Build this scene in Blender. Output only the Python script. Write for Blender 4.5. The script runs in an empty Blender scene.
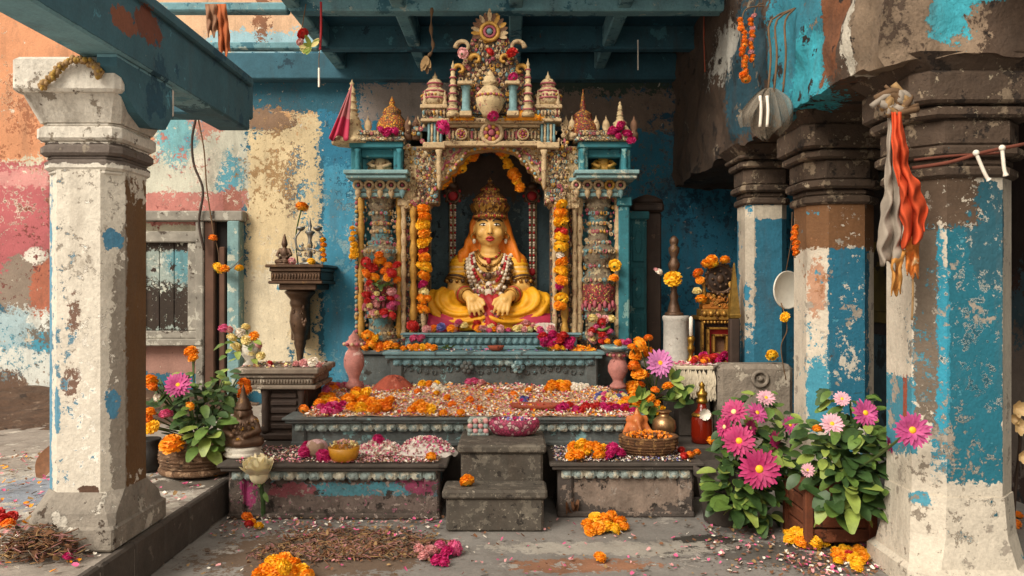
import bpy, bmesh, math, random
from mathutils import Vector, Matrix, Euler

RN = random.Random(11)
F = 800.0          # focal length in pixels of the 1024 wide frame
H = 1.35           # eye height in metres
PI = math.pi
COL = bpy.context.scene.collection


def P(px, py, d):
    return Vector(((px - 512) * d / F, d, H - (py - 288) * d / F))


def X(px, d): return (px - 512) * d / F
def Z(py, d): return H - (py - 288) * d / F


def on(px, py, z):
    """point of the horizontal plane z that shows at this place of the photograph"""
    d = (H - z) * F / (py - 288)
    return Vector(((px - 512) * d / F, d, z))


def lin(h):
    h = h.lstrip('#')
    out = []
    for i in (0, 2, 4):
        c = int(h[i:i + 2], 16) / 255
        out.append(c / 12.92 if c <= .04045 else ((c + .055) / 1.055) ** 2.4)
    return (*out, 1.0)


# ------------------------------------------------------------------ materials
class N:
    def __init__(s, name):
        s.m = bpy.data.materials.new(name)
        s.m.use_nodes = True
        s.t = s.m.node_tree
        s.t.nodes.clear()
        s.out = s.t.nodes.new('ShaderNodeOutputMaterial')
        s.b = s.t.nodes.new('ShaderNodeBsdfPrincipled')
        s.t.links.new(s.b.outputs[0], s.out.inputs[0])
        s.co = s.t.nodes.new('ShaderNodeTexCoord').outputs['Object']

    def put(s, inp, v):
        if isinstance(v, (int, float)):
            inp.default_value = v
        elif isinstance(v, (tuple, list, Vector)):
            inp.default_value = v
        else:
            s.t.links.new(v, inp)

    def math(s, op, a, b=0.0, c=0.0):
        n = s.t.nodes.new('ShaderNodeMath'); n.operation = op
        s.put(n.inputs[0], a); s.put(n.inputs[1], b); s.put(n.inputs[2], c)
        return n.outputs[0]

    def vec(s, op, a, b=(0, 0, 0)):
        n = s.t.nodes.new('ShaderNodeVectorMath'); n.operation = op
        s.put(n.inputs[0], a); s.put(n.inputs[1], b)
        return n.outputs['Value'] if op in ('LENGTH', 'DOT_PRODUCT') else n.outputs[0]

    def noise(s, scale, detail=4, rough=.6, co=None, off=0.0, stretch=None):
        n = s.t.nodes.new('ShaderNodeTexNoise')
        co = s.co if co is None else co
        if stretch is not None:
            co = s.vec('MULTIPLY', co, stretch)
        if off:
            co = s.vec('ADD', co, (off, off * .7, off * 1.3))
        s.put(n.inputs['Vector'], co)
        n.inputs['Scale'].default_value = scale
        n.inputs['Detail'].default_value = detail
        n.inputs['Roughness'].default_value = rough
        return n.outputs['Fac']

    def voro(s, scale, feature='F1', out='Distance'):
        n = s.t.nodes.new('ShaderNodeTexVoronoi'); n.feature = feature
        s.put(n.inputs['Vector'], s.co)
        n.inputs['Scale'].default_value = scale
        return n.outputs[out]

    def mix(s, f, a, b, mode='MIX'):
        n = s.t.nodes.new('ShaderNodeMix'); n.data_type = 'RGBA'; n.blend_type = mode
        s.put(n.inputs[0], f); s.put(n.inputs[6], a); s.put(n.inputs[7], b)
        return n.outputs[2]

    def ramp(s, v, lo, hi):
        n = s.t.nodes.new('ShaderNodeMapRange')
        s.put(n.inputs[0], v)
        n.inputs[1].default_value = lo; n.inputs[2].default_value = hi
        return n.outputs[0]

    def bump(s, h, strength, dist=.02):
        n = s.t.nodes.new('ShaderNodeBump')
        n.inputs['Strength'].default_value = strength
        n.inputs['Distance'].default_value = dist
        s.put(n.inputs['Height'], h)
        s.t.links.new(n.outputs[0], s.b.inputs['Normal'])

    def fin(s, col, rough=.8, metal=0.0):
        s.put(s.b.inputs['Base Color'], col)
        s.put(s.b.inputs['Roughness'], rough)
        s.put(s.b.inputs['Metallic'], metal)
        return s.m


def shade(c, k):
    return (min(1, c[0] * k), min(1, c[1] * k), min(1, c[2] * k), 1)


_MC = {}


def M(name, hx, rough=.75, metal=0.0, var=.25, scale=9, bump=.25, spots=(), sss=0.0, bscale=None, trans=0.0):
    if name in _MC: return _MC[name]
    n = N(name)
    c = lin(hx)
    f = n.noise(scale, 5, .65)
    col = n.mix(n.ramp(f, .3, .7), shade(c, 1 - var), shade(c, 1 + var))
    for i, (sh, ss, thr) in enumerate(spots):
        g = n.noise(ss, 6, .68, off=3.1 * (i + 1))
        col = n.mix(n.ramp(g, thr, thr + .03), col, lin(sh))
    if bump:
        n.bump(n.noise(bscale or scale * 4, 6, .7, off=9), bump, .01)
    if sss:
        n.b.inputs['Subsurface Weight'].default_value = sss
        n.b.inputs['Subsurface Radius'].default_value = (.01, .006, .004)
    if trans:
        n.b.inputs['Transmission Weight'].default_value = trans
    _MC[name] = n.fin(col, rough, metal)
    return _MC[name]


def ORN(name, cols, scale=70, rough=.7, bump=.8, dirt='#3a2c22', metal=0.0):
    """carved and painted ornament: small cells, each in a colour of its own, grime between them"""
    if name in _MC: return _MC[name]
    n = N(name)
    w = n.vec('ADD', n.co, n.vec('MULTIPLY', n.noise(12, 2), (.03, .03, .03)))
    v = n.t.nodes.new('ShaderNodeTexVoronoi'); v.feature = 'F1'
    n.put(v.inputs['Vector'], w); v.inputs['Scale'].default_value = scale
    r = n.t.nodes.new('ShaderNodeValToRGB'); r.color_ramp.interpolation = 'CONSTANT'
    sep = n.t.nodes.new('ShaderNodeSeparateColor'); n.put(sep.inputs[0], v.outputs['Color'])
    n.put(r.inputs[0], sep.outputs[0])
    els = r.color_ramp.elements
    k = len(cols)
    els[0].position = 0; els[0].color = lin(cols[0])
    els[1].position = 1 / k; els[1].color = lin(cols[1])
    for i in range(2, k):
        e = els.new(i / k); e.color = lin(cols[i])
    e = n.t.nodes.new('ShaderNodeTexVoronoi'); e.feature = 'DISTANCE_TO_EDGE'
    n.put(e.inputs['Vector'], w); e.inputs['Scale'].default_value = scale
    col = n.mix(n.ramp(e.outputs['Distance'], .03, .16), lin(dirt), r.outputs[0])
    g = n.noise(6, 5, .65, off=4)
    col = n.mix(n.ramp(g, .5, .75), col, lin(dirt))
    n.bump(n.math('ADD', e.outputs['Distance'], n.math('MULTIPLY', n.noise(90), .3)), bump, .012)
    _MC[name] = n.fin(col, rough, metal)
    return _MC[name]


def PAINT(name, base, blobs=(), specks=(), var=.18, rough=.85, bump=.35, nscale=3.0, grime='#4a3c30', grime_t=.72, org=(0, 0, 0)):
    """old paint in patches. blob: (colour, centre, radius, wobble, 'b' box / 'e' ellipse)"""
    n = N(name)
    n1 = n.noise(nscale, 7, .68)
    n2 = n.noise(nscale * 4.3, 6, .7, off=5)
    n3 = n.noise(24, 8, .74, off=13)
    nn = n.math('SUBTRACT', n.math('ADD', n.math('ADD', n.math('MULTIPLY', n1, .5), n.math('MULTIPLY', n2, .4)), n.math('MULTIPLY', n3, .75)), .825)
    c = lin(base)
    vr = n.ramp(n.noise(nscale * 1.7, 6, .7, off=2), .3, .7)
    col = c
    hgt = n2
    for (hx, ce, ra, amp, kind) in blobs:
        ce = tuple(a - b for a, b in zip(ce, org))
        q = n.vec('DIVIDE', n.vec('SUBTRACT', n.co, ce), ra)
        if kind == 'b':
            q = n.vec('ABSOLUTE', q)
            sp = n.t.nodes.new('ShaderNodeSeparateXYZ'); n.put(sp.inputs[0], q)
            d = n.math('MAXIMUM', n.math('MAXIMUM', sp.outputs[0], sp.outputs[1]), sp.outputs[2])
        else:
            d = n.vec('LENGTH', q)
            if amp >= 6: d = n.math('ADD', n.math('MULTIPLY', d, .9), 1.28)   # thin scatter of flakes
        d = n.math('ADD', d, n.math('MULTIPLY', nn, amp * 1.7))
        m = n.math('LESS_THAN', d, 1.0)
        col = n.mix(m, col, lin(hx))
        hgt = n.math('ADD', hgt, n.math('MULTIPLY', m, .25))
    for i, (hx, sc, thr) in enumerate(specks):
        g = n.noise(sc, 7, .7, off=7.7 * (i + 1))
        m = n.ramp(g, thr, thr + .015)
        col = n.mix(m, col, lin(hx))
        hgt = n.math('ADD', hgt, n.math('MULTIPLY', m, -.3))
    lo = n.mix(1.0, col, (1 - var, 1 - var, 1 - var, 1), 'MULTIPLY')
    hi = n.mix(1.0, col, (1 + var, 1 + var, 1 + var, 1), 'MULTIPLY')
    col = n.mix(vr, lo, hi)
    st = n.noise(5, 6, .7, off=31, stretch=(1, 1, .16))
    col = n.mix(n.math('MULTIPLY', n.ramp(st, .52, .74), .45), col, lin(grime or '#4a3c30'))
    gr = n.noise(70, 4, .75, off=17)
    col = n.mix(n.ramp(gr, .25, .75), n.mix(1.0, col, (.8, .8, .8, 1), 'MULTIPLY'), n.mix(1.0, col, (1.16, 1.16, 1.16, 1), 'MULTIPLY'))
    if grime:
        g = n.noise(nscale * .8, 8, .72, off=21, stretch=(1, 1, .45))
        col = n.mix(n.math('MULTIPLY', n.ramp(g, grime_t - .12, grime_t + .05), .75), col, lin(grime))
    n.bump(hgt, bump, .02)
    return n.fin(col, rough)


# ------------------------------------------------------------------ mesh building
class MB:
    def __init__(s):
        s.v = []; s.f = []; s.m = []; s.sm = []

    def add(s, vs, fs, mi=0, smooth=True, mat=None):
        o = len(s.v)
        if mat is not None:
            vs = [mat @ Vector(v) for v in vs]
        s.v.extend([tuple(v) for v in vs])
        for f in fs:
            s.f.append(tuple(i + o for i in f)); s.m.append(mi); s.sm.append(smooth)
        return s

    def box(s, lo, hi, mi=0, ch=0.0, rot=None):
        lo = Vector(lo); hi = Vector(hi)
        c = (lo + hi) / 2; h = (hi - lo) / 2
        ch = min(ch, h.x * .49, h.y * .49, h.z * .49)
        if ch <= 0:
            vs = [(x * h.x, y * h.y, z * h.z) for x in (-1, 1) for y in (-1, 1) for z in (-1, 1)]
            fs = [(0, 1, 3, 2), (4, 6, 7, 5), (0, 4, 5, 1), (2, 3, 7, 6), (0, 2, 6, 4), (1, 5, 7, 3)]
        else:
            vs = []; idx = {}
            for x in (-1, 1):
                for y in (-1, 1):
                    for z in (-1, 1):
                        for a in range(3):
                            q = [x * (h.x - ch), y * (h.y - ch), z * (h.z - ch)]
                            q[a] += (x, y, z)[a] * ch
                            idx[(x, y, z, a)] = len(vs); vs.append(q)
            I = lambda x, y, z, a: idx[(x, y, z, a)]
            fs = []
            for sg in (-1, 1):
                fs.append([I(sg, -1, -1, 0), I(sg, 1, -1, 0), I(sg, 1, 1, 0), I(sg, -1, 1, 0)])
                fs.append([I(-1, sg, -1, 1), I(1, sg, -1, 1), I(1, sg, 1, 1), I(-1, sg, 1, 1)])
                fs.append([I(-1, -1, sg, 2), I(1, -1, sg, 2), I(1, 1, sg, 2), I(-1, 1, sg, 2)])
            for a in (-1, 1):
                for b in (-1, 1):
                    fs.append([I(a, b, -1, 0), I(a, b, 1, 0), I(a, b, 1, 1), I(a, b, -1, 1)])
                    fs.append([I(a, -1, b, 0), I(a, 1, b, 0), I(a, 1, b, 2), I(a, -1, b, 2)])
                    fs.append([I(-1, a, b, 1), I(1, a, b, 1), I(1, a, b, 2), I(-1, a, b, 2)])
            for x in (-1, 1):
                for y in (-1, 1):
                    for z in (-1, 1):
                        fs.append([I(x, y, z, 0), I(x, y, z, 1), I(x, y, z, 2)])
        # orient outward
        out = []
        for f in fs:
            a, b, d = Vector(vs[f[0]]), Vector(vs[f[1]]), Vector(vs[f[2]])
            nn = (b - a).cross(d - a)
            m = sum((Vector(vs[i]) for i in f), Vector()) / len(f)
            out.append(tuple(f) if nn.dot(m) >= 0 else tuple(reversed(f)))
        mt = Matrix.Translation(c)
        if rot is not None:
            mt = mt @ (Euler(rot).to_matrix().to_4x4() if not isinstance(rot, Matrix) else rot)
        return s.add(vs, out, mi, False, mt)

    def lathe(s, prof, c=(0, 0, 0), seg=16, mi=0, mat=None, sx=1.0, sy=1.0, lobes=0, lobe=0.0, phase=0.0, smooth=True, sq=False):
        vs = []; fs = []
        n = len(prof)
        for (r, z) in prof:
            for k in range(seg):
                a = 2 * PI * k / seg + phase
                rr = r
                if lobes: rr = r * (1 + lobe * math.cos(lobes * a))
                if sq: rr = r / max(abs(math.cos(a)), abs(math.sin(a)))
                vs.append((rr * math.cos(a) * sx, rr * math.sin(a) * sy, z))
        for i in range(n - 1):
            for k in range(seg):
                k2 = (k + 1) % seg
                fs.append((i * seg + k, i * seg + k2, (i + 1) * seg + k2, (i + 1) * seg + k))
        if prof[0][0] > 1e-5: fs.append(tuple(reversed(range(seg))))
        if prof[-1][0] > 1e-5: fs.append(tuple(range((n - 1) * seg, n * seg)))
        mt = Matrix.Translation(Vector(c))
        if mat is not None: mt = mt @ mat
        return s.add(vs, fs, mi, smooth, mt)

    def ell(s, c, r, mi=0, seg=12, rings=8, rot=None):
        if isinstance(r, (int, float)): r = (r, r, r)
        vs = [(0, 0, -r[2])]; fs = []
        for i in range(1, rings):
            t = PI * i / rings
            for k in range(seg):
                a = 2 * PI * k / seg
                vs.append((r[0] * math.sin(t) * math.cos(a), r[1] * math.sin(t) * math.sin(a), -r[2] * math.cos(t)))
        vs.append((0, 0, r[2]))
        for k in range(seg):
            k2 = (k + 1) % seg
            fs.append((0, 1 + k2, 1 + k))
            for i in range(rings - 2):
                a = 1 + i * seg
                fs.append((a + k, a + k2, a + seg + k2, a + seg + k))
            a = 1 + (rings - 2) * seg
            fs.append((a + k, a + k2, len(vs) - 1))
        mt = Matrix.Translation(Vector(c))
        if rot is not None: mt = mt @ (rot if isinstance(rot, Matrix) else Euler(rot).to_matrix().to_4x4())
        return s.add(vs, fs, mi, True, mt)

    def tube(s, pts, r, seg=8, mi=0, closed=False, flat=1.0):
        pts = [Vector(p) for p in pts]
        n = len(pts)
        rs = r if isinstance(r, (list, tuple)) else [r] * n
        vs = []; fs = []
        up = Vector((0, 0, 1))
        prev = None
        for i, p in enumerate(pts):
            if closed: t = pts[(i + 1) % n] - pts[i - 1]
            else: t = pts[min(i + 1, n - 1)] - pts[max(i - 1, 0)]
            if t.length < 1e-9: t = Vector((0, 0, 1))
            t.normalize()
            if prev is None:
                a = t.cross(up)
                if a.length < .05: a = t.cross(Vector((1, 0, 0)))
            else:
                a = prev - t * prev.dot(t)
                if a.length < 1e-4: a = t.cross(up)
            a.normalize(); prev = a
            b = t.cross(a)
            for k in range(seg):
                w = 2 * PI * k / seg
                vs.append(p + a * (rs[i] * math.cos(w)) + b * (rs[i] * flat * math.sin(w)))
        m = n if closed else n - 1
        for i in range(m):
            j = (i + 1) % n
            for k in range(seg):
                k2 = (k + 1) % seg
                fs.append((i * seg + k, i * seg + k2, j * seg + k2, j * seg + k))
        if not closed:
            fs.append(tuple(reversed(range(seg)))); fs.append(tuple(range((n - 1) * seg, n * seg)))
        return s.add(vs, fs, mi, True)

    def prism(s, poly, y0, y1, mi=0, smooth=False):
        """poly of (x, z) points, counter-clockwise seen from -y; simple convex-ish polygon"""
        n = len(poly)
        vs = [(x, y0, z) for x, z in poly] + [(x, y1, z) for x, z in poly]
        fs = [tuple(range(n)), tuple(reversed(range(n, 2 * n)))]
        for i in range(n):
            j = (i + 1) % n
            fs.append((j, i, i + n, j + n))
        return s.add(vs, fs, mi, smooth)

    def strip(s, A, B, y0, y1, mi=0):
        """solid plate between two polylines of (x, z) points"""
        n = len(A)
        vs = [(x, y0, z) for x, z in A] + [(x, y0, z) for x, z in B] + [(x, y1, z) for x, z in A] + [(x, y1, z) for x, z in B]
        fs = []
        for i in range(n - 1):
            fs.append((i, i + 1, n + i + 1, n + i))
            fs.append((2 * n + i + 1, 2 * n + i, 3 * n + i, 3 * n + i + 1))
            fs.append((i + 1, i, 2 * n + i, 2 * n + i + 1))
            fs.append((n + i, n + i + 1, 3 * n + i + 1, 3 * n + i))
        fs.append((0, n, 3 * n, 2 * n)); fs.append((2 * n - 1, n - 1, 3 * n - 1, 4 * n - 1))
        return s.add(vs, fs, mi, False)

    def torus(s, c, R, r, mi=0, seg=24, s2=8, rot=None, sx=1.0, sy=1.0):
        mt = Matrix.Translation(Vector(c))
        if rot is not None: mt = mt @ Euler(rot).to_matrix().to_4x4()
        pts = [mt @ Vector((R * sx * math.cos(2 * PI * k / seg), R * sy * math.sin(2 * PI * k / seg), 0)) for k in range(seg)]
        return s.tube(pts, r, s2, mi, True)

    def petal(s, base, dirn, up, L, W, mi=0, curl=.2, nseg=3, notch=False, cup=.15):
        """a pointed or rounded petal / leaf as a small curved sheet"""
        d = Vector(dirn).normalized(); u = Vector(up)
        u = (u - d * u.dot(d))
        if u.length < 1e-4: u = Vector((0, .3, 1)) - d * d.z
        u.normalize()
        w = d.cross(u)
        vs = []; fs = []
        for i in range(nseg + 1):
            t = i / nseg
            wid = W * (math.sin(PI * (t * .78 + .12)) if not notch else (.35 + .65 * math.sin(PI * (.12 + t * .6))))
            c = Vector(base) + d * (L * t) + u * (curl * L * t * t)
            vs += [c - w * wid * .5 + u * (cup * wid), c, c + w * wid * .5 + u * (cup * wid)]
        for i in range(nseg):
            a = i * 3
            fs += [(a, a + 1, a + 4, a + 3), (a + 1, a + 2, a + 5, a + 4)]
        return s.add(vs, fs, mi, True)

    def grid(s, fn, nu, nv, mi=0, smooth=True):
        vs = [fn(i / nu, j / nv) for j in range(nv + 1) for i in range(nu + 1)]
        fs = [(j * (nu + 1) + i, j * (nu + 1) + i + 1, (j + 1) * (nu + 1) + i + 1, (j + 1) * (nu + 1) + i) for j in range(nv) for i in range(nu)]
        return s.add(vs, fs, mi, smooth)

    def build(s, name, mats, parent=None, loc=None, bevel=0.0, thick=0.0):
        if not isinstance(mats, (list, tuple)): mats = [mats]
        off = Vector(loc) if loc is not None else Vector((0, 0, 0))
        if parent is not None: off = Vector(parent['_o'])
        me = bpy.data.meshes.new(name)
        me.from_pydata([(a - off.x, b - off.y, c - off.z) for a, b, c in s.v], [], s.f)
        for m in mats: me.materials.append(m)
        me.polygons.foreach_set('material_index', s.m)
        me.polygons.foreach_set('use_smooth', s.sm)
        me.update()
        o = bpy.data.objects.new(name, me)
        COL.objects.link(o)
        if parent is not None:
            o.parent = parent; o['_o'] = tuple(off)
        else:
            o.location = off; o['_o'] = tuple(off)
        if thick:
            md = o.modifiers.new('Solidify', 'SOLIDIFY'); md.thickness = thick; md.offset = 0
        if bevel:
            md = o.modifiers.new('Bevel', 'BEVEL'); md.width = bevel; md.segments = 2
            md.limit_method = 'ANGLE'
        return o


def tag(o, label=None, cat=None, group=None, kind=None):
    if label: o['label'] = label
    if cat: o['category'] = cat
    if group: o['group'] = group
    if kind: o['kind'] = kind
    return o


def thing(name, loc, label, cat, group=None, kind=None):
    o = bpy.data.objects.new(name, None)
    COL.objects.link(o)
    o.location = loc; o['_o'] = tuple(loc); o.empty_display_size = .05
    return tag(o, label, cat, group, kind)


def dup(o, loc, rot=None, sc=None, label=None, group=None, parent=None):
    c = o.copy(); COL.objects.link(c)
    c.location = loc
    if rot is not None: c.rotation_euler = rot
    if sc is not None: c.scale = (sc,) * 3 if isinstance(sc, (int, float)) else sc
    if label: c['label'] = label
    if group: c['group'] = group
    if parent is not None: c.parent = parent
    for ch in list(o.children):
        d = ch.copy(); COL.objects.link(d); d.parent = c
        for g in list(ch.children):
            e = g.copy(); COL.objects.link(e); e.parent = d
    return c


def remeshed(mb, name, mats, parent=None, loc=None, voxel=.01, smooth=4, matfn=None, disp=None):
    """closed shapes fused into one continuous skin"""
    o = mb.build(name, mats, parent, loc)
    md = o.modifiers.new('r', 'REMESH'); md.mode = 'VOXEL'; md.voxel_size = voxel
    if smooth:
        sm = o.modifiers.new('s', 'SMOOTH'); sm.factor = .5; sm.iterations = smooth
    dg = bpy.context.evaluated_depsgraph_get(); dg.update()
    me = bpy.data.meshes.new_from_object(o.evaluated_get(dg))
    o.modifiers.clear()
    old = o.data; o.data = me; bpy.data.meshes.remove(old)
    me.name = name
    if not me.materials:
        for m in (mats if isinstance(mats, (list, tuple)) else [mats]): me.materials.append(m)
    off = Vector(o['_o'])
    if disp:
        me.update()
        for v in me.vertices: v.co = Vector(disp(v.co + off, v.normal)) - off
    for p in me.polygons:
        p.use_smooth = True
        if matfn: p.material_index = matfn(p.center + off, p.normal)
    me.update()
    return o


def cap(mb, a, b, r0, r1=None, n=5, flat=(1, 1, 1)):
    """tapered capsule as a chain of closed lumps for remeshing"""
    a = Vector(a); b = Vector(b); r1 = r0 if r1 is None else r1
    L = (b - a).length
    n = max(2, int(L / (min(r0, r1) * .55)) + 1)
    for i in range(n):
        t = i / (n - 1)
        r = r0 + (r1 - r0) * t
        mb.ell(a.lerp(b, t), (r * flat[0], r * flat[1], r * flat[2]), seg=12, rings=8)
    return mb


def bez(pts, n=24):
    """smooth curve through the points"""
    pts = [Vector(p) for p in pts]
    out = []
    m = len(pts) - 1
    for i in range(n + 1):
        u = i / n * m
        k = min(int(u), m - 1); t = u - k
        p0 = pts[max(k - 1, 0)]; p1 = pts[k]; p2 = pts[k + 1]; p3 = pts[min(k + 2, m)]
        out.append(.5 * ((2 * p1) + (p2 - p0) * t + (2 * p0 - 5 * p1 + 4 * p2 - p3) * t * t + (3 * p1 - p0 - 3 * p2 + p3) * t ** 3))
    return out


def hsh(x, y=0.0, z=0.0):
    v = math.sin(x * 127.1 + y * 311.7 + z * 74.7) * 43758.5453
    return v - math.floor(v)
# ================================================================== materials used all over
m_stone = PAINT('grey stone', '#6f6860', [], [('#8b8378', 5, .60), ('#3d362f', 7, .64), ('#a79c8c', 14, .68)], var=.3, nscale=2.6)
m_dark_stone = PAINT('dark stone', '#4c443d', [], [('#6d655b', 9, .62), ('#2b2520', 6, .64)], var=.3, nscale=4)
m_step = PAINT('step stone', '#524b42', [], [('#6f675b', 12, .54), ('#2e2924', 14, .60), ('#948a7a', 34, .62)], var=.3, nscale=5)
m_altar = PAINT('altar stone', '#5d6260', [], [('#7fa3a3', 5, .60), ('#3a3630', 8, .62), ('#98948a', 18, .66)], var=.3, nscale=5)
m_altar_blue = PAINT('altar blue', '#6c8d92', [], [('#a9bcb8', 9, .60), ('#4a5658', 7, .60), ('#5a4a3c', 16, .66)], var=.25, nscale=5)
m_shell = PAINT('shell', '#97a49e', [], [('#c9c3ae', 14, .54), ('#56676a', 10, .60), ('#6a5b4a', 22, .62)], var=.25, nscale=8)
m_teal = PAINT('teal paint', '#2f7079', [], [('#7aa09a', 6, .60), ('#2a4a52', 4, .62), ('#7d6c58', 14, .68)], var=.2, nscale=4)
m_pale_teal = PAINT('pale teal', '#7c9c9c', [], [('#c3c6b4', 8, .58), ('#4a7580', 5, .60)], var=.2, nscale=5)
m_beam = PAINT('ceiling beam paint', '#345f6e', [], [('#4e8592', 3.5, .62), ('#7e4a34', 2.6, .72), ('#1e3e4c', 3, .60), ('#8fa09c', 16, .72)], var=.25, nscale=2.2)
m_beam_light = PAINT('pale beam paint', '#6a949c', [], [('#3c6a78', 4, .54), ('#98a8a2', 9, .62), ('#5a3e30', 6, .68)], var=.25, nscale=3)
m_panel = PAINT('ceiling panel', '#1f4e60', [], [('#2f6a7e', 2, .58), ('#5e4436', 3, .68)], var=.25, nscale=1.5)
m_wood = M('dark wood', '#3a2a20', .7, var=.35, scale=6, bump=.5, spots=[('#5c4636', 7, .62)])
m_wood_grey = M('grey wood', '#8b857a', .85, var=.3, scale=6, bump=.5, spots=[('#b5b0a2', 9, .55), ('#4a3f36', 6, .60), ('#7fa0a0', 5, .64)])
m_leaf = M('leaf', '#5a7432', .5, var=.45, scale=14, bump=.15, sss=.12)
m_leaf2 = M('dark leaf', '#364f26', .5, var=.45, scale=14, bump=.15, sss=.1)
m_leaf3 = M('pale leaf', '#8a9a48', .5, var=.3, scale=14, bump=.15, sss=.12)
m_stem = M('stem', '#4a5a2c', .6, var=.3)
m_orange = M('marigold orange', '#f79a14', .6, var=.16, scale=30, bump=.1, sss=.1)
m_yellow = M('marigold yellow', '#fbbc1e', .6, var=.14, scale=30, bump=.1, sss=.1)
m_deep = M('deep orange', '#f2851a', .6, var=.2, scale=30, bump=.1, sss=.1)
m_magenta = M('magenta petal', '#c01c66', .6, var=.25, scale=30, bump=.1, sss=.1)
m_pink = M('pink petal', '#d8608c', .6, var=.2, scale=30, bump=.1, sss=.1)
m_rose = M('rose petal', '#d99a98', .6, var=.2, scale=30, bump=.1, sss=.1)
m_red = M('red petal', '#c22a24', .6, var=.25, scale=30, bump=.1, sss=.1)
m_white = M('white petal', '#eee4d4', .6, var=.1, scale=30, bump=.1, sss=.1)
m_cream = M('cream petal', '#e8d490', .6, var=.12, scale=30, bump=.1, sss=.1)
m_violet = M('violet petal', '#6a6aa8', .6, var=.2, scale=30, bump=.1)
m_brownp = M('withered petal', '#7a5236', .8, var=.35, scale=30, bump=.1)
m_straw = M('straw', '#9a7a50', .85, var=.35, scale=30, bump=.1)
m_brass = M('brass', '#a07832', .36, .85, var=.35, scale=14, bump=.3, spots=[('#5a4020', 9, .60)])
m_bronze = M('bronze', '#5a4230', .45, .45, var=.4, scale=14, bump=.4, spots=[('#7a5a34', 12, .62)])
m_gold = M('gold', '#a87c38', .42, .6, var=.3, scale=24, bump=.4, spots=[('#5c3a1c', 20, .56)])
m_terra = M('terracotta', '#9c4c34', .85, var=.3, scale=8, bump=.3, spots=[('#6a3424', 8, .6)])
m_whitewash = PAINT('whitewash', '#d4ccbc', [], [('#a89c88', 6, .60), ('#6c5c4a', 12, .68)], var=.12, nscale=5)
m_black = M('black iron', '#1c1916', .6, var=.3)
m_rope = M('rope', '#6b5138', .9, var=.3)


# ================================================================== floor, platform, walls
def rough_grid(mb, x0, x1, y0, y1, z, nu, nv, amp, seed=0.0):
    from mathutils import noise
    return mb.grid(lambda u, v: (x0 + (x1 - x0) * u, y0 + (y1 - y0) * v,
                                 z + amp * noise.noise(Vector((x0 + (x1 - x0) * u, y0 + (y1 - y0) * v, seed)) * 2.2)), nu, nv)


m_floor = PAINT('courtyard stone', '#85807a', [
    ('#3a3630', (1.04, 4.27, 0), (.17, .10, 9), .9, 'e'),
    ('#6b5848', (-1.0, 4.05, 0), (.62, .36, 9), 1.6, 'e'),
    ('#93694f', (.3, 3.9, 0), (.35, .10, 9), 2.0, 'e'),
    ('#a59e93', (.6, 4.15, 0), (.9, .10, 9), 2.4, 'e'),
    ('#5f5a54', (1.5, 4.05, 0), (.5, .22, 9), 2.0, 'e'),
], [('#a8a198', 3.2, .59), ('#57524b', 2.6, .61), ('#b5afa5', 16, .66), ('#4c443c', 22, .69)], var=.25, nscale=1.6, bump=.5)
mb = MB(); rough_grid(mb, -1.75, 7, -3, 8.1, 0.0, 90, 90, .008)
o = mb.build('floor', m_floor); tag(o, 'worn grey stone courtyard floor with a dark damp patch', 'floor', kind='structure')

m_plat = PAINT('platform stone', '#9b9186', [
    ('#b9b3a8', (-2.6, 4.6, .2), (.7, .7, 3), 2.2, 'e'),
    ('#6a6258', (-2.0, 4.75, .2), (.35, .16, 3), 2.0, 'e'),
    ('#8f96a0', (-2.9, 4.5, .2), (.5, .35, 3), 2.4, 'e'),
], [('#c4bcae', 4, .58), ('#5f554a', 5, .62), ('#c79a94', 18, .68), ('#4a4038', 14, .70)], var=.25, nscale=2.2, bump=.5)
mb = MB()
mb.box((-7, 1.2, -.02), (-1.70, 8.1, .185), 0, .012)
rough_grid(mb, -7, -1.715, 1.25, 8.05, .195, 80, 90, .012, 4)
o = mb.build('platform', [m_plat]); tag(o, 'raised stone platform on the left with a dark kerb edge', 'platform', kind='structure')
mb = MB()
pts = []
for i in range(14):
    y = 1.2 + i * .30
    mb.box((-1.735, y + .004, 0), (-1.69 - .006 * hsh(i), y + .296, .205 + .006 * hsh(i, 3)), 0, .01)
o = mb.build('kerb', m_dark_stone); tag(o, 'dark stone kerb along the edge of the left platform', 'kerb', kind='structure')

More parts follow.
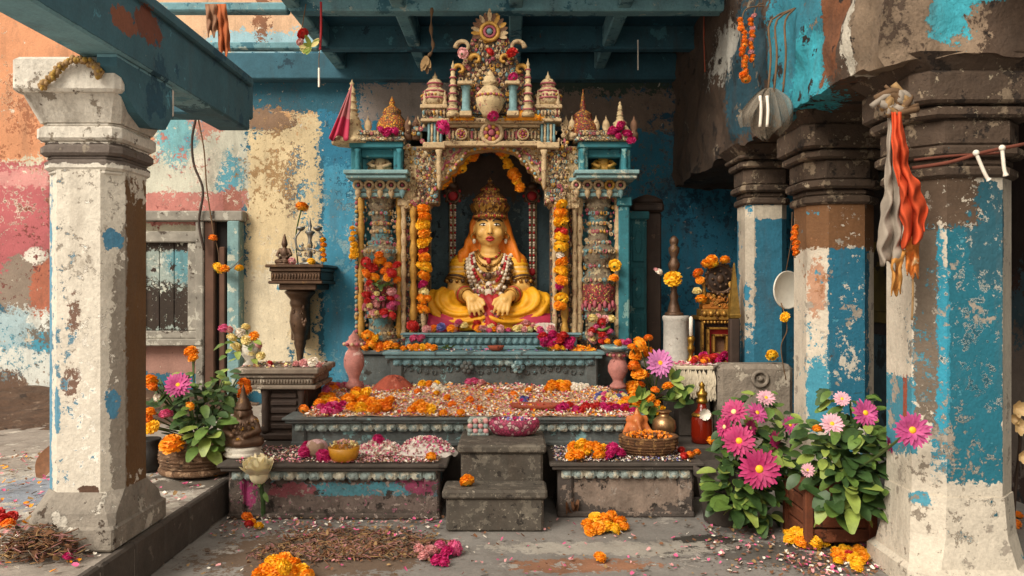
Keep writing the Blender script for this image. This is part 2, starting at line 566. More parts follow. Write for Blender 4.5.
W = lambda px, py: ((px - 512) * .01, 8.0, 1.35 - (py - 288) * .01)
def wb(hx, px, py, rx, ry, amp=1.6, kind='e'):
    return (hx, W(px, py), (rx * .01, 5, ry * .01), amp, kind)
m_wall = PAINT('old wall paint', '#2c667c', [
    wb('#2b7896', 690, 250, 110, 180, .8, 'b'),
    wb('#2b7690', 620, 240, 60, 140, 1.2, 'e'),
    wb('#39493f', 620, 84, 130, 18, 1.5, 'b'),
    wb('#857264', 615, 112, 75, 20, 2.0, 'b'),
    wb('#4594b2', 345, 240, 22, 140, .5, 'b'),
    wb('#2b7796', 345, 130, 45, 40, 1.2, 'e'),
    wb('#948880', 405, 102, 55, 20, 1.4, 'b'),
    # left aisle
    wb('#c9c0a8', 60, 110, 182, 150, .2, 'b'),
    wb('#cda070', 292, 205, 26, 110, .9, 'b'),
    wb('#dcc69c', 282, 240, 38, 128, 1.1, 'b'),
    wb('#e2d3b4', 268, 330, 26, 60, 1.4, 'b'),
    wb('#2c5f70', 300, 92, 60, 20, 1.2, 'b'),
    wb('#8d7058', 262, 120, 30, 12, 2.2, 'e'),
    wb('#c8c6b4', 192, 150, 56, 52, .5, 'b'),
    wb('#76aeb4', 178, 138, 22, 30, 3.2, 'e'),
    wb('#5d9fb0', 226, 178, 14, 26, 3.4, 'e'),
    wb('#c48a78', 210, 120, 18, 24, 3.2, 'e'),
    wb('#d9d2bf', 206, 165, 18, 22, 3.2, 'e'),
    wb('#bf7c72', 190, 208, 54, 16, .8, 'b'),
    wb('#a5685a', 232, 206, 10, 18, 1.5, 'e'),
    wb('#a27a6c', 160, 352, 40, 22, .8, 'b'),
    wb('#cf9068', 10, 70, 140, 92, .5, 'b'),
    wb('#d8b08c', 255, 5, 100, 40, .6, 'b'), wb('#9cc0ca', 270, 42, 60, 14, 2.2, 'e'), wb('#8a5c40', 262, 10, 10, 30, 2.5, 'e'),
    wb('#d6c9b0', 58, 146, 12, 34, 1.6, 'e'),
    wb('#b25f62', 10, 235, 62, 72, .5, 'b'),
    wb('#c98c86', 30, 178, 60, 10, 2.5, 'e'),
    wb('#9c4a44', 54, 200, 6, 40, 2.0, 'e'),
    wb('#8d7d6e', 32, 292, 36, 44, 1.1, 'e'),
    wb('#b56a50', 48, 300, 20, 42, .9, 'e'),
    wb('#e6ded0', 34, 256, 13, 9, 1.8, 'e'),
    wb('#d9dbd2', 30, 370, 70, 62, 1.0, 'e'),
    wb('#4b9bb4', 46, 342, 24, 10, 1.6, 'e'),
    wb('#a6bcc0', 10, 330, 24, 20, 2.4, 'e'),
    wb('#6e5544', 8, 395, 22, 26, 1.6, 'e'),
    # scattered flakes of older coats
    wb('#5aa0b4', 190, 148, 40, 40, 6.5, 'e'), wb('#c07c6e', 180, 165, 40, 30, 7, 'e'), wb('#e4dcc8', 200, 205, 50, 18, 7, 'e'), wb('#8a4a44', 190, 212, 44, 14, 7, 'e'),
    wb('#e6dcc6', 20, 215, 50, 60, 7.5, 'e'), wb('#7a4038', 30, 240, 40, 60, 7.5, 'e'), wb('#e0c2a0', 15, 110, 44, 60, 7.5, 'e'), wb('#a86a48', 20, 120, 44, 60, 7, 'e'),
    wb('#4f9ab0', 30, 365, 50, 40, 7, 'e'), wb('#a08c78', 40, 380, 50, 40, 6, 'e'), wb('#7c7468', 50, 330, 30, 50, 6.5, 'e'),
    wb('#7a5c44', 285, 200, 30, 100, 7.8, 'e'), wb('#f0e2c4', 280, 260, 34, 100, 7, 'e'), wb('#b08c60', 275, 180, 36, 70, 6.5, 'e'), wb('#3f8aa6', 305, 250, 20, 120, 6, 'e'),
    wb('#e2d8bc', 345, 230, 26, 120, 7.8, 'e'), wb('#1f5a74', 345, 180, 26, 120, 6.5, 'e'), wb('#7fb4c4', 340, 270, 26, 90, 7, 'e'),
    wb('#2f86a0', 670, 220, 90, 110, 7, 'e'), wb('#8a7866', 660, 170, 90, 90, 8, 'e'), wb('#1d5068', 690, 200, 80, 130, 7.5, 'e'),
], [('#ddd4c0', 6.5, .64), ('#6b584a', 9, .67), ('#b09a80', 15, .66), ('#54432f', 24, .70)], var=.18, nscale=1.9, bump=.5, grime='#54483c', grime_t=.70)
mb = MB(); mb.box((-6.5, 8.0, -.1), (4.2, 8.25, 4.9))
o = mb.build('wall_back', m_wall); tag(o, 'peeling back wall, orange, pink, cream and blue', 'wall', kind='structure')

# dirt bank along the back of the left aisle
from mathutils import noise as _nz
mb = MB()
def bank(u, v):
    x = -6.4 + 3.9 * u; y = 6.5 + 1.48 * v
    h = .15 * (v ** 1.2) * (1 + .8 * _nz.noise(Vector((x * 1.6, y * 1.5, 1)))) * (1 if u < .85 else (1 - u) / .15)
    return (x, y, .19 + max(0, h) + .035 * _nz.noise(Vector((x * 7, y * 7, 2))))
mb.grid(bank, 70, 36)
m_dirt = PAINT('brown earth', '#57402f', [], [('#7b6552', 6, .58), ('#392a20', 5, .60), ('#a49483', 20, .68)], var=.35, nscale=4, bump=.9)
o = mb.build('earth_bank', m_dirt); tag(o, 'bank of brown earth and plaster rubble under the orange wall', 'earth', kind='stuff')

# right aisle
m_wall_r = PAINT('dark maroon wall', '#3c2822', [
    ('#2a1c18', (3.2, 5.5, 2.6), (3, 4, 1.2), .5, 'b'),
    ('#39505a', (3.2, 5.0, .9), (3, 4, .5), 1.6, 'b'),
    ('#6b5f56', (3.2, 4.7, .6), (3, 1.0, .5), 2.0, 'e'),
], [('#75695e', 4, .66), ('#20262a', 3, .62)], var=.3, nscale=2)
mb = MB(); mb.box((3.2, 1.0, -.1), (3.4, 8.1, 3.9))
o = mb.build('wall_right', m_wall_r); tag(o, 'dark maroon side wall behind the right columns', 'wall', kind='structure')
mb = MB()
mb.box((3.13, 6.25, 0), (3.2, 6.38, 2.2), 1, .01); mb.box((3.13, 7.32, 0), (3.2, 7.45, 2.2), 1, .01); mb.box((3.13, 6.25, 2.2), (3.2, 7.45, 2.34), 1, .01)
mb.box((3.17, 6.38, 0), (3.22, 7.32, 2.2), 0)
d = mb.build('door_2', [m_wood, m_dark_stone]); tag(d, 'dark wooden door between the right columns', 'door', kind='structure')
mb = MB(); mb.box((3.14, 6.45, 1.05), (3.175, 7.25, 1.75), 0, .012); mb.box((3.125, 6.55, 1.15), (3.145, 7.15, 1.65), 0, .012)
mb.build('door_panel', M('mustard panel', '#6a5620', .8, var=.4, scale=4, spots=[('#33261a', 3, .55)]), d)
mb = MB(); mb.box((3.14, 6.45, .15), (3.175, 7.25, .95), 0, .012)
mb.build('door_panel', M('blue grey panel', '#33444a', .8, var=.4, scale=4, spots=[('#1e201f', 3, .55)]), d)

# ================================================================== ceiling
mb = MB(); mb.box((-1.72, 5.6, 3.68), (3.3, 8.0, 3.84))
o = mb.build('ceiling', m_panel); tag(o, 'dark teal coffered ceiling above the shrine', 'ceiling', kind='structure')
k = 0
def cbeam(lo, hi, m=None, nm='ceiling_beam', lab='', ch=.012):
    mb = MB(); mb.box(lo, hi, 0, ch)
    o = mb.build(nm, m or m_beam); tag(o, lab, 'beam', 'blue painted ceiling beams', 'structure')
    return o
cbeam((-1.72, 6.14, 3.48), (1.70, 6.28, 3.70), m_beam_light, lab='front cross beam of the ceiling above the shrine top')
cbeam((-3.6, 6.15, 3.48), (-1.73, 6.26, 3.55), m_beam_light, lab='front bar of the open skylight lattice')
cbeam((-3.6, 7.13, 3.48), (-1.73, 7.22, 3.545), m_beam_light, lab='rear bar of the open skylight lattice')
cbeam((-1.72, 7.12, 3.48), (1.70, 7.24, 3.70), m_beam, lab='middle cross beam of the ceiling behind the shrine top')
cbeam((-3.6, 7.84, 3.40), (1.70, 7.995, 3.66), m_beam, lab='rear cross beam of the ceiling against the back wall')
for x, l in ((-1.68, 'long ceiling beam at the edge of the open skylight'), (-.87, 'long ceiling beam left of the shrine top'), (.03, 'long ceiling beam directly behind the shrine top'), (.86, 'long ceiling beam right of the shrine top')):
    cbeam((x - .055, 5.6, 3.50), (x + .055, 7.86, 3.69), m_beam_light, lab=l)
# peach plaster board seen through the open lattice
m_peach = PAINT('peach plaster', '#c99a78', [('#a8c6cc', (-2.3, 6.5, 3.66), (.3, .5, 1), 2.0, 'e'), ('#8e6a50', (-2.0, 6.8, 3.66), (.2, .2, 1), 2, 'e')], [('#e2d6c2', 6, .60), ('#8fb6be', 5, .63)], var=.15, nscale=3)
# low left beam over the column
m_lbeam = PAINT('left beam paint', '#385f6b', [
    ('#6a3a28', (-1.66, 3.68, 2.55), (.3, .14, .08), 1.0, 'e'),
    ('#7d4a34', (-1.66, 3.45, 2.5), (.3, .12, .05), 1.6, 'e'),
    ('#6f9aa4', (-1.76, 3.2, 2.35), (.14, 1.2, .012), .6, 'b'),
], [('#4d8594', 4, .62), ('#1f4a5c', 2.5, .58), ('#8b9c98', 20, .70)], var=.22, nscale=2.4)
mb = MB(); mb.box((-1.87, 1.6, 2.352), (-1.67, 5.1, 2.69), 0, .012); mb.box((-1.89, 1.6, 2.63), (-1.645, 5.1, 2.69), 0, .01)
o = mb.build('ceiling_beam', m_lbeam); tag(o, 'thick low blue beam resting on the white left column', 'beam', 'blue painted ceiling beams', 'structure')
mb = MB(); mb.box((-2.5, 5.0, 2.44), (-1.68, 5.2, 2.69), 0, .012)
o = mb.build('ceiling_beam', m_lbeam); tag(o, 'low blue cross beam at the end of the left beam', 'beam', 'blue painted ceiling beams', 'structure')
# bracket below it
mb = MB()
prof = [(3.42, 2.35), (3.42, 2.30), (3.5, 2.24), (3.5, 2.2), (3.6, 2.14), (3.74, 2.10), (3.9, 2.12), (3.98, 2.20), (3.98, 2.35)]
n_ = len(prof)
vs = [(-1.775, y, z) for y, z in prof] + [(-1.69, y, z) for y, z in prof]
fs = [tuple(range(n_)), tuple(reversed(range(n_, 2 * n_)))] + [(i + n_, (i + 1) % n_ + n_, (i + 1) % n_, i) for i in range(n_)]
mb.add(vs, fs, 0, False)
o = mb.build('beam_bracket', m_lbeam); tag(o, 'blue notched bracket under the left beam beside the column', 'bracket', kind='structure')
bm_ = bmesh.new(); bm_.from_mesh(o.data); bmesh.ops.recalc_face_normals(bm_, faces=bm_.faces); bm_.to_mesh(o.data); bm_.free()

# right beam, a crumbling plastered mass over the right columns
m_rbeam = PAINT('crumbling plaster', '#4e3d30', [
    ('#2c8094', (1.6, 4.55, 2.75), (.25, .52, .55), 1.1, 'e'),
    ('#36a3b4', (1.6, 4.35, 2.48), (.25, .30, .28), 1.3, 'e'),
    ('#7a4a2c', (1.6, 4.05, 2.75), (.25, .13, .35), 1.0, 'b'),
    ('#c0b8a8', (1.6, 3.74, 2.68), (.25, .12, .45), 1.4, 'b'),
    ('#7d6a56', (1.6, 3.62, 2.5), (.2, .16, .5), 1.2, 'b'),
    ('#1e4350', (1.6, 5.6, 2.9), (.25, .5, .5), 1.0, 'e'),
    ('#a8a49a', (1.6, 6.1, 3.15), (.25, .4, .2), 2.6, 'e'),
    ('#8a7560', (1.85, 3.44, 2.5), (.2, .12, .2), 1.8, 'e'),
    ('#3fa4b4', (1.90, 3.44, 2.56), (.10, .12, .14), 1.8, 'e'),
    ('#3fa4b4', (2.02, 3.44, 2.64), (.16, .12, .06), 1.4, 'e'),
], [('#8c7c68', 5, .64), ('#241a14', 4, .60), ('#b8b0a2', 18, .70)], var=.3, nscale=2.6, bump=.9)
mb = MB()
def slab_disp(lo, hi, n, amp, sc=4.0):
    lo = Vector(lo); hi = Vector(hi)
    def D(p):
        p = Vector(p)
        return p + Vector((_nz.noise(p * sc), _nz.noise(p * sc + Vector((9, 1, 4))), _nz.noise(p * sc + Vector((2, 7, 5))))) * amp + Vector((_nz.noise(p * sc * 3), _nz.noise(p * sc * 3 + Vector((3, 1, 4))), _nz.noise(p * sc * 3.1))) * amp * .4
    nx, ny, nz_ = n
    mb.grid(lambda u, v: D((lo.x, lo.y + (hi.y - lo.y) * (1 - u), lo.z + (hi.z - lo.z) * v)), ny, nz_)
    mb.grid(lambda u, v: D((hi.x, lo.y + (hi.y - lo.y) * u, lo.z + (hi.z - lo.z) * v)), ny, nz_)
    mb.grid(lambda u, v: D((lo.x + (hi.x - lo.x) * u, lo.y, lo.z + (hi.z - lo.z) * v)), nx, nz_)
    mb.grid(lambda u, v: D((lo.x + (hi.x - lo.x) * (1 - u), hi.y, lo.z + (hi.z - lo.z) * v)), nx, nz_)
    mb.grid(lambda u, v: D((lo.x + (hi.x - lo.x) * u, lo.y + (hi.y - lo.y) * (1 - v), lo.z)), nx, ny)
    mb.grid(lambda u, v: D((lo.x + (hi.x - lo.x) * u, lo.y + (hi.y - lo.y) * v, hi.z)), nx, ny)
slab_disp((1.62, 3.46, 2.36), (2.32, 8.0, 3.72), (16, 90, 30), .05)
o = mb.build('plastered_beam', m_rbeam); tag(o, 'crumbling plastered beam with bright teal paint over the right columns', 'beam', kind='structure')
mb = MB(); mb.box((2.2, 3.2, 3.0), (3.4, 8.1, 3.2)); mb.box((2.0, 1.0, 2.75), (3.4, 3.3, 2.95))
o = mb.build('ceiling', m_dark_stone); o.name = 'ceiling_right'; tag(o, 'dark ceiling of the right aisle', 'ceiling', kind='structure')


# ================================================================== columns
def octa(mb, cx, cy, prof, mi=0):
    """chamfered rectangular column; prof rows (half x, half y, chamfer, z)"""
    n = len(prof); vs = []; fs = []
    for hx, hy, c, z in prof:
        vs += [(cx + a, cy + b, z) for a, b in ((hx - c, -hy), (hx, -hy + c), (hx, hy - c), (hx - c, hy), (-hx + c, hy), (-hx, hy - c), (-hx, -hy + c), (-hx + c, -hy))]
    for i in range(n - 1):
        for k in range(8):
            k2 = (k + 1) % 8
            fs.append((i * 8 + k, i * 8 + k2, (i + 1) * 8 + k2, (i + 1) * 8 + k))
    fs.append(tuple(reversed(range(8)))); fs.append(tuple(range(n * 8 - 8, n * 8)))
    return mb.add(vs, fs, mi, False)


def rings(mb, cx, cy, rows):
    """rows of (half, ch, z0, z1): separate mouldings with a soft nose"""
    for hx, hy, c, z0, z1 in rows:
        e = min(.012, (z1 - z0) * .3)
        octa(mb, cx, cy, [(hx - e, hy - e, c, z0), (hx, hy, c, z0 + e), (hx, hy, c, z1 - e), (hx - e, hy - e, c, z1)])


cx, cy = -1.93, 3.74
m_col_l = PAINT('white column paint', '#d6cdbd', [
    ('#8f8578', (-1.76 + 1.93, -.10, .9), (.09, .06, .75), .9, 'e'),
    ('#5b8ea6', (-.165, -.17, .95), (.02, .1, .8), 1.8, 'b'),
    ('#75594a', (-.02, -.18, 1.24), (.03, .05, .09), 3.2, 'e'),
    ('#75594a', (-.03, -.18, .93), (.04, .05, .08), 3.4, 'e'),
    ('#8d8172', (0, -.17, 1.2), (.2, .1, .9), 7.5, 'e'), ('#efe7d9', (0, -.17, 1.0), (.2, .1, .8), 6.4, 'e'), ('#5d8598', (-.1, -.17, 1.1), (.10, .1, .5), 7.8, 'e'),
    ('#5a4030', (.05, -.18, .45), (.05, .05, .02), 1.5, 'e'),
    ('#4a84a2', (.13, -.13, .83), (.03, .04, .07), 1.6, 'e'),
    ('#4a84a2', (.13, -.13, 1.56), (.04, .05, .05), 1.5, 'e'),
    ('#5b8ea6', (-.1, -.18, .8), (.02, .05, .10), 2.0, 'e'),
    ('#6f5030', (.17, .05, 1.1), (.02, .14, .7), .7, 'b'),
    ('#a3927c', (0, -.15, .27), (.16, .1, .07), 1.0, 'b'),
], [('#9a9082', 7, .64), ('#5f5042', 12, .69), ('#6fa3b4', 9, .72)], var=.10, nscale=4.5, bump=.5, grime='#6b5a48', grime_t=.72, org=(0, 0, .2))
m_col_cap = PAINT('column capital paint', '#d8d0c2', [('#6b6058', (0, -.1, 1.95), (.5, .5, .045), 1.0, 'b')], [('#8f8374', 6, .58), ('#5c4c3e', 9, .64)], var=.15, nscale=5, bump=.6, grime='#54463a', grime_t=.64, org=(0, 0, .2))
col = thing('column', (cx, cy, .2), 'whitewashed octagonal stone column on the left platform', 'column', 'columns of the porch', 'thing')
mb = MB()
rings(mb, cx, cy, [(.20, .27, .01, .2, .31)])
octa(mb, cx, cy, [(.19, .25, .02, .31), (.185, .24, .03, .36), (.172, .18, .07, .44)])
mb.build('plinth', PAINT('worn plinth', '#8d8478', [], [('#c6beb0', 6, .56), ('#4a3c30', 6, .60), ('#6b4a38', 12, .66)], var=.3, nscale=4, bump=.8), col)
mb = MB()
octa(mb, cx, cy, [(.172, .178, .075, .42 + (1.88 - .42) * i / 16) for i in range(17)])
mb.build('shaft', m_col_l, col)
mb = MB()
rings(mb, cx, cy, [(.165, .175, .05, 1.86, 1.875), (.178, .185, .05, 1.875, 1.925), (.17, .175, .05, 1.925, 1.94), (.185, .195, .04, 1.94, 1.99), (.172, .18, .04, 1.99, 2.005),
                   (.19, .20, .03, 2.005, 2.07), (.175, .185, .04, 2.07, 2.085)])
octa(mb, cx, cy, [(.18, .19, .03, 2.085), (.20, .22, .03, 2.14), (.215, .25, .02, 2.20)])
mb.build('capital', m_col_cap, col)
mb = MB(); rings(mb, cx, cy, [(.235, .29, .02, 2.20, 2.35)])
mb.build('abacus', m_col_cap, col)

def right_column(cx, cy, hx, ch, m_shaft, m_cap, lab, z0, flare, nm='column', capz=1.84):
    col = thing(nm, (cx, cy, z0), lab, 'column', 'columns of the porch', 'thing')
    mb = MB(); hf = hx + flare
    octa(mb, cx, cy, [(hf + .03, hf + .03, ch * .8, z0), (hf + .03, hf + .03, ch * .8, z0 + .09), (hf + .005, hf + .005, ch * .9, z0 + .11), (hx + flare * .5, hx + flare * .5, ch, z0 + .24), (hx + .005, hx + .005, ch, z0 + .42)])
    mb.build('plinth', m_shaft, col)
    mb = MB(); octa(mb, cx, cy, [(hx, hx, ch, z0 + .40 + (capz - z0 - .38) * i / 14) for i in range(15)])
    mb.build('shaft', m_shaft, col)
    mb = MB(); e = hx + .02
    rings(mb, cx, cy, [(e, e, ch, capz, capz + .05), (e - .015, e - .015, ch, capz + .05, capz + .09), (e + .02, e + .02, ch, capz + .09, capz + .14),
                       (e, e, ch, capz + .14, capz + .26), (e + .03, e + .03, ch * .8, capz + .26, capz + .31), (e + .05, e + .05, ch * .6, capz + .32, 2.30)])
    octa(mb, cx, cy, [(e + .02, e + .02, ch * .6, 2.29), (e + .09, e + .09, ch * .4, 2.37)])
    mb.build('capital', m_cap, col)
    return col


m_cap_r = PAINT('brown weathered capital', '#4f3f32', [], [('#86745f', 7, .56), ('#a89880', 15, .62), ('#2e231b', 7, .58), ('#3b7f8c', 8, .68)], var=.3, nscale=3.5, bump=.9)
m_near = PAINT('near column paint', '#cfc4b2', [
    ('#1f6c7e', (.0, -.24, 1.1), (.125, .05, .62), .25, 'b'),
    ('#2a5f6e', (.06, -.24, 1.6), (.10, .05, .25), .8, 'e'),
    ('#3f8699', (-.24, .0, .76), (.03, .16, .18), .8, 'b'),
    ('#2f8fa8', (-.17, -.18, 1.5), (.06, .06, .16), 2.4, 'e'),
    ('#2f8fa8', (-.14, -.21, 1.0), (.03, .05, .45), 2.2, 'b'),
    ('#6f6254', (-.185, -.17, 1.28), (.035, .05, .55), 1.4, 'b'),
    ('#5d4a3a', (-.19, -.16, 1.75), (.2, .2, .12), 1.6, 'b'),
    ('#9a4a34', (-.24, -.06, .78), (.02, .02, .16), 1.2, 'b'),
    ('#4d94a8', (-.2, -.16, .40), (.05, .06, .03), 2.2, 'e'),
    ('#3f8699', (-.19, -.18, 1.0), (.07, .10, .5), 7.6, 'e'), ('#8d8172', (-.1, -.2, .6), (.3, .2, .5), 7.2, 'e'), ('#d8cfbe', (.0, -.24, 1.2), (.14, .05, .7), 7.8, 'e'), ('#1d5a6a', (.0, -.24, 1.1), (.14, .05, .7), 6.1, 'e'),
], [('#a3988a', 6, .60), ('#4f93a4', 11, .65), ('#5d4c3e', 13, .70)], var=.10, nscale=4.5, bump=.5, grime='#6b5a48', grime_t=.75)
right_column(2.055, 3.78, .228, .105, m_near, m_cap_r, 'nearest right column, white and teal with a flared foot', 0.0, .03)
m_mid = PAINT('second column paint', '#cfc3b0', [
    ('#256d87', (.02, -.2, 1.0), (.13, .06, .62), .35, 'b'),
    ('#b98c70', (-.16, -.15, 1.35), (.05, .07, .2), 2.2, 'e'),
    ('#4492a8', (-.15, -.15, .72), (.08, .08, .22), 1.6, 'e'),
    ('#7a5434', (0, -.2, 1.72), (.3, .3, .14), .8, 'b'),
    ('#d8d0c0', (.08, -.2, .5), (.05, .05, .1), 1.5, 'e'),
    ('#4492a8', (-.15, -.15, 1.0), (.12, .12, .6), 6.8, 'e'), ('#a8744e', (-.15, -.15, 1.4), (.12, .12, .3), 6.6, 'e'), ('#184f66', (.02, -.2, 1.0), (.14, .06, .65), 6.5, 'e'), ('#d8cfbe', (.02, -.2, .9), (.14, .06, .6), 7.6, 'e'),
], [('#a3988a', 6, .60), ('#4890a6', 9, .64), ('#5d4c3e', 13, .69)], var=.10, nscale=4.5, bump=.5, grime='#5a4636', grime_t=.72)
right_column(1.95, 4.86, .20, .095, m_mid, m_cap_r, 'second right column, behind the pink flowering plants', 0.0, .04)
m_far = PAINT('third column paint', '#2a6c84', [
    ('#b5aa98', (-.15, -.1, 1.5), (.06, .16, .5), 1.2, 'b'),
    ('#c0b4a0', (-.03, -.15, 1.9), (.3, .3, .05), 1.0, 'b'),
], [('#2f7c98', 5, .62), ('#3e3128', 7, .66)], var=.18, nscale=4.5, bump=.5)
right_column(1.84, 5.9, .15, .05, m_far, m_cap_r, 'third right column, deep blue with a chipped white edge', 0.0, .03, capz=1.95)

# ================================================================== window and door of the left aisle
def wz(px, py, d=8.0): return (X(px, d), Z(py, d))
mb = MB()
x0, z1 = wz(136, 232); x1, z0 = wz(202, 338)
t = .11
mb.box((x0, 7.89, z1 - t), (x1, 7.998, z1), 0, .01); mb.box((x0, 7.89, z0), (x1, 7.998, z0 + t * .7), 0, .01)
mb.box((x0 + .01, 7.91, z0 + t * .7), (x0 + t, 7.998, z1 - t), 0, .01); mb.box((x1 - t, 7.91, z0 + t * .7), (x1 - .01, 7.998, z1 - t), 0, .01)
mb.box((x0 - .1, 7.86, z0 - .07), (x1 + .05, 8.02, z0), 0, .01)
win = mb.build('window_1', m_wood_grey); tag(win, 'shuttered window in a grey weathered frame on the back wall', 'window', kind='structure')
m_shut = PAINT('shutter', '#98a49c', [('#33281f', (-3.3, 8, 1.16), (.7, 1, .26), 2.4, 'b'), ('#5f9098', (-3.25, 8, 1.6), (.2, 1, .2), 2.2, 'e'), ('#33281f', (-3.5, 8, 1.80), (.8, 1, .08), 2.0, 'b'), ('#c8ccc0', (-3.4, 8, 1.5), (.4, 1, .3), 6.5, 'e')], [('#3a2c24', 7, .60), ('#c4c4b4', 9, .62)], var=.2, nscale=4)
mb = MB(); n = 3; w = (x1 - x0 - 2 * t) / n
for i in range(n): mb.box((x0 + t + i * w + .003, 7.95, z0 + t * .7), (x0 + t + (i + 1) * w - .003, 7.998, z1 - t), 0, .005)
mb.build('shutter', m_shut, win)
mb = MB()
x0, z1 = wz(202, 222); x1, z0 = wz(244, 420)
mb.box((x0 - .02, 7.88, .2), (x0 + .06, 8.02, z1), 0, .01); mb.box((x1 - .12, 7.86, .2), (x1, 8.02, z1), 1, .01)
mb.box((X(134, 8), 7.86, z1), (x1 + .03, 8.02, z1 + .10), 0, .01)
door = mb.build('door_1', [m_wood_grey, m_pale_teal]); tag(door, 'narrow doorway with dark boards beside the shuttered window', 'door', kind='structure')
mb = MB()
mb.box((x0 + .06, 7.97, .2), (x1 - .12, 8.01, z1), 1)
mb.box((x0 + .06, 7.90, .2), (x0 + .16, 7.97, z1), 0, .01)
mb.box((x0 + .19, 7.94, .2), (x0 + .25, 7.98, z1 - .25), 0, .01)
mb.build('door_panel', [M('brown board', '#5d4030', .8, var=.3, scale=5), M('dark gap', '#1a1310', .9)], door)
# ================================================================== carved shrine
D0 = 6.13
s_ = D0 / F
def q(px, py, d=D0): return (X(px, d), Z(py, d))
C_CREAM = ['#cdb68c', '#b08a58', '#c2a878', '#d8c8a2', '#98866a', '#b05a54', '#c4a064', '#869c98']
C_MIX = ['#66807e', '#b8a27a', '#8e4440', '#7a5c44', '#ac8850', '#4f747c', '#c4b490', '#8a6a52']
m_orn = ORN('ornament cream', C_CREAM, 46)
m_spire = M('weathered cream carving', '#c2aa80', .8, var=.3, scale=16, bump=.6, spots=[('#8a6a4c', 24, .56), ('#a8585a', 30, .62), ('#86968e', 18, .66)])
m_orn_mix = ORN('ornament mixed', C_MIX, 46)
m_orn_dark = ORN('ornament dark', ['#4c3a2c', '#8a6a44', '#7c2c30', '#3c5c60', '#a88450', '#5c4636'], 60)
m_orn_red = ORN('ornament red', ['#a0282c', '#c0584c', '#7a1e24', '#c89c50', '#b03038'], 70)
m_c1 = M('relief cream', '#bba17a', .8, var=.3, scale=30, bump=.5, spots=[('#7c6046', 34, .58), ('#a0585a', 40, .63), ('#7f9088', 22, .66)])
m_c2 = M('relief rose', '#a2505a', .75, var=.3, scale=30, bump=.4)
m_c3 = M('relief gilt', '#b88a3c', .55, .3, var=.3, scale=30, bump=.4)
m_c4 = M('relief blue', '#6f9092', .75, var=.3, scale=30, bump=.4)
m_c5 = M('relief brown', '#6a4a34', .8, var=.3, scale=30, bump=.4)
REL = [m_c1, m_c2, m_c3, m_c4, m_c5]
WTS = [0, 0, 0, 0, 0, 0, 1, 2, 2, 3, 4, 4]
WTS_D = [0, 0, 0, 1, 2, 3, 3, 4, 4, 4]
m_pillar = PAINT('old pillar paint', '#86765e', [], [('#5f888a', 9, .54), ('#c4b28c', 13, .56), ('#8e4440', 17, .60), ('#544232', 21, .60)], var=.25, nscale=9, bump=.9)


def boss(mb, x, y, z, r, kind=None, wts=WTS):
    """small carved rosette, bud or bead facing the front"""
    kind = kind if kind is not None else RN.choice((0, 0, 1, 2, 3))
    if kind == 0:
        a0 = RN.random() * 6
        k = 6
        m = RN.choice(wts)
        for i in range(k):
            a = a0 + i * 2 * PI / k
            mb.ell((x + math.cos(a) * r * .62, y, z + math.sin(a) * r * .62), (r * .42, r * .4, r * .42), m, 6, 4)
        mb.ell((x, y - r * .25, z), r * .38, RN.choice(wts), 6, 4)
    elif kind == 1:
        mb.ell((x, y, z), (r * .75, r * .7, r * .75), RN.choice(wts), 8, 5)
    elif kind == 2:
        a = RN.random() * 6; m = RN.choice(wts)
        for sg in (-1, 1):
            pts = [(x + sg * r * .2, y, z - r), (x + sg * r * .8, y - r * .2, z - r * .2), (x + sg * r * .7, y - r * .3, z + r * .6), (x + sg * r * .15, y - r * .2, z + r * .6)]
            mb.tube(bez(pts, 6), [r * .22, r * .26, r * .26, r * .24, r * .22, r * .2, r * .1], 5, m)
    else:
        m = RN.choice(wts)
        mb.lathe([(0, -r), (r * .55, -r * .6), (r * .62, 0), (r * .3, r * .6), (0, r * 1.15)], (x, y, z), 6, m)


def bossfield(mb, test, box, d, step, r, wts=WTS, jit=.35):
    x0, x1, z0, z1 = box
    nx = max(1, int((x1 - x0) / step)); nz = max(1, int((z1 - z0) / step))
    for i in range(nx):
        for j in range(nz):
            x = x0 + (i + .5 + (j % 2) * .5 - .25 + RN.uniform(-jit, jit)) * (x1 - x0) / nx
            z = z0 + (j + .5 + RN.uniform(-jit, jit)) * (z1 - z0) / nz
            if test(x, z): boss(mb, x, d, z, r * RN.uniform(.75, 1.2), None, wts)


def beads(mb, pts, r, mis=(0,), sq=1.0):
    for i, p in enumerate(pts): mb.ell(p, (r, r, r * sq), mis[i % len(mis)], 8, 5)


def line(a, b, n): return [Vector(a).lerp(Vector(b), i / (n - 1)) for i in range(n)]


SH = thing('shrine', (X(492, D0), 6.5, .516), 'tall carved and painted shrine with a lobed arch and many little towers', 'shrine', kind='thing')
cxp = 492
# --- body of the shrine behind the pillars
mb = MB()
mb.box((X(352, D0), 6.12, .516), (X(404, D0), 6.75, .84), 0, .012); mb.box((X(574, D0), 6.12, .516), (X(626, D0), 6.75, .84), 0, .012)
for a, b in ((350, 406), (572, 628)):
    mb.box((X(a, D0), 6.09, .84), (X(b, D0), 6.77, .875), 0, .01); mb.box((X(a, D0), 6.09, .53), (X(b, D0), 6.77, .58), 0, .01)
mb.box((X(404, D0), 6.45, .516), (X(574, D0), 6.98, .86), 0)
mb.build('pedestal', m_altar, SH)
m_niche = PAINT('niche back', '#43545a', [
    ('#5c737a', (-.55, 6.95, 1.9), (.16, .3, .6), 1.4, 'b'), ('#5c737a', (.25, 6.95, 1.9), (.16, .3, .6), 1.4, 'b'),
    ('#5c4a3e', (-.15, 6.95, 2.3), (.5, .3, .2), 1.6, 'e')], [('#7a8682', 8, .62), ('#263238', 5, .60), ('#8a7050', 14, .68)], var=.3, nscale=4, org=(X(492, D0), 6.5, .516))
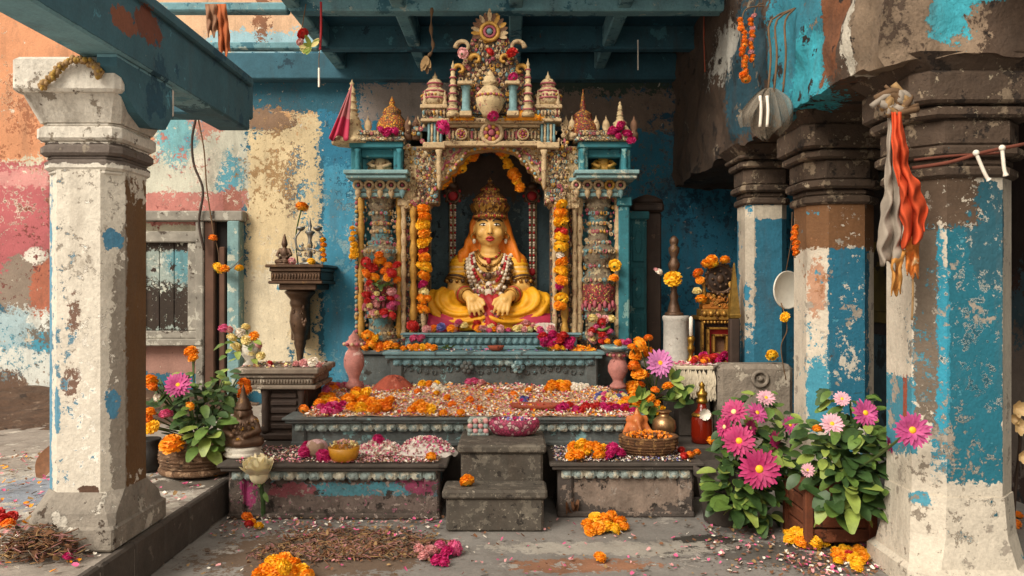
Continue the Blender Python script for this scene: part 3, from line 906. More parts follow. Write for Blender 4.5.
mb = MB(); mb.box((X(404, D0), 6.93, .86), (X(574, D0), 7.0, 2.75))
mb.build('back_panel', m_niche, SH)
mb = MB()
mb.box((X(402, D0), 6.28, .86), (X(408, D0), 6.95, 2.6)); mb.box((X(570, D0), 6.28, .86), (X(576, D0), 6.95, 2.6))
mb.box((X(402, D0), 6.28, 2.58), (X(576, D0), 7.0, 2.66))
mb.build('niche_wall', m_niche, SH)
mb = MB()
for px in (428, 452, 534, 558):
    mb.box((X(px - 3, 6.9), 6.89, 1.0), (X(px + 3, 6.9), 6.94, 2.4), 0, .008)
    beads(mb, line((X(px, 6.9), 6.885, 1.05), (X(px, 6.9), 6.885, 2.35), 28), .013, (0, 2, 1))
for k in range(60):
    a = PI * k / 59
    mb.ell((X(492, 6.9) + .5 * math.cos(a), 6.91, 2.25 + .28 * math.sin(a)), .017, RN.choice(WTS_D), 6, 4)
mb.build('niche_carving', REL, SH)

# --- outer pillars
def pillar(c, flip):
    mb = MB(); d = 6.24
    mb.box((X(c - 25, D0), 6.28, .875), (X(c + 25, D0), 6.7, 2.10), 0, .01)
    mb.build('back_pilaster', m_teal, SH)
    p = MB()
    x = X(c, d); k = d / F
    zz = lambda py: Z(py, d)
    r = lambda v: v * k
    p.box((x - r(21), 6.13, .875), (x + r(21), 6.34, zz(338)), 0, .01)
    p.lathe([(r(17), zz(340)), (r(18), zz(336)), (r(13), zz(330)), (r(12), zz(322)), (r(15), zz(312)), (r(16), zz(306)), (r(14), zz(303)), (r(16), zz(301)),
             (r(16), zz(285)), (r(18), zz(282)), (r(18), zz(278)), (r(14), zz(275)), (r(12), zz(268)), (r(15), zz(262)), (r(19), zz(254)), (r(19), zz(250)), (r(13), zz(246)),
             (r(10), zz(240)), (r(9), zz(222)), (r(11), zz(210)), (r(14), zz(206)), (r(12), zz(203)), (r(17), zz(196)), (r(19), zz(190))], (x, d, 0), 20, 1, lobes=10, lobe=.04)
    for py, rr, nn_ in ((333, 16, 12), (316, 14, 10), (309, 16.5, 12), (280, 18.5, 13), (266, 13, 9), (252, 19.5, 13), (243, 12, 9), (232, 10, 8), (224, 10, 8), (214, 11, 8), (198, 16, 11)):
        for i in range(nn_):
            a = PI + PI * (i + .5) / nn_
            boss(p, x + math.cos(a) * r(rr), d + math.sin(a) * r(rr), zz(py), .017, None, (2, 2, 3, 4, 5))
    rt = p.build('pillar', [m_orn_dark, m_pillar, m_c1, m_c4, m_c3, m_c2], SH)
    b = MB()
    b.lathe([(r(16.5), zz(305)), (r(17.5), zz(303)), (r(17), zz(296)), (r(17.6), zz(290)), (r(16.8), zz(284)), (r(16), zz(283))], (x, d, 0), 24, 0, lobes=12, lobe=.035)
    for i in range(11):
        a = PI + PI * (i + .5) / 11
        b.ell((x + math.cos(a) * r(17.6), d + math.sin(a) * r(17.6), zz(304 + 3 * (i % 2))), (r(2), r(2), r(4)), 1, 6, 5)
    b.build('cloth_band', [m_orn_red, m_c2], rt)
    c2 = MB()
    for sg in (-1, 1):
        xx = x + sg * r(19)
        prof = []
        for i in range(25):
            t = i / 24
            prof.append((r(3.4) * (.7 + .4 * abs(math.sin(t * PI * 6))), zz(338) + (zz(192) - zz(338)) * t))
        c2.lathe(prof, (xx, 6.2, 0), 8, RN.choice((0, 2)))
        beads(c2, line((xx + sg * r(4.2), 6.19, zz(335)), (xx + sg * r(4.2), 6.19, zz(195)), 34), r(1.9), (0, 1, 0, 3, 2))
    c2.build('colonnette', REL, rt)
    ca = MB()
    for (w, a, b_, ch) in ((22, 197, 193, .006), (25, 192, 187, .006), (29, 182, 178, .006)):
        ca.box((X(c - w, D0), 6.10, Z(a, D0)), (X(c + w, D0), 6.4, Z(b_, D0)), 5, ch)
    ca.box((X(c - 24, D0), 6.12, Z(193, D0)), (X(c + 24, D0), 6.4, Z(182, D0)), 4)
    for i in range(5):
        xx = X(c - 22 + i * 11, D0); zc = Z(191, D0)
        ca.torus((xx, 6.09, zc + .04), r(4), r(1.6), RN.choice((0, 2, 0)), 12, 6, (PI / 2, 0, 0))
        ca.ell((xx, 6.09, zc + .04), r(1.7), 1, 6, 4)
        ca.lathe([(0, -r(7)), (r(2.6), -r(3)), (r(3), 0), (r(2), r(2))], (xx, 6.09, zc - .01), 8, RN.choice((0, 0, 3)))
    ca.build('capital', REL + [m_pale_teal], SH)
    for sd in (-1, 1):
        f = MB(); bossfield(f, lambda x_, z_: (x_ - x) * sd > r(11), (x - r(24), x + r(24), zz(338), zz(200)), 6.2, .036, .015, WTS_D)
        f.build('relief_carving', REL, SH)
    return rt
pillar(381, 1); pillar(598, -1)
# teal strips and slim posts on the outer sides
mb = MB()
mb.box((X(356, 6.2), 6.2, .875), (X(361, 6.2), 6.5, 2.02), 0, .008); mb.build('side_post', m_teal, SH)
mb = MB()
mb.box((X(618, 6.2), 6.16, .875), (X(629, 6.2), 6.5, 2.02), 0, .01); mb.box((X(616, 6.2), 6.14, 1.98), (X(631, 6.2), 6.52, 2.05), 0, .008); mb.box((X(616, 6.2), 6.14, .875), (X(631, 6.2), 6.52, .94), 0, .008)
mb.build('side_post', m_teal, SH)

# --- narrow arch pillars
def arch_pillar(c, sg):
    mb = MB()
    mb.box((X(c - 14, D0), 6.20, .90), (X(c + 14, D0), 6.40, Z(200, D0)), 5, .008)
    for o_, dd in ((-10, 6.17), (10, 6.17), (0, 6.16)):
        prof = []
        for i in range(41):
            t = i / 40
            prof.append((s_ * (2.6 if o_ else 3.6) * (.65 + .5 * abs(math.sin(t * PI * (9 if o_ else 7)))), .93 + (Z(200, D0) - .93) * t))
        mb.lathe(prof, (X(c + o_, D0), dd, 0), 8, 0 if o_ else 2)
    bossfield(mb, lambda x, z: True, (X(c - 13, D0), X(c + 13, D0), .93, Z(202, D0)), 6.19, .038, .015, WTS)
    mb.box((X(c - 16, D0), 6.14, .88), (X(c + 16, D0), 6.42, .96), 5, .01); mb.box((X(c - 16, D0), 6.14, Z(206, D0)), (X(c + 16, D0), 6.42, Z(198, D0)), 0, .01)
    mb.build('arch_pillar', REL + [m_orn_dark], SH)
arch_pillar(413, -1); arch_pillar(565, 1)

# --- lobed arch plate
half = [(428, 209), (427, 201), (432, 196), (433, 190), (439, 187), (441, 181), (447, 178), (449, 172), (455, 169), (457, 163), (462, 160), (464, 155), (469, 151), (478, 149), (485, 148), (491.5, 147.5)]
def dense(pts, n):
    out = []
    for i in range(len(pts) - 1):
        for k in range(n): out.append((pts[i][0] + (pts[i + 1][0] - pts[i][0]) * k / n, pts[i][1] + (pts[i + 1][1] - pts[i][1]) * k / n))
    return out + [pts[-1]]
L_ = dense(half, 3)
inner = L_ + [(983 - x, y) for x, y in reversed(L_[:-1])]
nI = len(inner)
outer = []
for i, (x, y) in enumerate(inner):
    t = i / (nI - 1)
    # outer outline: up the left side, along the top, down the right side
    u = t * 3
    if u < 1: outer.append((404, 208 - u * 62))
    elif u < 2: outer.append((404 + (u - 1) * 175, 146))
    else: outer.append((579, 146 + (u - 2) * 62))
mb = MB()
mb.strip([q(x, y) for x, y in outer], [q(x, y) for x, y in inner], 6.14, 6.34, 0)
mb.build('arch_plate', m_spire, SH)
mb = MB()
cur = [Vector((X(x, D0), 6.125, Z(y, D0))) for x, y in inner]
mb.tube(cur, .015, 8, 2)
for i, p in enumerate(cur):
    if i % 2 == 0: mb.ell(p + Vector((0, -.02, .0)), .013, (0, 1, 0, 3)[i // 2 % 4], 6, 4)
cur2 = [Vector((X(x + (492 - x) * -.10, D0), 6.13, Z(y - 8, D0))) for x, y in inner]
mb.tube(cur2, .011, 6, 1)
mb.build('arch_trim', REL, SH)
def in_plate(x, z):
    px = 512 + x * F / D0; py = 288 - (z - H) * F / D0
    if not (404 < px < 579 and 146 < py < 208): return False
    pxm = px if px <= 491.5 else 983 - px
    for i in range(len(half) - 1):
        (a, b), (c, d) = half[i], half[i + 1]
        if min(a, c) <= pxm <= max(a, c) and abs(c - a) > .01:
            return py < b + (d - b) * (pxm - a) / (c - a) - 6
    return pxm < 432
for sd in (-1, 1):
    mb = MB(); bossfield(mb, lambda x, z: in_plate(x, z) and (x - X(491.5, D0)) * sd > 0, (X(404, D0), X(579, D0), Z(208, D0), Z(146, D0)), 6.125, .036, .0165)
    mb.build('arch_carving', REL, SH)

# --- lintel
mb = MB()
for a, b, y0, y1, f, m in ((443, 541, 148, 143, 6.04, 0), (446, 540, 143, 129, 6.09, 5), (444, 540, 129, 126, 6.05, 0), (440, 544, 126, 121, 6.02, 0), (446, 538, 121, 116, 6.06, 5)):
    mb.box((X(a, D0), f, Z(y0, D0)), (X(b, D0), 6.30, Z(y1, D0)), m, .006)
for i in range(24):
    px = 449 + i * 3.7
    if 482 < px < 502: continue
    mb.box((X(px, D0), 6.075, Z(140, D0)), (X(px + 2, D0), 6.1, Z(132, D0)), 0 if i % 3 else 1, .004)
for i in range(40):
    mb.ell((X(443 + i * 2.5, D0), 6.02, Z(123.5, D0)), .009, RN.choice(WTS), 6, 4)
mb.build('lintel', REL + [m_orn], SH)
for px, py, r in ((492, 135, 10), (462, 136, 5), (523, 136, 5)):
    x, z = q(px, py); mb = MB()
    mb.torus((x, 6.05, z), r * s_, r * s_ * .22, 0, 24, 8, (PI / 2, 0, 0))
    for i in range(10):
        a = i * 2 * PI / 10
        mb.ell((x + math.cos(a) * r * s_ * .62, 6.045, z + math.sin(a) * r * s_ * .62), (r * s_ * .26, .012, r * s_ * .26), 1 if i % 2 else 2, 6, 4)
    mb.ell((x, 6.04, z), (r * s_ * .34, .02, r * s_ * .34), 1, 10, 6)
    mb.build('rosette', REL, SH)

# --- kiosks over the arch shoulders
def spire_prof(top, base, rb, n=5, tip=.25):
    """stacked bulbs that get smaller upwards"""
    pr = []
    h = base - top
    for i in range(n):
        t0 = i / n; t1 = (i + 1) / n
        r0 = rb * (1 - t0 * (1 - tip)); r1 = rb * (1 - t1 * (1 - tip))
        y0 = base - h * .82 * t0; y1 = base - h * .82 * t1
        pr += [(r0, y0), (r0 * 1.02, y0 - (y0 - y1) * .18), (r0 * .72, y0 - (y0 - y1) * .3), (r0 * .95, y0 - (y0 - y1) * .6), (r1 * .7, y0 - (y0 - y1) * .92)]
    pr += [(rb * tip * .6, base - h * .84), (rb * tip, base - h * .88), (rb * tip * .4, base - h * .93), (0.0, top)]
    return pr
def latp(mb, px, prof, d, seg, mi, **kw):
    mb.lathe([(r * d / F, Z(y, d)) for r, y in prof], (X(px, d), d, 0), seg, mi, **kw)

def kiosk(c, lab=None):
    d = 6.12
    k = MB()
    latp(k, c, [(9, 146), (9, 143), (7, 142), (7, 124), (9, 122)], d, 16, 3, lobes=8, lobe=.12)
    k.box((X(c - 11, d), d - .085, Z(150, d)), (X(c + 11, d), d + .1, Z(144, d)), 0, .006)
    k.box((X(c - 13, d), d - .10, Z(124, d)), (X(c + 13, d), d + .11, Z(121, d)), 0, .005)
    k.box((X(c - 11.5, d), d - .085, Z(121, d)), (X(c + 11.5, d), d + .1, Z(111, d)), 5, .006)
    k.box((X(c - 13.5, d), d - .10, Z(111, d)), (X(c + 13.5, d), d + .11, Z(107, d)), 0, .005)
    for i in range(7):
        k.ell((X(c - 10 + i * 3.4, d), d - .10, Z(115.5, d)), (.009, .008, .02), RN.choice(WTS), 6, 4)
    for sg in (-1, 1): latp(k, c + sg * 10, [(2.4, 107), (2.6, 103), (1.5, 100), (2.2, 97), (.8, 93), (0, 89)], d - .07, 8, 0)
    for i in range(5):
        latp(k, c - 6 + i * 3, [(1.2, 143), (1.6, 138), (1.0, 134), (1.5, 126), (1.5, 124)], d - .062, 6, 0 if i % 2 else 3)
    rt = k.build('kiosk', REL + [m_orn], SH)
    m = MB()
    latp(m, c, [(11, 107), (13, 102), (13, 97), (11, 92), (8, 89), (5.5, 87.5), (7, 86), (7.5, 83), (5, 80), (2, 78.5), (2.5, 77), (1, 75), (0, 71)], d, 20, 0, lobes=10, lobe=.05)
    for r_, y_ in ((13.2, 100), (11.6, 93), (7.4, 84.5), (6.2, 88)):
        m.torus((X(c, d), d, Z(y_, d)), r_ * d / F, .007, 1, 24, 6)
    for i in range(12):
        a = PI + PI * (i + .5) / 12; boss(m, X(c, d) + math.cos(a) * 13.4 * d / F, d + math.sin(a) * 13.4 * d / F, Z(97, d), .013, 1, (1, 2, 0))
    m.build('dome', [m_spire, m_c2, m_c3], rt)
kiosk(435); kiosk(548)
# shoulder carving under the kiosks
for c in (435, 548):
    mb = MB()
    sg = -1 if c < 490 else 1; xa, xb = sorted((c + sg * 19, c - sg * 3))
    mb.box((X(xa, D0), 6.12, Z(204, D0)), (X(xb, D0), 6.34, Z(148, D0)), 5, .01)
    bossfield(mb, lambda x, z: True, (X(xa, D0), X(xb, D0), Z(202, D0), Z(148, D0)), 6.10, .034, .016)
    latp(mb, c - sg * 4, [(0, 190), (2, 186), (2.4, 176), (3, 165), (2.4, 155), (4, 150)], 6.06, 8, 0)
    mb.build('shoulder', REL + [m_orn], SH)

# --- pediment
d = 6.10
mb = MB()
poly = [(446, 116), (538, 116), (532, 100), (528, 84), (521, 70), (512, 50), (503, 30), (497, 20), (490, 15), (483, 20), (477, 30), (469, 50), (461, 70), (455, 84), (451, 100)]
mb.prism([(X(a, d), Z(b, d)) for a, b in poly], 6.02, 6.13, 0)
mb.build('pediment', m_orn_dark, SH)
def in_ped(x, z):
    px = 512 + x * F / d; py = 288 - (z - H) * F / d
    if py > 114 or py < 18: return False
    w = 43 * (py - 5) / 111 if py > 30 else 6
    return abs(px - 490.5) < w + 2
mb = MB(); bossfield(mb, in_ped, (X(446, d), X(536, d), Z(114, d), Z(17, d)), 6.015, .036, .0175)
x, z = X(490, d), Z(36, d)
mb.torus((x, 6.0, z), 8.5 * s_, 2 * s_, 2, 28, 8, (PI / 2, 0, 0)); mb.torus((x, 5.995, z), 5 * s_, 1.4 * s_, 1, 20, 8, (PI / 2, 0, 0)); mb.ell((x, 5.99, z), (3 * s_, .02, 3 * s_), 3, 10, 6)
for i in range(15):
    a = PI * (-.12 + 1.24 * i / 14)
    mb.petal((x + math.cos(a) * 9.5 * s_, 6.01, z + math.sin(a) * 9.5 * s_), (math.cos(a), -.15, math.sin(a)), (0, -1, 0), 9 * s_ * (1.0 if i != 7 else 1.4), 4.5 * s_, RN.choice((0, 2, 4)), .25)
for sg in (-1, 1):
    for (dx, py, R) in ((26, 52, 8), (30, 74, 6), (14, 64, 6)):
        c = Vector((X(490.5 + sg * dx, d), 6.0, Z(py, d)))
        pts = [c + Vector((sg * math.cos(t * 5.2) * R * s_ * (1 - t * .75), -.02 * t, math.sin(t * 5.2) * R * s_ * (1 - t * .75))) for t in [i / 20 for i in range(21)]]
        mb.tube(pts, [.02 * (1 - .5 * i / 20) for i in range(21)], 6, 0 if R > 6 else 2)
mb.build('pediment_carving', REL, SH)
for c, ytop in ((453, 60), (528, 58)):
    m = MB(); latp(m, c, [(6.5, 117), (6.5, 113), (5, 112)] + spire_prof(ytop, 112, 5.2, 5, .4), 5.99, 12, 0)
    for k in range(6):
        m.torus((X(c, 5.99), 5.99, Z(110 - k * 8, 5.99)), (5.2 - k * .55) * 5.99 / F, .006, 1, 16, 5)
    m.build('spire', [m_spire, m_c2], SH)
for c in (466, 513):
    mb = MB()
    latp(mb, c, [(5.2, 113), (5.2, 110), (4, 109), (3.9, 90), (5, 88), (5.4, 86)], 5.98, 14, 3, lobes=7, lobe=.06)
    mb.box((X(c - 8, 5.98), 5.92, Z(86, 5.98)), (X(c + 7, 5.98), 6.04, Z(82.5, 5.98)), 0, .005)
    mb.box((X(c - 6, 5.98), 5.93, Z(117, 5.98)), (X(c + 6, 5.98), 6.04, Z(112, 5.98)), 0, .005)
    mb.build('pediment_column', REL, SH)
mb = MB()
latp(mb, 490, [(7, 117), (8, 114), (12, 108), (14, 101), (13, 94), (8, 88.5), (5.5, 86), (7.5, 84.5), (8, 82), (6, 80.5), (6.5, 78), (4, 76), (3, 73), (0, 70)], 5.97, 22, 0, lobes=9, lobe=.05)
for i in range(16):
    a = PI + PI * i / 15
    mb.ell((X(490, 5.97) + math.cos(a) * 13.5 * 5.97 / F, 5.97 + math.sin(a) * 13.5 * 5.97 / F, Z(97, 5.97)), .012, 1 + (i % 2), 6, 4)
mb.build('pot_finial', [m_spire, m_c2, m_c3], SH)

# --- side pavilions
def pavilion(c, sg, statue_mat):
    d = 6.14
    mb = MB()
    mb.box((X(c - 29, d), 5.98, Z(181, d)), (X(c + 30, d), 6.5, Z(177, d)), 0, .006)
    mb.box((X(c - 31, d), 5.96, Z(177, d)), (X(c + 32, d), 6.5, Z(173, d)), 1, .006)
    mb.build('pavilion_floor', [m_pale_teal, m_pale_teal], SH)
    mb = MB()
    mb.box((X(c - 26, d), 6.06, Z(173, d)), (X(c - 17, d), 6.2, Z(146, d)), 0, .008); mb.box((X(c + 16, d), 6.06, Z(173, d)), (X(c + 25, d), 6.2, Z(146, d)), 0, .008)
    mb.box((X(c - 26, d), 6.36, Z(173, d)), (X(c + 25, d), 6.44, Z(146, d)), 0)
    mb.box((X(c - 27, d), 6.03, Z(150, d)), (X(c + 26, d), 6.4, Z(144, d)), 0, .006)
    mb.box((X(c - 17, d), 6.10, Z(158, d)), (X(c + 17, d), 6.2, Z(150, d)), 0, .006)
    for e in (-21.5, 20.5):
        latp(mb, c + e, [(3.5, 172), (3.5, 169), (2, 167), (3, 160), (2, 153), (3.5, 149)], 6.04, 8, 0)
    mb.build('pavilion', m_teal, SH)
    mb = MB()   # small seated relief figure inside
    mb.ell((X(c, d), 6.2, Z(168, d)), (.10, .06, .045), 0, 12, 8); mb.ell((X(c, d), 6.2, Z(162, d)), (.05, .045, .06), 0, 10, 8)
    mb.ell((X(c, d), 6.19, Z(156, d)), .03, 0, 10, 8); mb.lathe([(.03, 0), (.02, .03), (0, .05)], (X(c, d), 6.19, Z(154, d)), 8, 0)
    for k in (-1, 1): mb.tube([(X(c, d) + k * .05, 6.18, Z(160, d)), (X(c, d) + k * .085, 6.16, Z(164, d)), (X(c, d) + k * .03, 6.13, Z(167, d))], .016, 6, 0)
    mb.build('niche_figure', statue_mat, SH)
    mb = MB()
    mb.box((X(c - 31, d), 6.0, Z(144, d)), (X(c + 28, d), 6.45, Z(140, d)), 5, .006)
    mb.box((X(c - 27, d), 6.03, Z(140, d)), (X(c + 25, d), 6.45, Z(133, d)), 5, .006)
    for i in range(16): boss(mb, X(c - 25 + i * 3.4, d), 6.02, Z(136.5, d), .013)
    mb.build('pavilion_cornice', REL + [m_orn], SH)
pavilion(379, -1, m_c1); pavilion(604, 1, m_c3)
# bell roof with turned spire, left, and its slimmer twin, right
m = MB(); latp(m, 352, [(19, 145), (20, 142), (17, 139), (14, 133), (10, 128), (8, 124), (9, 122), (7, 119)] + spire_prof(79, 119, 7, 4, .35), 6.12, 20, 0, lobes=10, lobe=.04)
m.build('bell_spire', m_spire, SH)
m = MB(); latp(m, 620, [(14, 141), (15, 138), (12, 135), (9, 129), (6, 125), (7, 123), (4, 121)] + spire_prof(101, 121, 4, 3, .4), 6.12, 20, 0, lobes=10, lobe=.04)
m.build('bell_spire', m_spire, SH)
m_odome = ORN('orange dome', ['#d88a1c', '#e8a428', '#c06a14', '#d89a30', '#b85820'], 60)
for c, t, b, nm in ((392, 100, 134, 'gilded_dome'), (583, 92, 138, 'gilded_dome')):
    m = MB(); latp(m, c, [(14, b), (15, b - 5), (14, b - 11), (11, b - 16), (8, b - 19), (9, b - 21), (8, b - 24), (4, b - 27), (2, b - 29), (3, b - 31), (0, t - 4)], 6.16, 20, 0, lobes=10, lobe=.06)
    m.build(nm, m_odome if c < 400 else ORN('orange dome dull', ['#a85c1c', '#c88428', '#8c4018', '#a87830', '#98302c'], 60), SH)
# small bud finials along the roofs
for c in (368, 408, 416, 566, 572, 596, 606, 634, 418):
    mb = MB(); latp(mb, c, [(4, 140), (4.5, 134), (2.5, 131), (4, 127), (3, 122), (1, 119), (0, 115)], 6.1 + .05 * hsh(c), 8, RN.choice((0, 0, 4))); mb.build('roof_finial', REL, SH)
for c in (410, 419, 560, 570):
    mb = MB()
    for k in range(9): boss(mb, X(c + RN.uniform(-7, 7), 6.1), 6.07, Z(RN.uniform(122, 150), 6.1), .02)
    mb.build('roof_carving', REL, SH)

# ================================================================== stepped altar
def shells(mb, x0, x1, y, z, w, h, mi, n):
    """row of carved shells or lotus tabs under a cornice"""
    st = (x1 - x0) / n
    for i in range(n):
        c = x0 + (i + .5) * st
        pr = []
        mb.box((c - st * .42, y - .018, z - h * .45), (c + st * .42, y + .02, z + h * .5), mi, .013)
        mb.ell((c, y - .012, z - h * .02), (st * .30, .016, h * .36), mi, 8, 6)
        mb.box((c + st * .43, y - .004, z - h * .2), (c + st * .57, y + .02, z + h * .45), mi)

def tier(nm, x0, x1, y0, y1, z0, z1, lab, n, mt, ms, crn=.045, over=.03, panel=None):
    t = thing(nm, ((x0 + x1) / 2, y0, z0), lab, 'altar tier', 'tiers of the stepped altar', 'thing')
    mb = MB()
    mb.box((x0 + .02, y0 + .03, z0), (x1 - .02, y1, z1 - .03), 0, .008)
    mb.box((x0, y0, z0), (x1, y1, z0 + .035), 0, .008)
    pw = .09
    for a in (x0 + .005, x1 - .005 - pw): mb.box((a, y0 + .005, z0 + .02), (a + pw, y0 + .12, z1 - .03), 0, .012)
    mb.build('body', panel or mt, t)
    mb = MB()
    mb.box((x0 - over, y0 - over, z1 - crn), (x1 + over, y1, z1 - crn * .35), 0, .008)
    mb.box((x0 - over - .015, y0 - over - .015, z1 - crn * .45), (x1 + over + .015, y1, z1), 0, .008)
    mb.build('cornice', mt, t)
    mb = MB(); shells(mb, x0 + .02, x1 - .02, y0 + .012, z1 - crn - .030, .05, .058, 0, n)
    mb.build('shell_row', ms, t)
    return t
m_pan = PAINT('painted altar panel', '#574c44', [
    ('#4a8490', (-.85, 4.69, .165), (.40, .3, .04), 2.4, 'b'), ('#8c3a58', (-.55, 4.69, .18), (.10, .3, .06), 3.0, 'e'), ('#8a4a50', (-1.28, 4.69, .15), (.14, .3, .05), 2.2, 'e'),
    ('#6f6058', (-.9, 4.69, .09), (.7, .3, .04), 2.4, 'b'), ('#9c3868', (-1.55, 4.69, .15), (.05, .3, .10), 2.0, 'e')], [('#a08f84', 26, .58), ('#a8687a', 30, .62), ('#362e28', 14, .58)], var=.3, nscale=5, bump=.6, org=(-1.04, 4.66, 0))
tier('altar_tier', -1.66, -.42, 4.66, 5.16, 0, .33, 'lowest altar tier on the left of the stone steps with a blue painted panel', 16, m_dark_stone, m_shell, panel=m_pan)
m_pan2 = PAINT('scraped altar panel', '#4f4640', [('#8c7a6c', (.75, 4.69, .14), (.38, .3, .10), 2.0, 'e')], [('#a09286', 12, .60), ('#9a6a54', 14, .67), ('#362e28', 8, .62)], var=.3, nscale=5, bump=.6, org=(.67, 4.70, 0))
tier('altar_tier', .265, 1.075, 4.70, 5.16, 0, .33, 'lowest altar tier on the right of the stone steps with a scraped grey panel', 11, m_dark_stone, m_shell, panel=m_pan2)
mb = MB(); mb.box((-1.66, 5.165, 0), (1.0, 7.0, .324), 0, .01); mb.box((1.0, 5.165, 0), (1.42, 5.73, .324), 0, .01)
o = mb.build('altar_platform', m_dark_stone); tag(o, 'broad dark platform under the upper altar tiers', 'platform', kind='thing')
tier('altar_tier', -1.43, .83, 5.165, 7.0, .325, .518, 'second altar tier covered with loose petals and marigolds', 30, m_altar, m_shell, .04)
t3 = tier('altar_tier', -.90, .635, 5.88, 6.085, .518, .882, 'third altar tier with a pale blue cornice below the statue', 20, m_altar_blue, m_altar_blue, .05, panel=m_altar)
mb = MB()
for i in range(26): boss(mb, -.86 + i * .057, 5.905, .74 + .012 * math.sin(i), .02, (0, 2)[i % 2])
for px in (467, 518): boss(mb, X(px, 5.88), 5.87, .77, .05, 0)
mb.build('carved_frieze', [m_altar, m_altar_blue, m_altar, m_altar_blue, m_altar], t3)
t4 = tier('altar_tier', X(404, 6.0), X(578, 6.0), 6.02, 6.125, .882, 1.01, 'topmost narrow altar tier carrying the seated statue', 24, m_altar_blue, m_altar_blue, .03, .012)
mb = MB(); mb.box((X(430, 6.13), 6.125, .882), (X(549, 6.13), 6.9, 1.01), 0, .006); mb.build('seat_slab', m_altar_blue, t4)

# steps
def step(x0, x1, y0, y1, z0, z1, lab):
    t = thing('stone_step', ((x0 + x1) / 2, y0, z0), lab, 'step', 'stone steps to the altar', 'thing')
    mb = MB(); mb.box((x0 + .02, y0 + .02, z0), (x1 - .02, y1, z1 - .045), 0, .014); mb.build('riser', m_step, t)
    mb = MB(); mb.box((x0, y0 - .005, z1 - .05), (x1, y1, z1), 0, .016); mb.build('tread', m_step, t)
step(-.385, .195, 4.40, 4.63, 0, .237, 'wide lower stone step in front of the altar')
step(-.318, .200, 4.635, 5.12, .0, .44, 'narrower upper stone step between the two lowest altar tiers')
# ================================================================== seated deity statue
def s(px, py, dy=0.0): return P(px, py, 6.5 + dy)
m_skin = M('painted skin', '#dfae5e', .45, var=.10, scale=6, bump=.1)
m_dhoti = M('yellow cloth', '#e2a012', .6, var=.16, scale=7, bump=.2)
m_veil = M('orange cloth', '#d9760f', .65, var=.2, scale=7, bump=.2)
m_redc = M('red cloth', '#a81f24', .65, var=.25, scale=9, bump=.2)
m_magc = M('crimson cloth', '#b02848', .7, var=.25, scale=9, bump=.2)
m_dark = M('dark paint', '#1d1411', .5, var=.1)
m_lip = M('lip red', '#b02a2c', .45, var=.1)
m_eye = M('eye white', '#efe6d6', .4, var=.03)
m_pearl = M('pearl', '#d9c9b0', .4, var=.2, scale=40)
m_crown = ORN('crown gilt', ['#b07830', '#c89444', '#8c5424', '#a8683a', '#d0a050', '#8a3a28'], 75, .45, metal=.35)

ST = thing('deity_statue', s(488, 330, -.05), 'seated cross-legged deity statue with a tall crown, necklaces and yellow cloth', 'statue', kind='thing')
mb = MB()
# head and face
mb.ell(s(490, 227), (.124, .128, .150), seg=20, rings=14)
mb.ell(s(490, 235.5, -.02), (.108, .106, .100), seg=20, rings=14)
mb.ell(s(490, 243, -.06), (.040, .045, .034), seg=14, rings=10)
for sg in (-1, 1):
    mb.ell(s(490 + sg * 7.5, 233, -.085), (.046, .038, .042), seg=14, rings=10)
    mb.ell(s(490 + sg * 15.5, 230, .01), (.018, .035, .045), seg=12, rings=8)
cap(mb, s(490, 224, -.118), s(490, 232, -.142), .013, .019)
for sg in (-1, 1): mb.ell(s(490 + sg * 1.7, 232.6, -.128), .014)
mb.ell(s(490, 219, -.09), (.09, .04, .03))
cap(mb, s(490, 246), s(490, 258, .02), .075, .09)
# trunk
mb.ell(s(489, 273, .02), (.235, .150, .175), seg=24, rings=16)
mb.ell(s(489, 296, .0), (.205, .155, .150), seg=24, rings=16)
cap(mb, s(463, 265, .03), s(515, 265, .03), .088, .088)
for sg in (-1, 1): mb.ell(s(489 + sg * 12, 272, -.08), (.095, .07, .085), seg=16, rings=10)
# arms and hands
HANDS = []
for sg in (-1, 1):
    cxx = 489
    sh = s(cxx + sg * 28, 266, .03); el = s(cxx + sg * 33.5, 290, -.06); wr = s(cxx + sg * 20, 296.5, -.28)
    cap(mb, sh, el, .092, .072); cap(mb, el, wr, .07, .043)
    HANDS.append((sg, sh, el, wr))
    fwd = (wr - el).normalized()
    pc = wr + Vector((-sg * .03, -.045, -.028))
    dirn = Vector((-sg * .30, -.45, -.84)).normalized()
    side = Vector((sg, -.1, -.25)); side = (side - dirn * side.dot(dirn)).normalized()
    back = dirn.cross(side).normalized()
    if back.y > 0: back = -back
    for k in range(4):
        a = pc + side * (.033 * (1.5 - k) / 1.5) - dirn * .03
        cap(mb, a, pc + side * (.040 * (1.5 - k) / 1.5) + dirn * .045, .021, .019)
    cap(mb, wr, pc, .042, .036)
    for k, L in enumerate((.062, .078, .086, .074)):
        off = (.046 * (k - 1.5) / 1.5) * -1
        b0 = pc + side * off + dirn * .045
        d2 = (dirn + side * off * 2.2).normalized()
        b1 = b0 + d2 * L * .55 + back * .008
        d3 = (d2 - back * .75).normalized()
        b2 = b1 + d3 * L * .55
        cap(mb, b0, b1, .0145, .0135); cap(mb, b1, b2, .0135, .0105)
    t0 = pc - side * .038 - dirn * .01
    t1 = t0 - side * .035 + dirn * .04 + back * .01
    cap(mb, t0, t1, .017, .015); cap(mb, t1, t1 + (dirn * .8 - side * .1).normalized() * .04, .0145, .011)
body = remeshed(mb, 'body', [m_skin], ST, voxel=.0075, smooth=5)

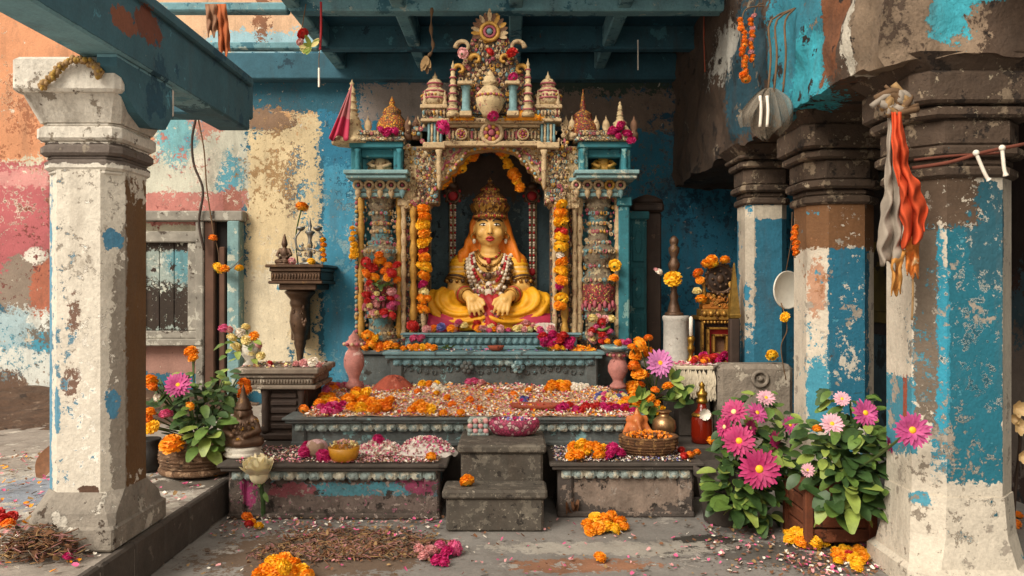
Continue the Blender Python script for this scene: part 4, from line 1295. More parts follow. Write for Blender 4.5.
# face painting
f = MB()
for sg in (-1, 1):
    f.ell(s(490 + sg * 6.6, 224.8, -.1105), (.026, .013, .0085), 0, 14, 8, (0, 0, sg * .38))
fo = f.build('eye', m_eye, ST)
f = MB()
for sg in (-1, 1): f.ell(s(490 + sg * 6.2, 224.9, -.1195), (.0095, .006, .0085), 0, 10, 8)
f.build('pupil', m_dark, fo)
f = MB()
for sg in (-1, 1):
    e = [s(490 + sg * (6.6 + dx), 224.8 - h, -.1225 + abs(dx + .5) * .0042 + max(0, dx) * .003) for dx, h in ((-3.6, -.2), (-2, 1.0), (0, 1.5), (2, 1.0), (4, -.4))]
    f.tube(bez(e, 14), .0042, 6, 0)
    e = [s(490 + sg * x, y, dz) for x, y, dz in ((2.5, 221.2, -.127), (6, 219.3, -.1235), (10, 219.8, -.106), (12.5, 221.5, -.086))]
    f.tube(bez(e, 14), [.003 + .004 * math.sin(PI * (i + 1) / 16) for i in range(15)], 6, 0)
    f.ell(s(490 + sg * 1.4, 233.3, -.148), (.006, .006, .004), 0, 6, 5)
f.build('eyebrow', m_dark, ST)
f = MB()
lp = [(-4.2, 238.0, -.116), (-2.5, 237.0, -.123), (-.8, 236.5, -.127), (0, 237.0, -.127), (.8, 236.5, -.127), (2.5, 237.0, -.123), (4.2, 238.0, -.116)]
f.tube(bez([s(490 + x, y + .6, d) for x, y, d in lp], 18), [.003 + .006 * math.sin(PI * i / 18) for i in range(19)], 8, 0)
f.tube(bez([s(490 + x, y, d) for x, y, d in ((-4.4, 238.9, -.114), (-2, 240.0, -.122), (0, 240.4, -.124), (2, 240.0, -.122), (4.4, 238.9, -.114))], 14), [.003 + .0075 * math.sin(PI * i / 14) for i in range(15)], 8, 0)
f.build('lip', m_lip, ST)
f = MB(); f.ell(s(490, 218.5, -.126), (.011, .006, .017), 0, 10, 8); f.build('forehead_mark', m_lip, ST)

# crown
kk = 6.48 / F
def lz(pr, dd=6.48): return [(r * dd / F, Z(y, dd)) for r, y in pr]
mb = MB()
cc = (X(490, 6.48), 6.49, 0)
mb.lathe(lz([(15.6, 220), (16.8, 218), (16.8, 215.5), (16.0, 214.5), (17.4, 210), (17.6, 206), (16.8, 201.5), (14.8, 197.5), (11.6, 194.3), (8.8, 193), (9.4, 192), (8.8, 191), (8.6, 188.2), (7.6, 187.2), (5.4, 186.6), (4.6, 185), (2.6, 183.4), (1.8, 182), (2.6, 180.8), (1.3, 179.4), (0, 176.5)]), cc, 30, 0, lobes=15, lobe=.02)
cr = mb.build('crown', m_crown, ST)
mb = MB()
for row, (r, y, n, sz) in enumerate(((16.9, 217, 26, .011), (17.6, 208, 22, .012), (16.2, 200.5, 20, .011), (8.9, 190, 12, .009))):
    for i in range(n):
        a = PI + PI * (i + .5) / n
        mb.ell((cc[0] + math.cos(a) * r * kk, cc[1] + math.sin(a) * r * kk, Z(y, 6.48)), (sz * .9, sz * .7, sz * 1.15), (0, 0, 0, 1)[(i + row) % 4], 7, 5)
for i in range(9):
    a = PI + PI * (i + .5) / 9
    dr = Vector((math.cos(a), math.sin(a), 0))
    mb.petal(Vector(cc) + dr * 17.2 * kk + Vector((0, 0, Z(213, 6.48))), (dr.x * .25, dr.y * .25, 1), dr, .075, .05, 0, .1)
mb.build('crown_jewel', [m_gold, m_redc, m_pearl], cr)
# earrings
for sg in (-1, 1):
    mb = MB(); p = s(490 + sg * 15.8, 237, -.02)
    mb.torus(p, .024, .008, 0, 16, 6, (PI / 2, 0, 0)); mb.ell(p + Vector((0, -.01, -.035)), (.014, .012, .022), 1, 8, 6); mb.ell(p + Vector((0, -.01, .03)), .013, 0, 8, 6)
    mb.build('earring', [m_gold, m_pearl], ST)

# veil falling from the crown over both shoulders
mb = MB()
for sg in (-1, 1):
    pts = bez([s(490 + sg * 13, 213, .05), s(490 + sg * 16.5, 226, .05), s(490 + sg * 19.5, 241, .05), s(490 + sg * 25, 253, .03), s(490 + sg * 30, 262, .02), s(490 + sg * 32, 272, .06)], 22)
    rr = [.026 + .034 * i / 22 for i in range(23)]
    for i, p in enumerate(pts):
        mb.ell(p, (rr[i], .075 if i < 14 else .085, rr[i] * 1.1), seg=10, rings=8)
    cap(mb, s(490 + sg * 7, 216, .09), s(490 + sg * 12, 258, .12), .09, .12)
    cap(mb, s(489 + sg * 15, 264, .10), s(489 + sg * 24, 290, .12), .11, .11)
def foldv(co, n): return co + n * .007 * math.sin(co.x * 95 + co.z * 18)
remeshed(mb, 'veil', [m_veil], ST, voxel=.014, smooth=4, disp=foldv)
# blouse sleeves
for sg, sh, el, wr in HANDS:
    mb = MB(); cap(mb, sh + Vector((0, -.004, .0)), sh.lerp(el, .42), .097, .086)
    remeshed(mb, 'sleeve', [m_dhoti], ST, voxel=.014, smooth=3, disp=lambda c, n: c + n * .004 * math.sin(c.z * 160))


# folded legs under the yellow cloth
mb = MB()
for sg in (-1, 1):
    hp = s(488 + sg * 18, 313, -.02); kn = s(487 + sg * 46, 307.5, -.14); an = s(488 + sg * 5, 323, -.29)
    cap(mb, hp, kn, .130, .158)
    cap(mb, kn + Vector((0, -.03, -.05)), an, .122, .075)
    cap(mb, s(488 + sg * 40, 306, -.10), s(488 + sg * 27, 304, -.05), .145, .125)
    mb.ell(s(487 + sg * 53, 310, -.12), (.125, .14, .14))
mb.ell(s(488, 321, .0), (.22, .2, .11)); 
lap = s(488, 316, -.2)
def foldd(co, n):
    sg = 1 if co.x > lap.x else -1
    c = Vector((lap.x + sg * .20, 6.25, 1.27))
    r = math.hypot(co.x - c.x, (co.z - c.z) * 1.5)
    w = math.sin(r * 74 + .5 * math.sin(co.x * 15))
    return co + n * (.015 * w * min(1, max(0, (r - .06) * 8)))
dh = remeshed(mb, 'dhoti', [m_dhoti], ST, voxel=.010, smooth=4, disp=foldd)
# red sash in the lap
mb = MB()
cap(mb, s(474, 304, -.22), s(503, 304, -.22), .062, .062); cap(mb, s(482, 303, -.22), s(496, 303, -.22), .07, .07)
cap(mb, s(489, 308, -.24), s(490, 327, -.33), .075, .06); cap(mb, s(478, 309, -.24), s(474, 314, -.30), .06, .045)
remeshed(mb, 'sash', [m_redc], ST, voxel=.012, smooth=3, disp=lambda c, n: c + n * .006 * math.sin(c.x * 110 + c.z * 60))
mb = MB()
for i in range(34):
    p = s(RN.uniform(480, 502), RN.uniform(311, 325), -.335 + RN.uniform(-.015, .02))
    boss(mb, p.x, p.y, p.z, .019, None, (0, 2, 2, 4, 1))
mb.build('belt_ornament', REL, ST)
mb = MB()
for sg in (-1, 1):
    c = s(487 + sg * 41, 326, -.06)
    mb.ell(c + Vector((0, 0, .02)), (.30, .27, .15), 0, 24, 10)
mb.build('under_cloth', [m_magc], ST)

# jewellery
def ringround(c, axis, R, r, mi, mb, sq=1.0):
    ax = Vector(axis).normalized(); a = ax.orthogonal().normalized(); b = ax.cross(a)
    mb.tube([Vector(c) + a * R * math.cos(2 * PI * k / 22) + b * R * math.sin(2 * PI * k / 22) for k in range(22)], r, 6, mi, True)
for sg, sh, el, wr in HANDS:
    mb = MB(); ax = wr - el
    for t, R in ((.62, .062), (.70, .060), (.78, .057), (.86, .054)): ringround(el.lerp(wr, t), ax, R, .010, 0 if R != .06 else 1, mb)
    mb.build('bangle', [m_gold, m_redc], ST)
    mb = MB(); ax = el - sh
    ringround(sh.lerp(el, .60), ax, .092, .012, 0, mb); ringround(sh.lerp(el, .67), ax, .09, .010, 1, mb)
    for k in range(7):
        a = PI + PI * k / 6
        mb.ell(sh.lerp(el, .63) + Vector((math.cos(a) * .095, math.sin(a) * .095, 0)), .017, k % 2, 7, 5)
    mb.build('armlet', [m_bronze, m_gold], ST)
def chest(px, py):
    """front of the chest at a photo place"""
    x = X(px, 6.45); z = Z(py, 6.45)
    best = 6.5
    for (c, r) in ((s(489, 273, .02), (.235, .150, .175)), (s(489, 296, 0), (.205, .155, .15)), (s(477, 272, -.08), (.095, .07, .085)), (s(501, 272, -.08), (.095, .07, .085))):
        u = 1 - ((x - c.x) / r[0]) ** 2 - ((z - c.z) / r[2]) ** 2
        if u > 0: best = min(best, c.y - r[1] * math.sqrt(u))
    return Vector((x, best - .012, z))
for w, top, bot, rr, mats, nm in ((12, 250, 259, .011, (m_gold, m_redc), 'gold choker necklace'), (15, 252, 266, .013, (m_gold, m_gold), ''), (17, 253, 274, .014, (m_pearl, m_bronze), ''),
                                (19, 254, 283, .015, (m_redc, m_pearl), ''), (21, 255, 291, .017, (m_pearl, m_pearl), ''), (24, 255, 299, .018, (m_pearl, m_bronze), ''), (26, 256, 303, .016, (m_bronze, m_gold), '')):
    pts = []
    for i in range(200):
        t = -1 + 2 * i / 199
        px = 489 + w * math.copysign(abs(t) ** .85, t) * (1 if abs(t) < .8 else 1 - (abs(t) - .8) * .4); py = top + (bot - top) * (1 - abs(t) ** 2.6)
        pts.append(chest(px, py))
    mb = MB(); last = None
    for p in pts:
        if last is None or (p - last).length > rr * 1.75:
            k = int(hsh(p.x * 9, p.z * 7) * 2.99)
            mb.ell(p, rr, 1 if k == 2 else 0, 8, 6); last = p
    mb.ell(chest(489, bot + 1) + Vector((0, -.01, -.01)), (rr * 1.8, rr * 1.2, rr * 2.2), 1, 10, 7)
    mb.build('necklace', list(mats), ST)
mb = MB()
for i in range(26):
    p = chest(489 + RN.uniform(-13, 13), RN.uniform(268, 292)); boss(mb, p.x, p.y - .005, p.z, .022, None, (1, 1, 2, 4, 0))
mb.build('breast_jewel', REL, ST)
# ================================================================== flower templates (kept out of the scene until copied)
def pompon(seed, n_l=8, n0=20, ruff=.22):
    r = random.Random(seed); mb = MB()
    for L in range(n_l):
        t = L / (n_l - 1)
        el = -.35 + t * 1.75              # elevation of the petals
        n = max(4, int(n0 * math.cos(max(0, el) * .85)))
        for k in range(n):
            a = 2 * PI * (k + (L % 2) * .5 + r.uniform(-.2, .2)) / n
            e = el + r.uniform(-.12, .12)
            d = Vector((math.cos(a) * math.cos(e), math.sin(a) * math.cos(e), math.sin(e)))
            base = d * .58 * (1 - .15 * t)
            up = Vector((-d.x * d.z, -d.y * d.z, 1 - d.z * d.z)) if abs(d.z) < .95 else Vector((d.y, -d.x, .2))
            tw = Vector((r.uniform(-1, 1), r.uniform(-1, 1), r.uniform(-1, 1))) * .5
            mb.petal(base, d, up + tw, .40 * (1 - .12 * t) * r.uniform(.8, 1.15), .36 * r.uniform(.8, 1.1), 0, r.uniform(-.5, .6), 2, True, r.uniform(-.3, .3))
    mb.ell((0, 0, 0), (.74, .74, .66), 0, 14, 9)
    mb.lathe([(.12, -.75), (.22, -.62), (.34, -.42), (.3, -.35)], (0, 0, 0), 8, 1)
    return mb


TEMPL = bpy.data.collections.new('templates')
def keep(o):
    for c in list(o.users_collection): c.objects.unlink(o)
    return o
FL = {}
for nm, m in (('orange', m_orange), ('yellow', m_yellow), ('deep', m_deep), ('magenta', m_magenta), ('pink', m_pink), ('red', m_red), ('white', m_white), ('cream', m_cream), ('rose', m_rose), ('violet', m_violet)):
    FL[nm] = [keep(pompon(i * 7 + 3).build('marigold' if nm in ('orange', 'yellow', 'deep') else 'blossom', [m, m_stem])) for i in range(3)]
    for o in FL[nm]: del o['_o']


def flower_at(c, r, col, label, group=None, cat='flower', name=None, tilt=.7, parent=None):
    o = RN.choice(FL[col]).copy(); COL.objects.link(o)
    if parent is not None:
        o.parent = parent; o.location = Vector(c) - Vector(parent['_o'])
    else: o.location = c
    o.rotation_euler = (RN.uniform(-tilt, tilt) + .35, RN.uniform(-tilt, tilt), RN.uniform(0, 6.28))
    k = r * 1.0
    o.scale = (k * RN.uniform(.92, 1.08), k * RN.uniform(.92, 1.08), k * RN.uniform(.78, .95))
    if name: o.name = name
    if parent is None: tag(o, label, cat, group)
    return o


def flowers(items, z, label, group, cat='flower', name=None):
    """items of (photo x, photo y, radius in px, colour) lying on the plane z; a fifth number lifts one onto its neighbours"""
    out = []
    for it in items:
        px, py, rp, col = it[:4]; lift = it[4] if len(it) > 4 else 0.0
        r = .04
        for _ in range(3):
            c = on(px, py, z + r * .75 + lift); r = rp * c.y / F
        out.append(flower_at(c, r, col, label, group, cat, name))
    return out


def gerbera(mb, c, nrm, R, mi=0, mc=1, n=16, mid=None):
    """daisy like flower with two rows of long petals and a domed eye"""
    nrm = Vector(nrm).normalized(); a = nrm.orthogonal().normalized(); b = nrm.cross(a)
    c = Vector(c)
    for row, (k, ln, tl) in enumerate(((n, 1.0, .12), (n, .86, .26), (n // 2, .55, .5))):
        for i in range(k):
            w = 2 * PI * (i + .5 * row + RN.uniform(-.15, .15)) / k
            d = a * math.cos(w) + b * math.sin(w) + nrm * (tl + RN.uniform(-.08, .08))
            mb.petal(c + d.normalized() * R * .12, d, nrm, R * ln * RN.uniform(.88, 1.0), R * .27, mi, RN.uniform(-.18, .05), 4, False, .14)
    m = a.to_track_quat('X', 'Y').to_matrix().to_4x4()
    q_ = nrm.to_track_quat('Z', 'Y').to_matrix().to_4x4()
    mb.lathe([(R * .13, 0), (R * .15, R * .06), (R * .10, R * .11), (0, R * .12)], c, 12, mc, q_)
    for i in range(12):
        w = 2 * PI * i / 12
        mb.ell(c + (a * math.cos(w) + b * math.sin(w)) * R * .13 + nrm * R * .09, R * .04, mc, 5, 4)


def leaf_cluster(mb, c, spread, n, size, mis=(0, 1, 2), up=.4, front=.5):
    """spray of broad pointed leaves with a centre fold, each on a short stalk"""
    c = Vector(c)
    for i in range(n):
        a = RN.uniform(0, 2 * PI); rr = math.sqrt(RN.random())
        p = c + Vector((math.cos(a) * spread[0] * rr, math.sin(a) * spread[1] * rr, RN.uniform(-1, 1) * spread[2]))
        d = Vector((math.cos(a) + RN.uniform(-.5, .5), math.sin(a) - front, RN.uniform(-.6, up)))
        L = size * RN.uniform(.6, 1.25)
        mb.petal(p, d, (RN.uniform(-.3, .3), -.5, 1), L, L * RN.uniform(.5, .7), RN.choice(mis), RN.uniform(-.6, .1), 5, False, RN.uniform(.05, .2))


def petals(name, label, cat, spots, cols, size=.012, group=None, hz=None):
    """loose fallen petals as one uncountable scatter. spots: (x0,x1,y0,y1,z,n)"""
    mb = MB()
    for (x0, x1, y0, y1, z, n) in spots:
        for i in range(n):
            x = RN.uniform(x0, x1); y = RN.uniform(y0, y1)
            zz = (z(x, y) if callable(z) else z)
            if zz is None: continue
            a = RN.uniform(0, 6.28); d = Vector((math.cos(a), math.sin(a), RN.uniform(-.25, .45)))
            sz = size * RN.uniform(.6, 1.5)
            mb.petal((x, y, zz + .004 + sz * .1), d, (RN.uniform(-.4, .4), RN.uniform(-.4, .4), 1), sz * 1.5, sz * 1.2, RN.randrange(len(cols)), RN.uniform(-.2, .5), 2, True, .2)
    o = mb.build(name, cols)
    return tag(o, label, cat, group, 'stuff')


def heap(name, label, cat, c, rx, ry, h, cols, n, size=.014, core=None, kind='stuff'):
    """small mound of loose petals"""
    c = Vector(c)
    mb = MB()
    mb.lathe([(rx, 0), (rx * .82, h * .35), (rx * .5, h * .72), (rx * .2, h * .92), (0, h * .95)], c, 16, 0, None, 1, ry / rx)
    for i in range(n):
        a = RN.uniform(0, 6.28); rr = math.sqrt(RN.random())
        zz = h * (1 - rr ** 2) * .97
        p = c + Vector((math.cos(a) * rx * rr, math.sin(a) * ry * rr, max(zz, .003)))
        d = Vector((RN.uniform(-1, 1), RN.uniform(-1, 1), RN.uniform(-.2, .7)))
        sz = size * RN.uniform(.7, 1.5)
        mb.petal(p, d, (RN.uniform(-.5, .5), RN.uniform(-1, .2), 1), sz * 1.5, sz * 1.3, RN.randrange(len(cols)), RN.uniform(-.2, .6), 2, True, .2)
    o = mb.build(name, cols)
    return tag(o, label, cat, None, kind)
# ================================================================== helpers for small things
def one(name, mb, mats, loc, label, cat, group=None, **kw):
    return tag(mb.build(name, mats, None, loc, **kw), label, cat, group)

def turned(px, prof, d, seg=20, mi=0, mb=None, **kw):
    mb = mb or MB()
    latp(mb, px, prof, d, seg, mi, **kw)
    return mb

def cord(name, pts, r, mat, label, cat='cord', group=None, n=24):
    mb = MB(); p = bez(pts, n); mb.tube(p, r, 6, 0)
    return one(name, mb, mat, p[0], label, cat, group)

def strand(name, pts, items, label, cat='garland', group=None, cordr=.004):
    """garland: flower heads threaded on a cord"""
    g = thing(name, pts[0], label, cat, group)
    mb = MB(); mb.tube(bez(pts, 20), cordr, 5, 0); mb.build('cord', m_rope, g)
    for c, r, col in items: flower_at(c, r, col, None, parent=g, name='flower_head')
    return g

# ================================================================== garlands in the niche and under the arch
gd = 6.08
def vgar(px, rows, lab):
    pts = [P(px, rows[0][0] - 9, gd), P(px + .6, (rows[0][0] + rows[-1][0]) / 2, gd), P(px, rows[-1][0] + 6, gd)]
    it = []
    for py, r, col in rows:
        for k in range(3 if r > 5 else 2):
            it.append((P(px + RN.uniform(-1.6, 1.6) + (k - 1) * 1.6, py + RN.uniform(-1.5, 1.5), gd + RN.uniform(-.02, .02)), (r if k == 1 else r * .86) * gd / F, col))
    return strand('marigold_garland', pts, it, lab, 'garland', 'marigold garlands of the arch')
vgar(424, [(208, 6.5, 'orange'), (216, 7, 'orange'), (225, 7, 'yellow'), (234, 7, 'orange'), (243, 7, 'yellow'), (251, 5, 'red'), (258, 7, 'orange'), (267, 7, 'yellow'), (276, 7, 'orange'), (285, 5, 'magenta'), (292, 5, 'cream'), (300, 6.5, 'orange'), (309, 6, 'orange')], 'thick marigold garland hanging down the left side of the niche')
vgar(561, [(205, 6.5, 'yellow'), (213, 7, 'orange'), (222, 7, 'yellow'), (231, 6, 'red'), (237, 7, 'yellow'), (246, 7, 'yellow'), (254, 4.5, 'white'), (262, 7, 'orange'), (271, 7, 'yellow'), (280, 7, 'orange'), (287, 5, 'magenta'), (297, 7, 'yellow'), (305, 6, 'orange')], 'thick marigold garland hanging down the right side of the niche')
la = [(436, 200), (440, 192), (446, 186), (452, 178), (458, 171), (464, 164), (471, 159), (479, 156), (487, 155)]
for sg, lab in ((0, 'marigold garland under the left half of the arch'), (1, 'marigold garland under the right half of the arch')):
    pts = [P(x, y, 6.36) for x, y in (((476, 153), (468, 159), (459, 169), (450, 177), (443, 184)) if not sg else ((502, 152), (507, 163), (513, 173), (518, 182), (520, 188)))]
    it = []
    for i, p in enumerate(bez(pts, 9)):
        it.append((p + Vector((RN.uniform(-.015, .015), 0, RN.uniform(-.02, .01))), RN.uniform(5, 6.6) * 6.3 / F, RN.choice(('orange', 'orange', 'yellow') if i % 5 else ('deep', 'orange'))))
    strand('marigold_garland', pts, it, lab, 'garland', 'marigold garlands of the arch')
strand('marigold_garland', [P(353, 222, 6.17), P(353, 240, 6.16), P(351, 262, 6.15)], [(P(353 + RN.uniform(-1, 1), 228 + i * 5.5, 6.15), .024 + .003 * i, 'yellow') for i in range(6)], 'short yellow garland hanging beside the left shrine pillar', 'garland')
# hanging bead lamps in the niche
for px, lab in ((453, 'beaded hanging lamp left of the deity statue'), (532, 'beaded hanging lamp right of the deity statue')):
    d = 6.62
    g = thing('hanging_lamp', P(px, 160, d), lab, 'lamp', 'hanging bead lamps of the niche')
    mb = MB(); mb.tube(line(P(px, 158, d), P(px, 190, d), 6), .004, 6, 0); mb.build('chain', m_bronze, g)
    mb = MB(); c = P(px, 196, d)
    mb.torus(c, .055, .012, 0, 22, 8, (PI / 2, 0, 0)); mb.ell(c, (.04, .02, .04), 1, 12, 8)
    for i in range(10):
        a = i * 2 * PI / 10; mb.ell(c + Vector((math.cos(a) * .068, 0, math.sin(a) * .068)), .014, i % 2, 7, 5)
    mb.lathe([(.03, .06), (.045, .04), (.05, .02), (.03, 0)], c + Vector((0, 0, .05)), 12, 0); mb.build('medallion', [m_bronze, m_redc], g)
    mb = MB()
    for dx in (-2.2, 2.2): beads(mb, line(P(px + dx, 205, d), P(px + dx * .8, 268, d), 26), .010, (0, 0, 1))
    mb.ell(P(px, 272, d), (.03, .02, .035), 1, 10, 8); mb.build('bead_string', [m_pearl, m_redc], g)

# flower bunches tied to the left pillar
def bunch(name, items, d, lab, loc, leafn=0):
    g = thing(name, loc, lab, 'flower bunch')
    for px, py, r, col in items: flower_at(P(px, py, d + RN.uniform(-.03, .03)), r * d / F, col, None, parent=g, name='flower_head')
    mb = MB()
    if leafn: leaf_cluster(mb, P(382, 284, d), (.06, .03, .05), leafn, .075); 
    mb.tube(bez([Vector(loc) + Vector((-.06, .02, .02)), Vector(loc) + Vector((0, -.02, 0)), Vector(loc) + Vector((.06, .02, .02))], 10), .012, 6, 0)
    mb.build('tie_and_leaves', [m_leaf, m_leaf2, m_leaf3], g)
    return g
bunch('flower_bunch', [(366, 262, 6, 'red'), (372, 268, 7, 'red'), (366, 274, 6, 'deep'), (380, 261, 7, 'orange'), (379, 255, 5, 'deep'), (388, 266, 5, 'deep'), (392, 273, 6, 'red'), (374, 278, 6, 'orange'), (397, 265, 5, 'red'), (388, 277, 5, 'orange'), (369, 283, 4, 'red'), (384, 271, 5, 'deep'), (397, 280, 5, 'deep')], 6.07, 'red and orange flower bunch tied to the left shrine pillar', P(381, 286, 6.07), 7)
bunch('flower_bunch', [(RN.uniform(364, 398), RN.uniform(291, 316), RN.uniform(3.2, 5), RN.choice(('rose', 'cream', 'pink', 'rose', 'red'))) for _ in range(26)], 6.08, 'pale rose flower bunch below the red one on the left shrine pillar', P(381, 300, 6.08))
bunch('flower_bunch', [(RN.uniform(590, 612), RN.uniform(316, 342), RN.uniform(3.4, 5.2), RN.choice(('rose', 'pink', 'rose', 'cream', 'red'))) for _ in range(18)], 6.08, 'pink and rose flower bunch at the foot of the right shrine pillar', P(602, 330, 6.08))
flowers([], 0, '', '')
for c, r, col, lab in ((P(615, 265, 6.10), 6.5, 'yellow', 'upper yellow marigold stuck to the right shrine pillar'), (P(614, 278, 6.10), 5.5, 'orange', 'lower orange marigold stuck to the right shrine pillar')):
    flower_at(c, r * 6.1 / F, col, lab, 'marigolds on the right pillar')
for i, (px, py, r, col) in enumerate([(365, 345, 5, 'orange'), (372, 342, 6, 'orange'), (380, 345, 6, 'deep'), (388, 343, 6, 'orange'), (396, 345, 5, 'orange'), (368, 331, 7, 'orange'), (376, 334, 5, 'yellow')]):
    flower_at(Vector((X(px, 6.12), 6.10 + .02 * hsh(i), .875 + (349 - py) * .0062)), r * 6.1 / F, col, 'orange marigold piled on the base of the left shrine pillar', 'marigolds at the left pillar base')

# magenta and red blossoms on the shrine roof
for c, r, col, lab in ((P(443, 127, 5.95), 8, 'magenta', 'magenta blossom tucked beside the left kiosk of the shrine'), (P(493, 116, 5.93), 6, 'magenta', 'magenta blossom on the middle of the shrine lintel'),
                       (P(512, 53, 5.93), 6.5, 'red', 'red blossom on the right shoulder of the shrine top'), (P(463, 53, 5.93), 5.5, 'rose', 'rose blossom on the left shoulder of the shrine top'),
                       (P(490, 52, 5.93), 5, 'red', 'red blossom right under the round medallion of the shrine top'), (P(513, 77, 5.93), 5, 'magenta', 'magenta blossom above the right blue column of the shrine top')):
    flower_at(c, r * 5.94 / F, col, lab)
for i, (px, py, r) in enumerate(((613, 131, 6), (621, 126, 6), (627, 134, 6), (618, 136, 5), (631, 140, 5))):
    flower_at(P(px, py, 6.0), r * 6 / F, 'magenta', 'magenta blossom heaped on the roof of the right side tower', 'magenta blossoms on the right tower')
for i, (px, py, r) in enumerate(((381, 130, 5), (388, 132, 6), (395, 131, 5))):
    flower_at(P(px, py, 6.0), r * 6 / F, 'magenta', 'magenta blossom in front of the gilded dome on the left tower', 'magenta blossoms on the left tower')
heap('petal_heap', 'orange petals strewn on the right end of the shrine lintel', 'petals', (X(524, 6.04), 6.04, Z(121.2, 6.04)), .16, .05, .10, [m_orange, m_yellow, m_deep, m_cream], 110, .012)
heap('petal_heap', 'orange petals strewn on the left end of the shrine lintel', 'petals', (X(462, 6.04), 6.04, Z(121.2, 6.04)), .11, .05, .055, [m_orange, m_yellow, m_cream], 70, .012)
# pennant of pink cloth on the left spire
mb = MB()
def penn(u, v):
    top = P(352, 84, 6.0)
    b = P(329 + 19 * u, 138 + 3 * math.sin(u * 9), 5.97 + .03 * math.sin(u * 11))
    p = top.lerp(b, v) + Vector((0, .02 * math.sin(u * 14) * v, -.0))
    return p
mb.grid(penn, 14, 16)
o = mb.build('pennant', [M('faded pink cloth', '#a05a5c', .8, var=.3, scale=6), m_magc], None, P(352, 84, 6.0), thick=.006)
for p_ in o.data.polygons:
    if p_.index // 14 > 9: p_.material_index = 1
tag(o, 'faded pink cloth pennant hanging from the left spire', 'pennant')

# ================================================================== statue feet, tiers three and four
for i in range(46):
    px = RN.uniform(420, 553); k = RN.random()
    r = RN.uniform(3, 5.2); col = RN.choice(('rose', 'pink', 'cream', 'rose', 'orange', 'white', 'red', 'rose'))
    d = RN.uniform(6.08, 6.17)
    flower_at((X(px, d), d, 1.01 + r * .0058 + (k * .05 if d > 6.12 else 0)), r * d / F, col, 'small pastel blossom strewn at the feet of the statue', 'blossoms at the statue feet')
for px, py, r, col, lab in ((413, 326, 7, 'red', 'large red blossom at the left end of the top tier'), (441, 327, 5.5, 'violet', 'dark violet blossom at the left foot of the statue'), (434, 329, 5, 'deep', 'deep orange blossom by the left knee of the statue')):
    flower_at(P(px, py, 6.1), r * 6.1 / F, col, lab)
mb = MB(); c = P(545, 331, 6.10)
for k in range(5): mb.petal(c + Vector(((k - 2) * .016, 0, -.02)), ((k - 2) * .16, -.1, 1), (0, -1, 0), .085, .045, 0, .1, 4, True)
one('white_flower', mb, m_white, c, 'white tuft of petals at the right knee of the statue', 'flower')
for i in range(26):
    px = RN.uniform(541, 572); r = RN.uniform(4, 6)
    flower_at((X(px, 5.99), RN.uniform(5.93, 6.03), .882 + r * .006 + RN.random() * .10), r * 6 / F, RN.choice(('magenta', 'magenta', 'red', 'magenta', 'pink')), 'magenta blossom in the heap at the right end of the third tier', 'magenta heap on the third tier')
def tier3row(lst, lab, grp):
    for px, r, col in lst: flower_at((X(px, 5.94), 5.93 + RN.uniform(-.02, .03), .882 + r * .0052), r * 5.94 / F, col, lab, grp)
tier3row([(404, 4, 'orange'), (410, 4.6, 'orange'), (416, 5, 'orange'), (422, 4.6, 'yellow'), (428, 5, 'orange'), (434, 4.5, 'orange')], 'orange marigold in the short row on the left of the third tier', 'marigolds left on the third tier')
tier3row([(551, 4, 'orange'), (557, 4.6, 'orange'), (563, 4, 'yellow')], 'orange marigold right of middle on the third tier', 'marigolds right on the third tier')
for px, r in ((414, 5), (421, 4.5)): flower_at(P(px, 338, 6.0), r * 6 / F, 'pink', 'pink blossom behind the marigold row on the third tier', 'pink blossoms behind the marigold row')
mb = MB()
for k in range(9): mb.petal(P(446 + RN.uniform(-5, 5), 349, 5.94), (RN.uniform(-1, 1), -.5, RN.uniform(.1, .6)), (0, 0, 1), .06, .035, k % 2, .1)
one('leaf_bunch', mb, [m_leaf3, m_leaf], P(446, 350, 5.94), 'pale green leaves beside the marigold row on the third tier', 'leaves')
mb = turned(496, [(5, 350.5), (7, 349), (8.5, 346), (8.2, 345.6), (6, 347.5), (0, 348)], 5.93)
one('clay_lamp', mb, m_terra, P(496, 350.5, 5.93), 'small terracotta lamp dish in the middle of the third tier', 'lamp')
mb = MB()
for k in range(8): mb.petal(P(544 + RN.uniform(-6, 5), 349.5, 5.94), (RN.uniform(-1, 1), -.4, RN.uniform(.1, .5)), (0, 0, 1), .05, .03, k % 2, .1)
one('leaf_bunch', mb, [m_leaf, m_leaf3], P(544, 350, 5.94), 'green leaves left of the magenta heap on the third tier', 'leaves')
heap('petal_heap', 'orange petals spread on the right end of the third tier', 'petals', (X(583, 5.98), 5.98, .883), .11, .06, .03, [m_orange, m_deep, m_yellow], 120, .010)
petals('fallen_petals', 'mixed loose petals scattered on the third tier', 'petals', [(-.85, .55, 5.87, 6.03, .884, 160)], [m_rose, m_pink, m_white, m_violet, m_orange], .010)

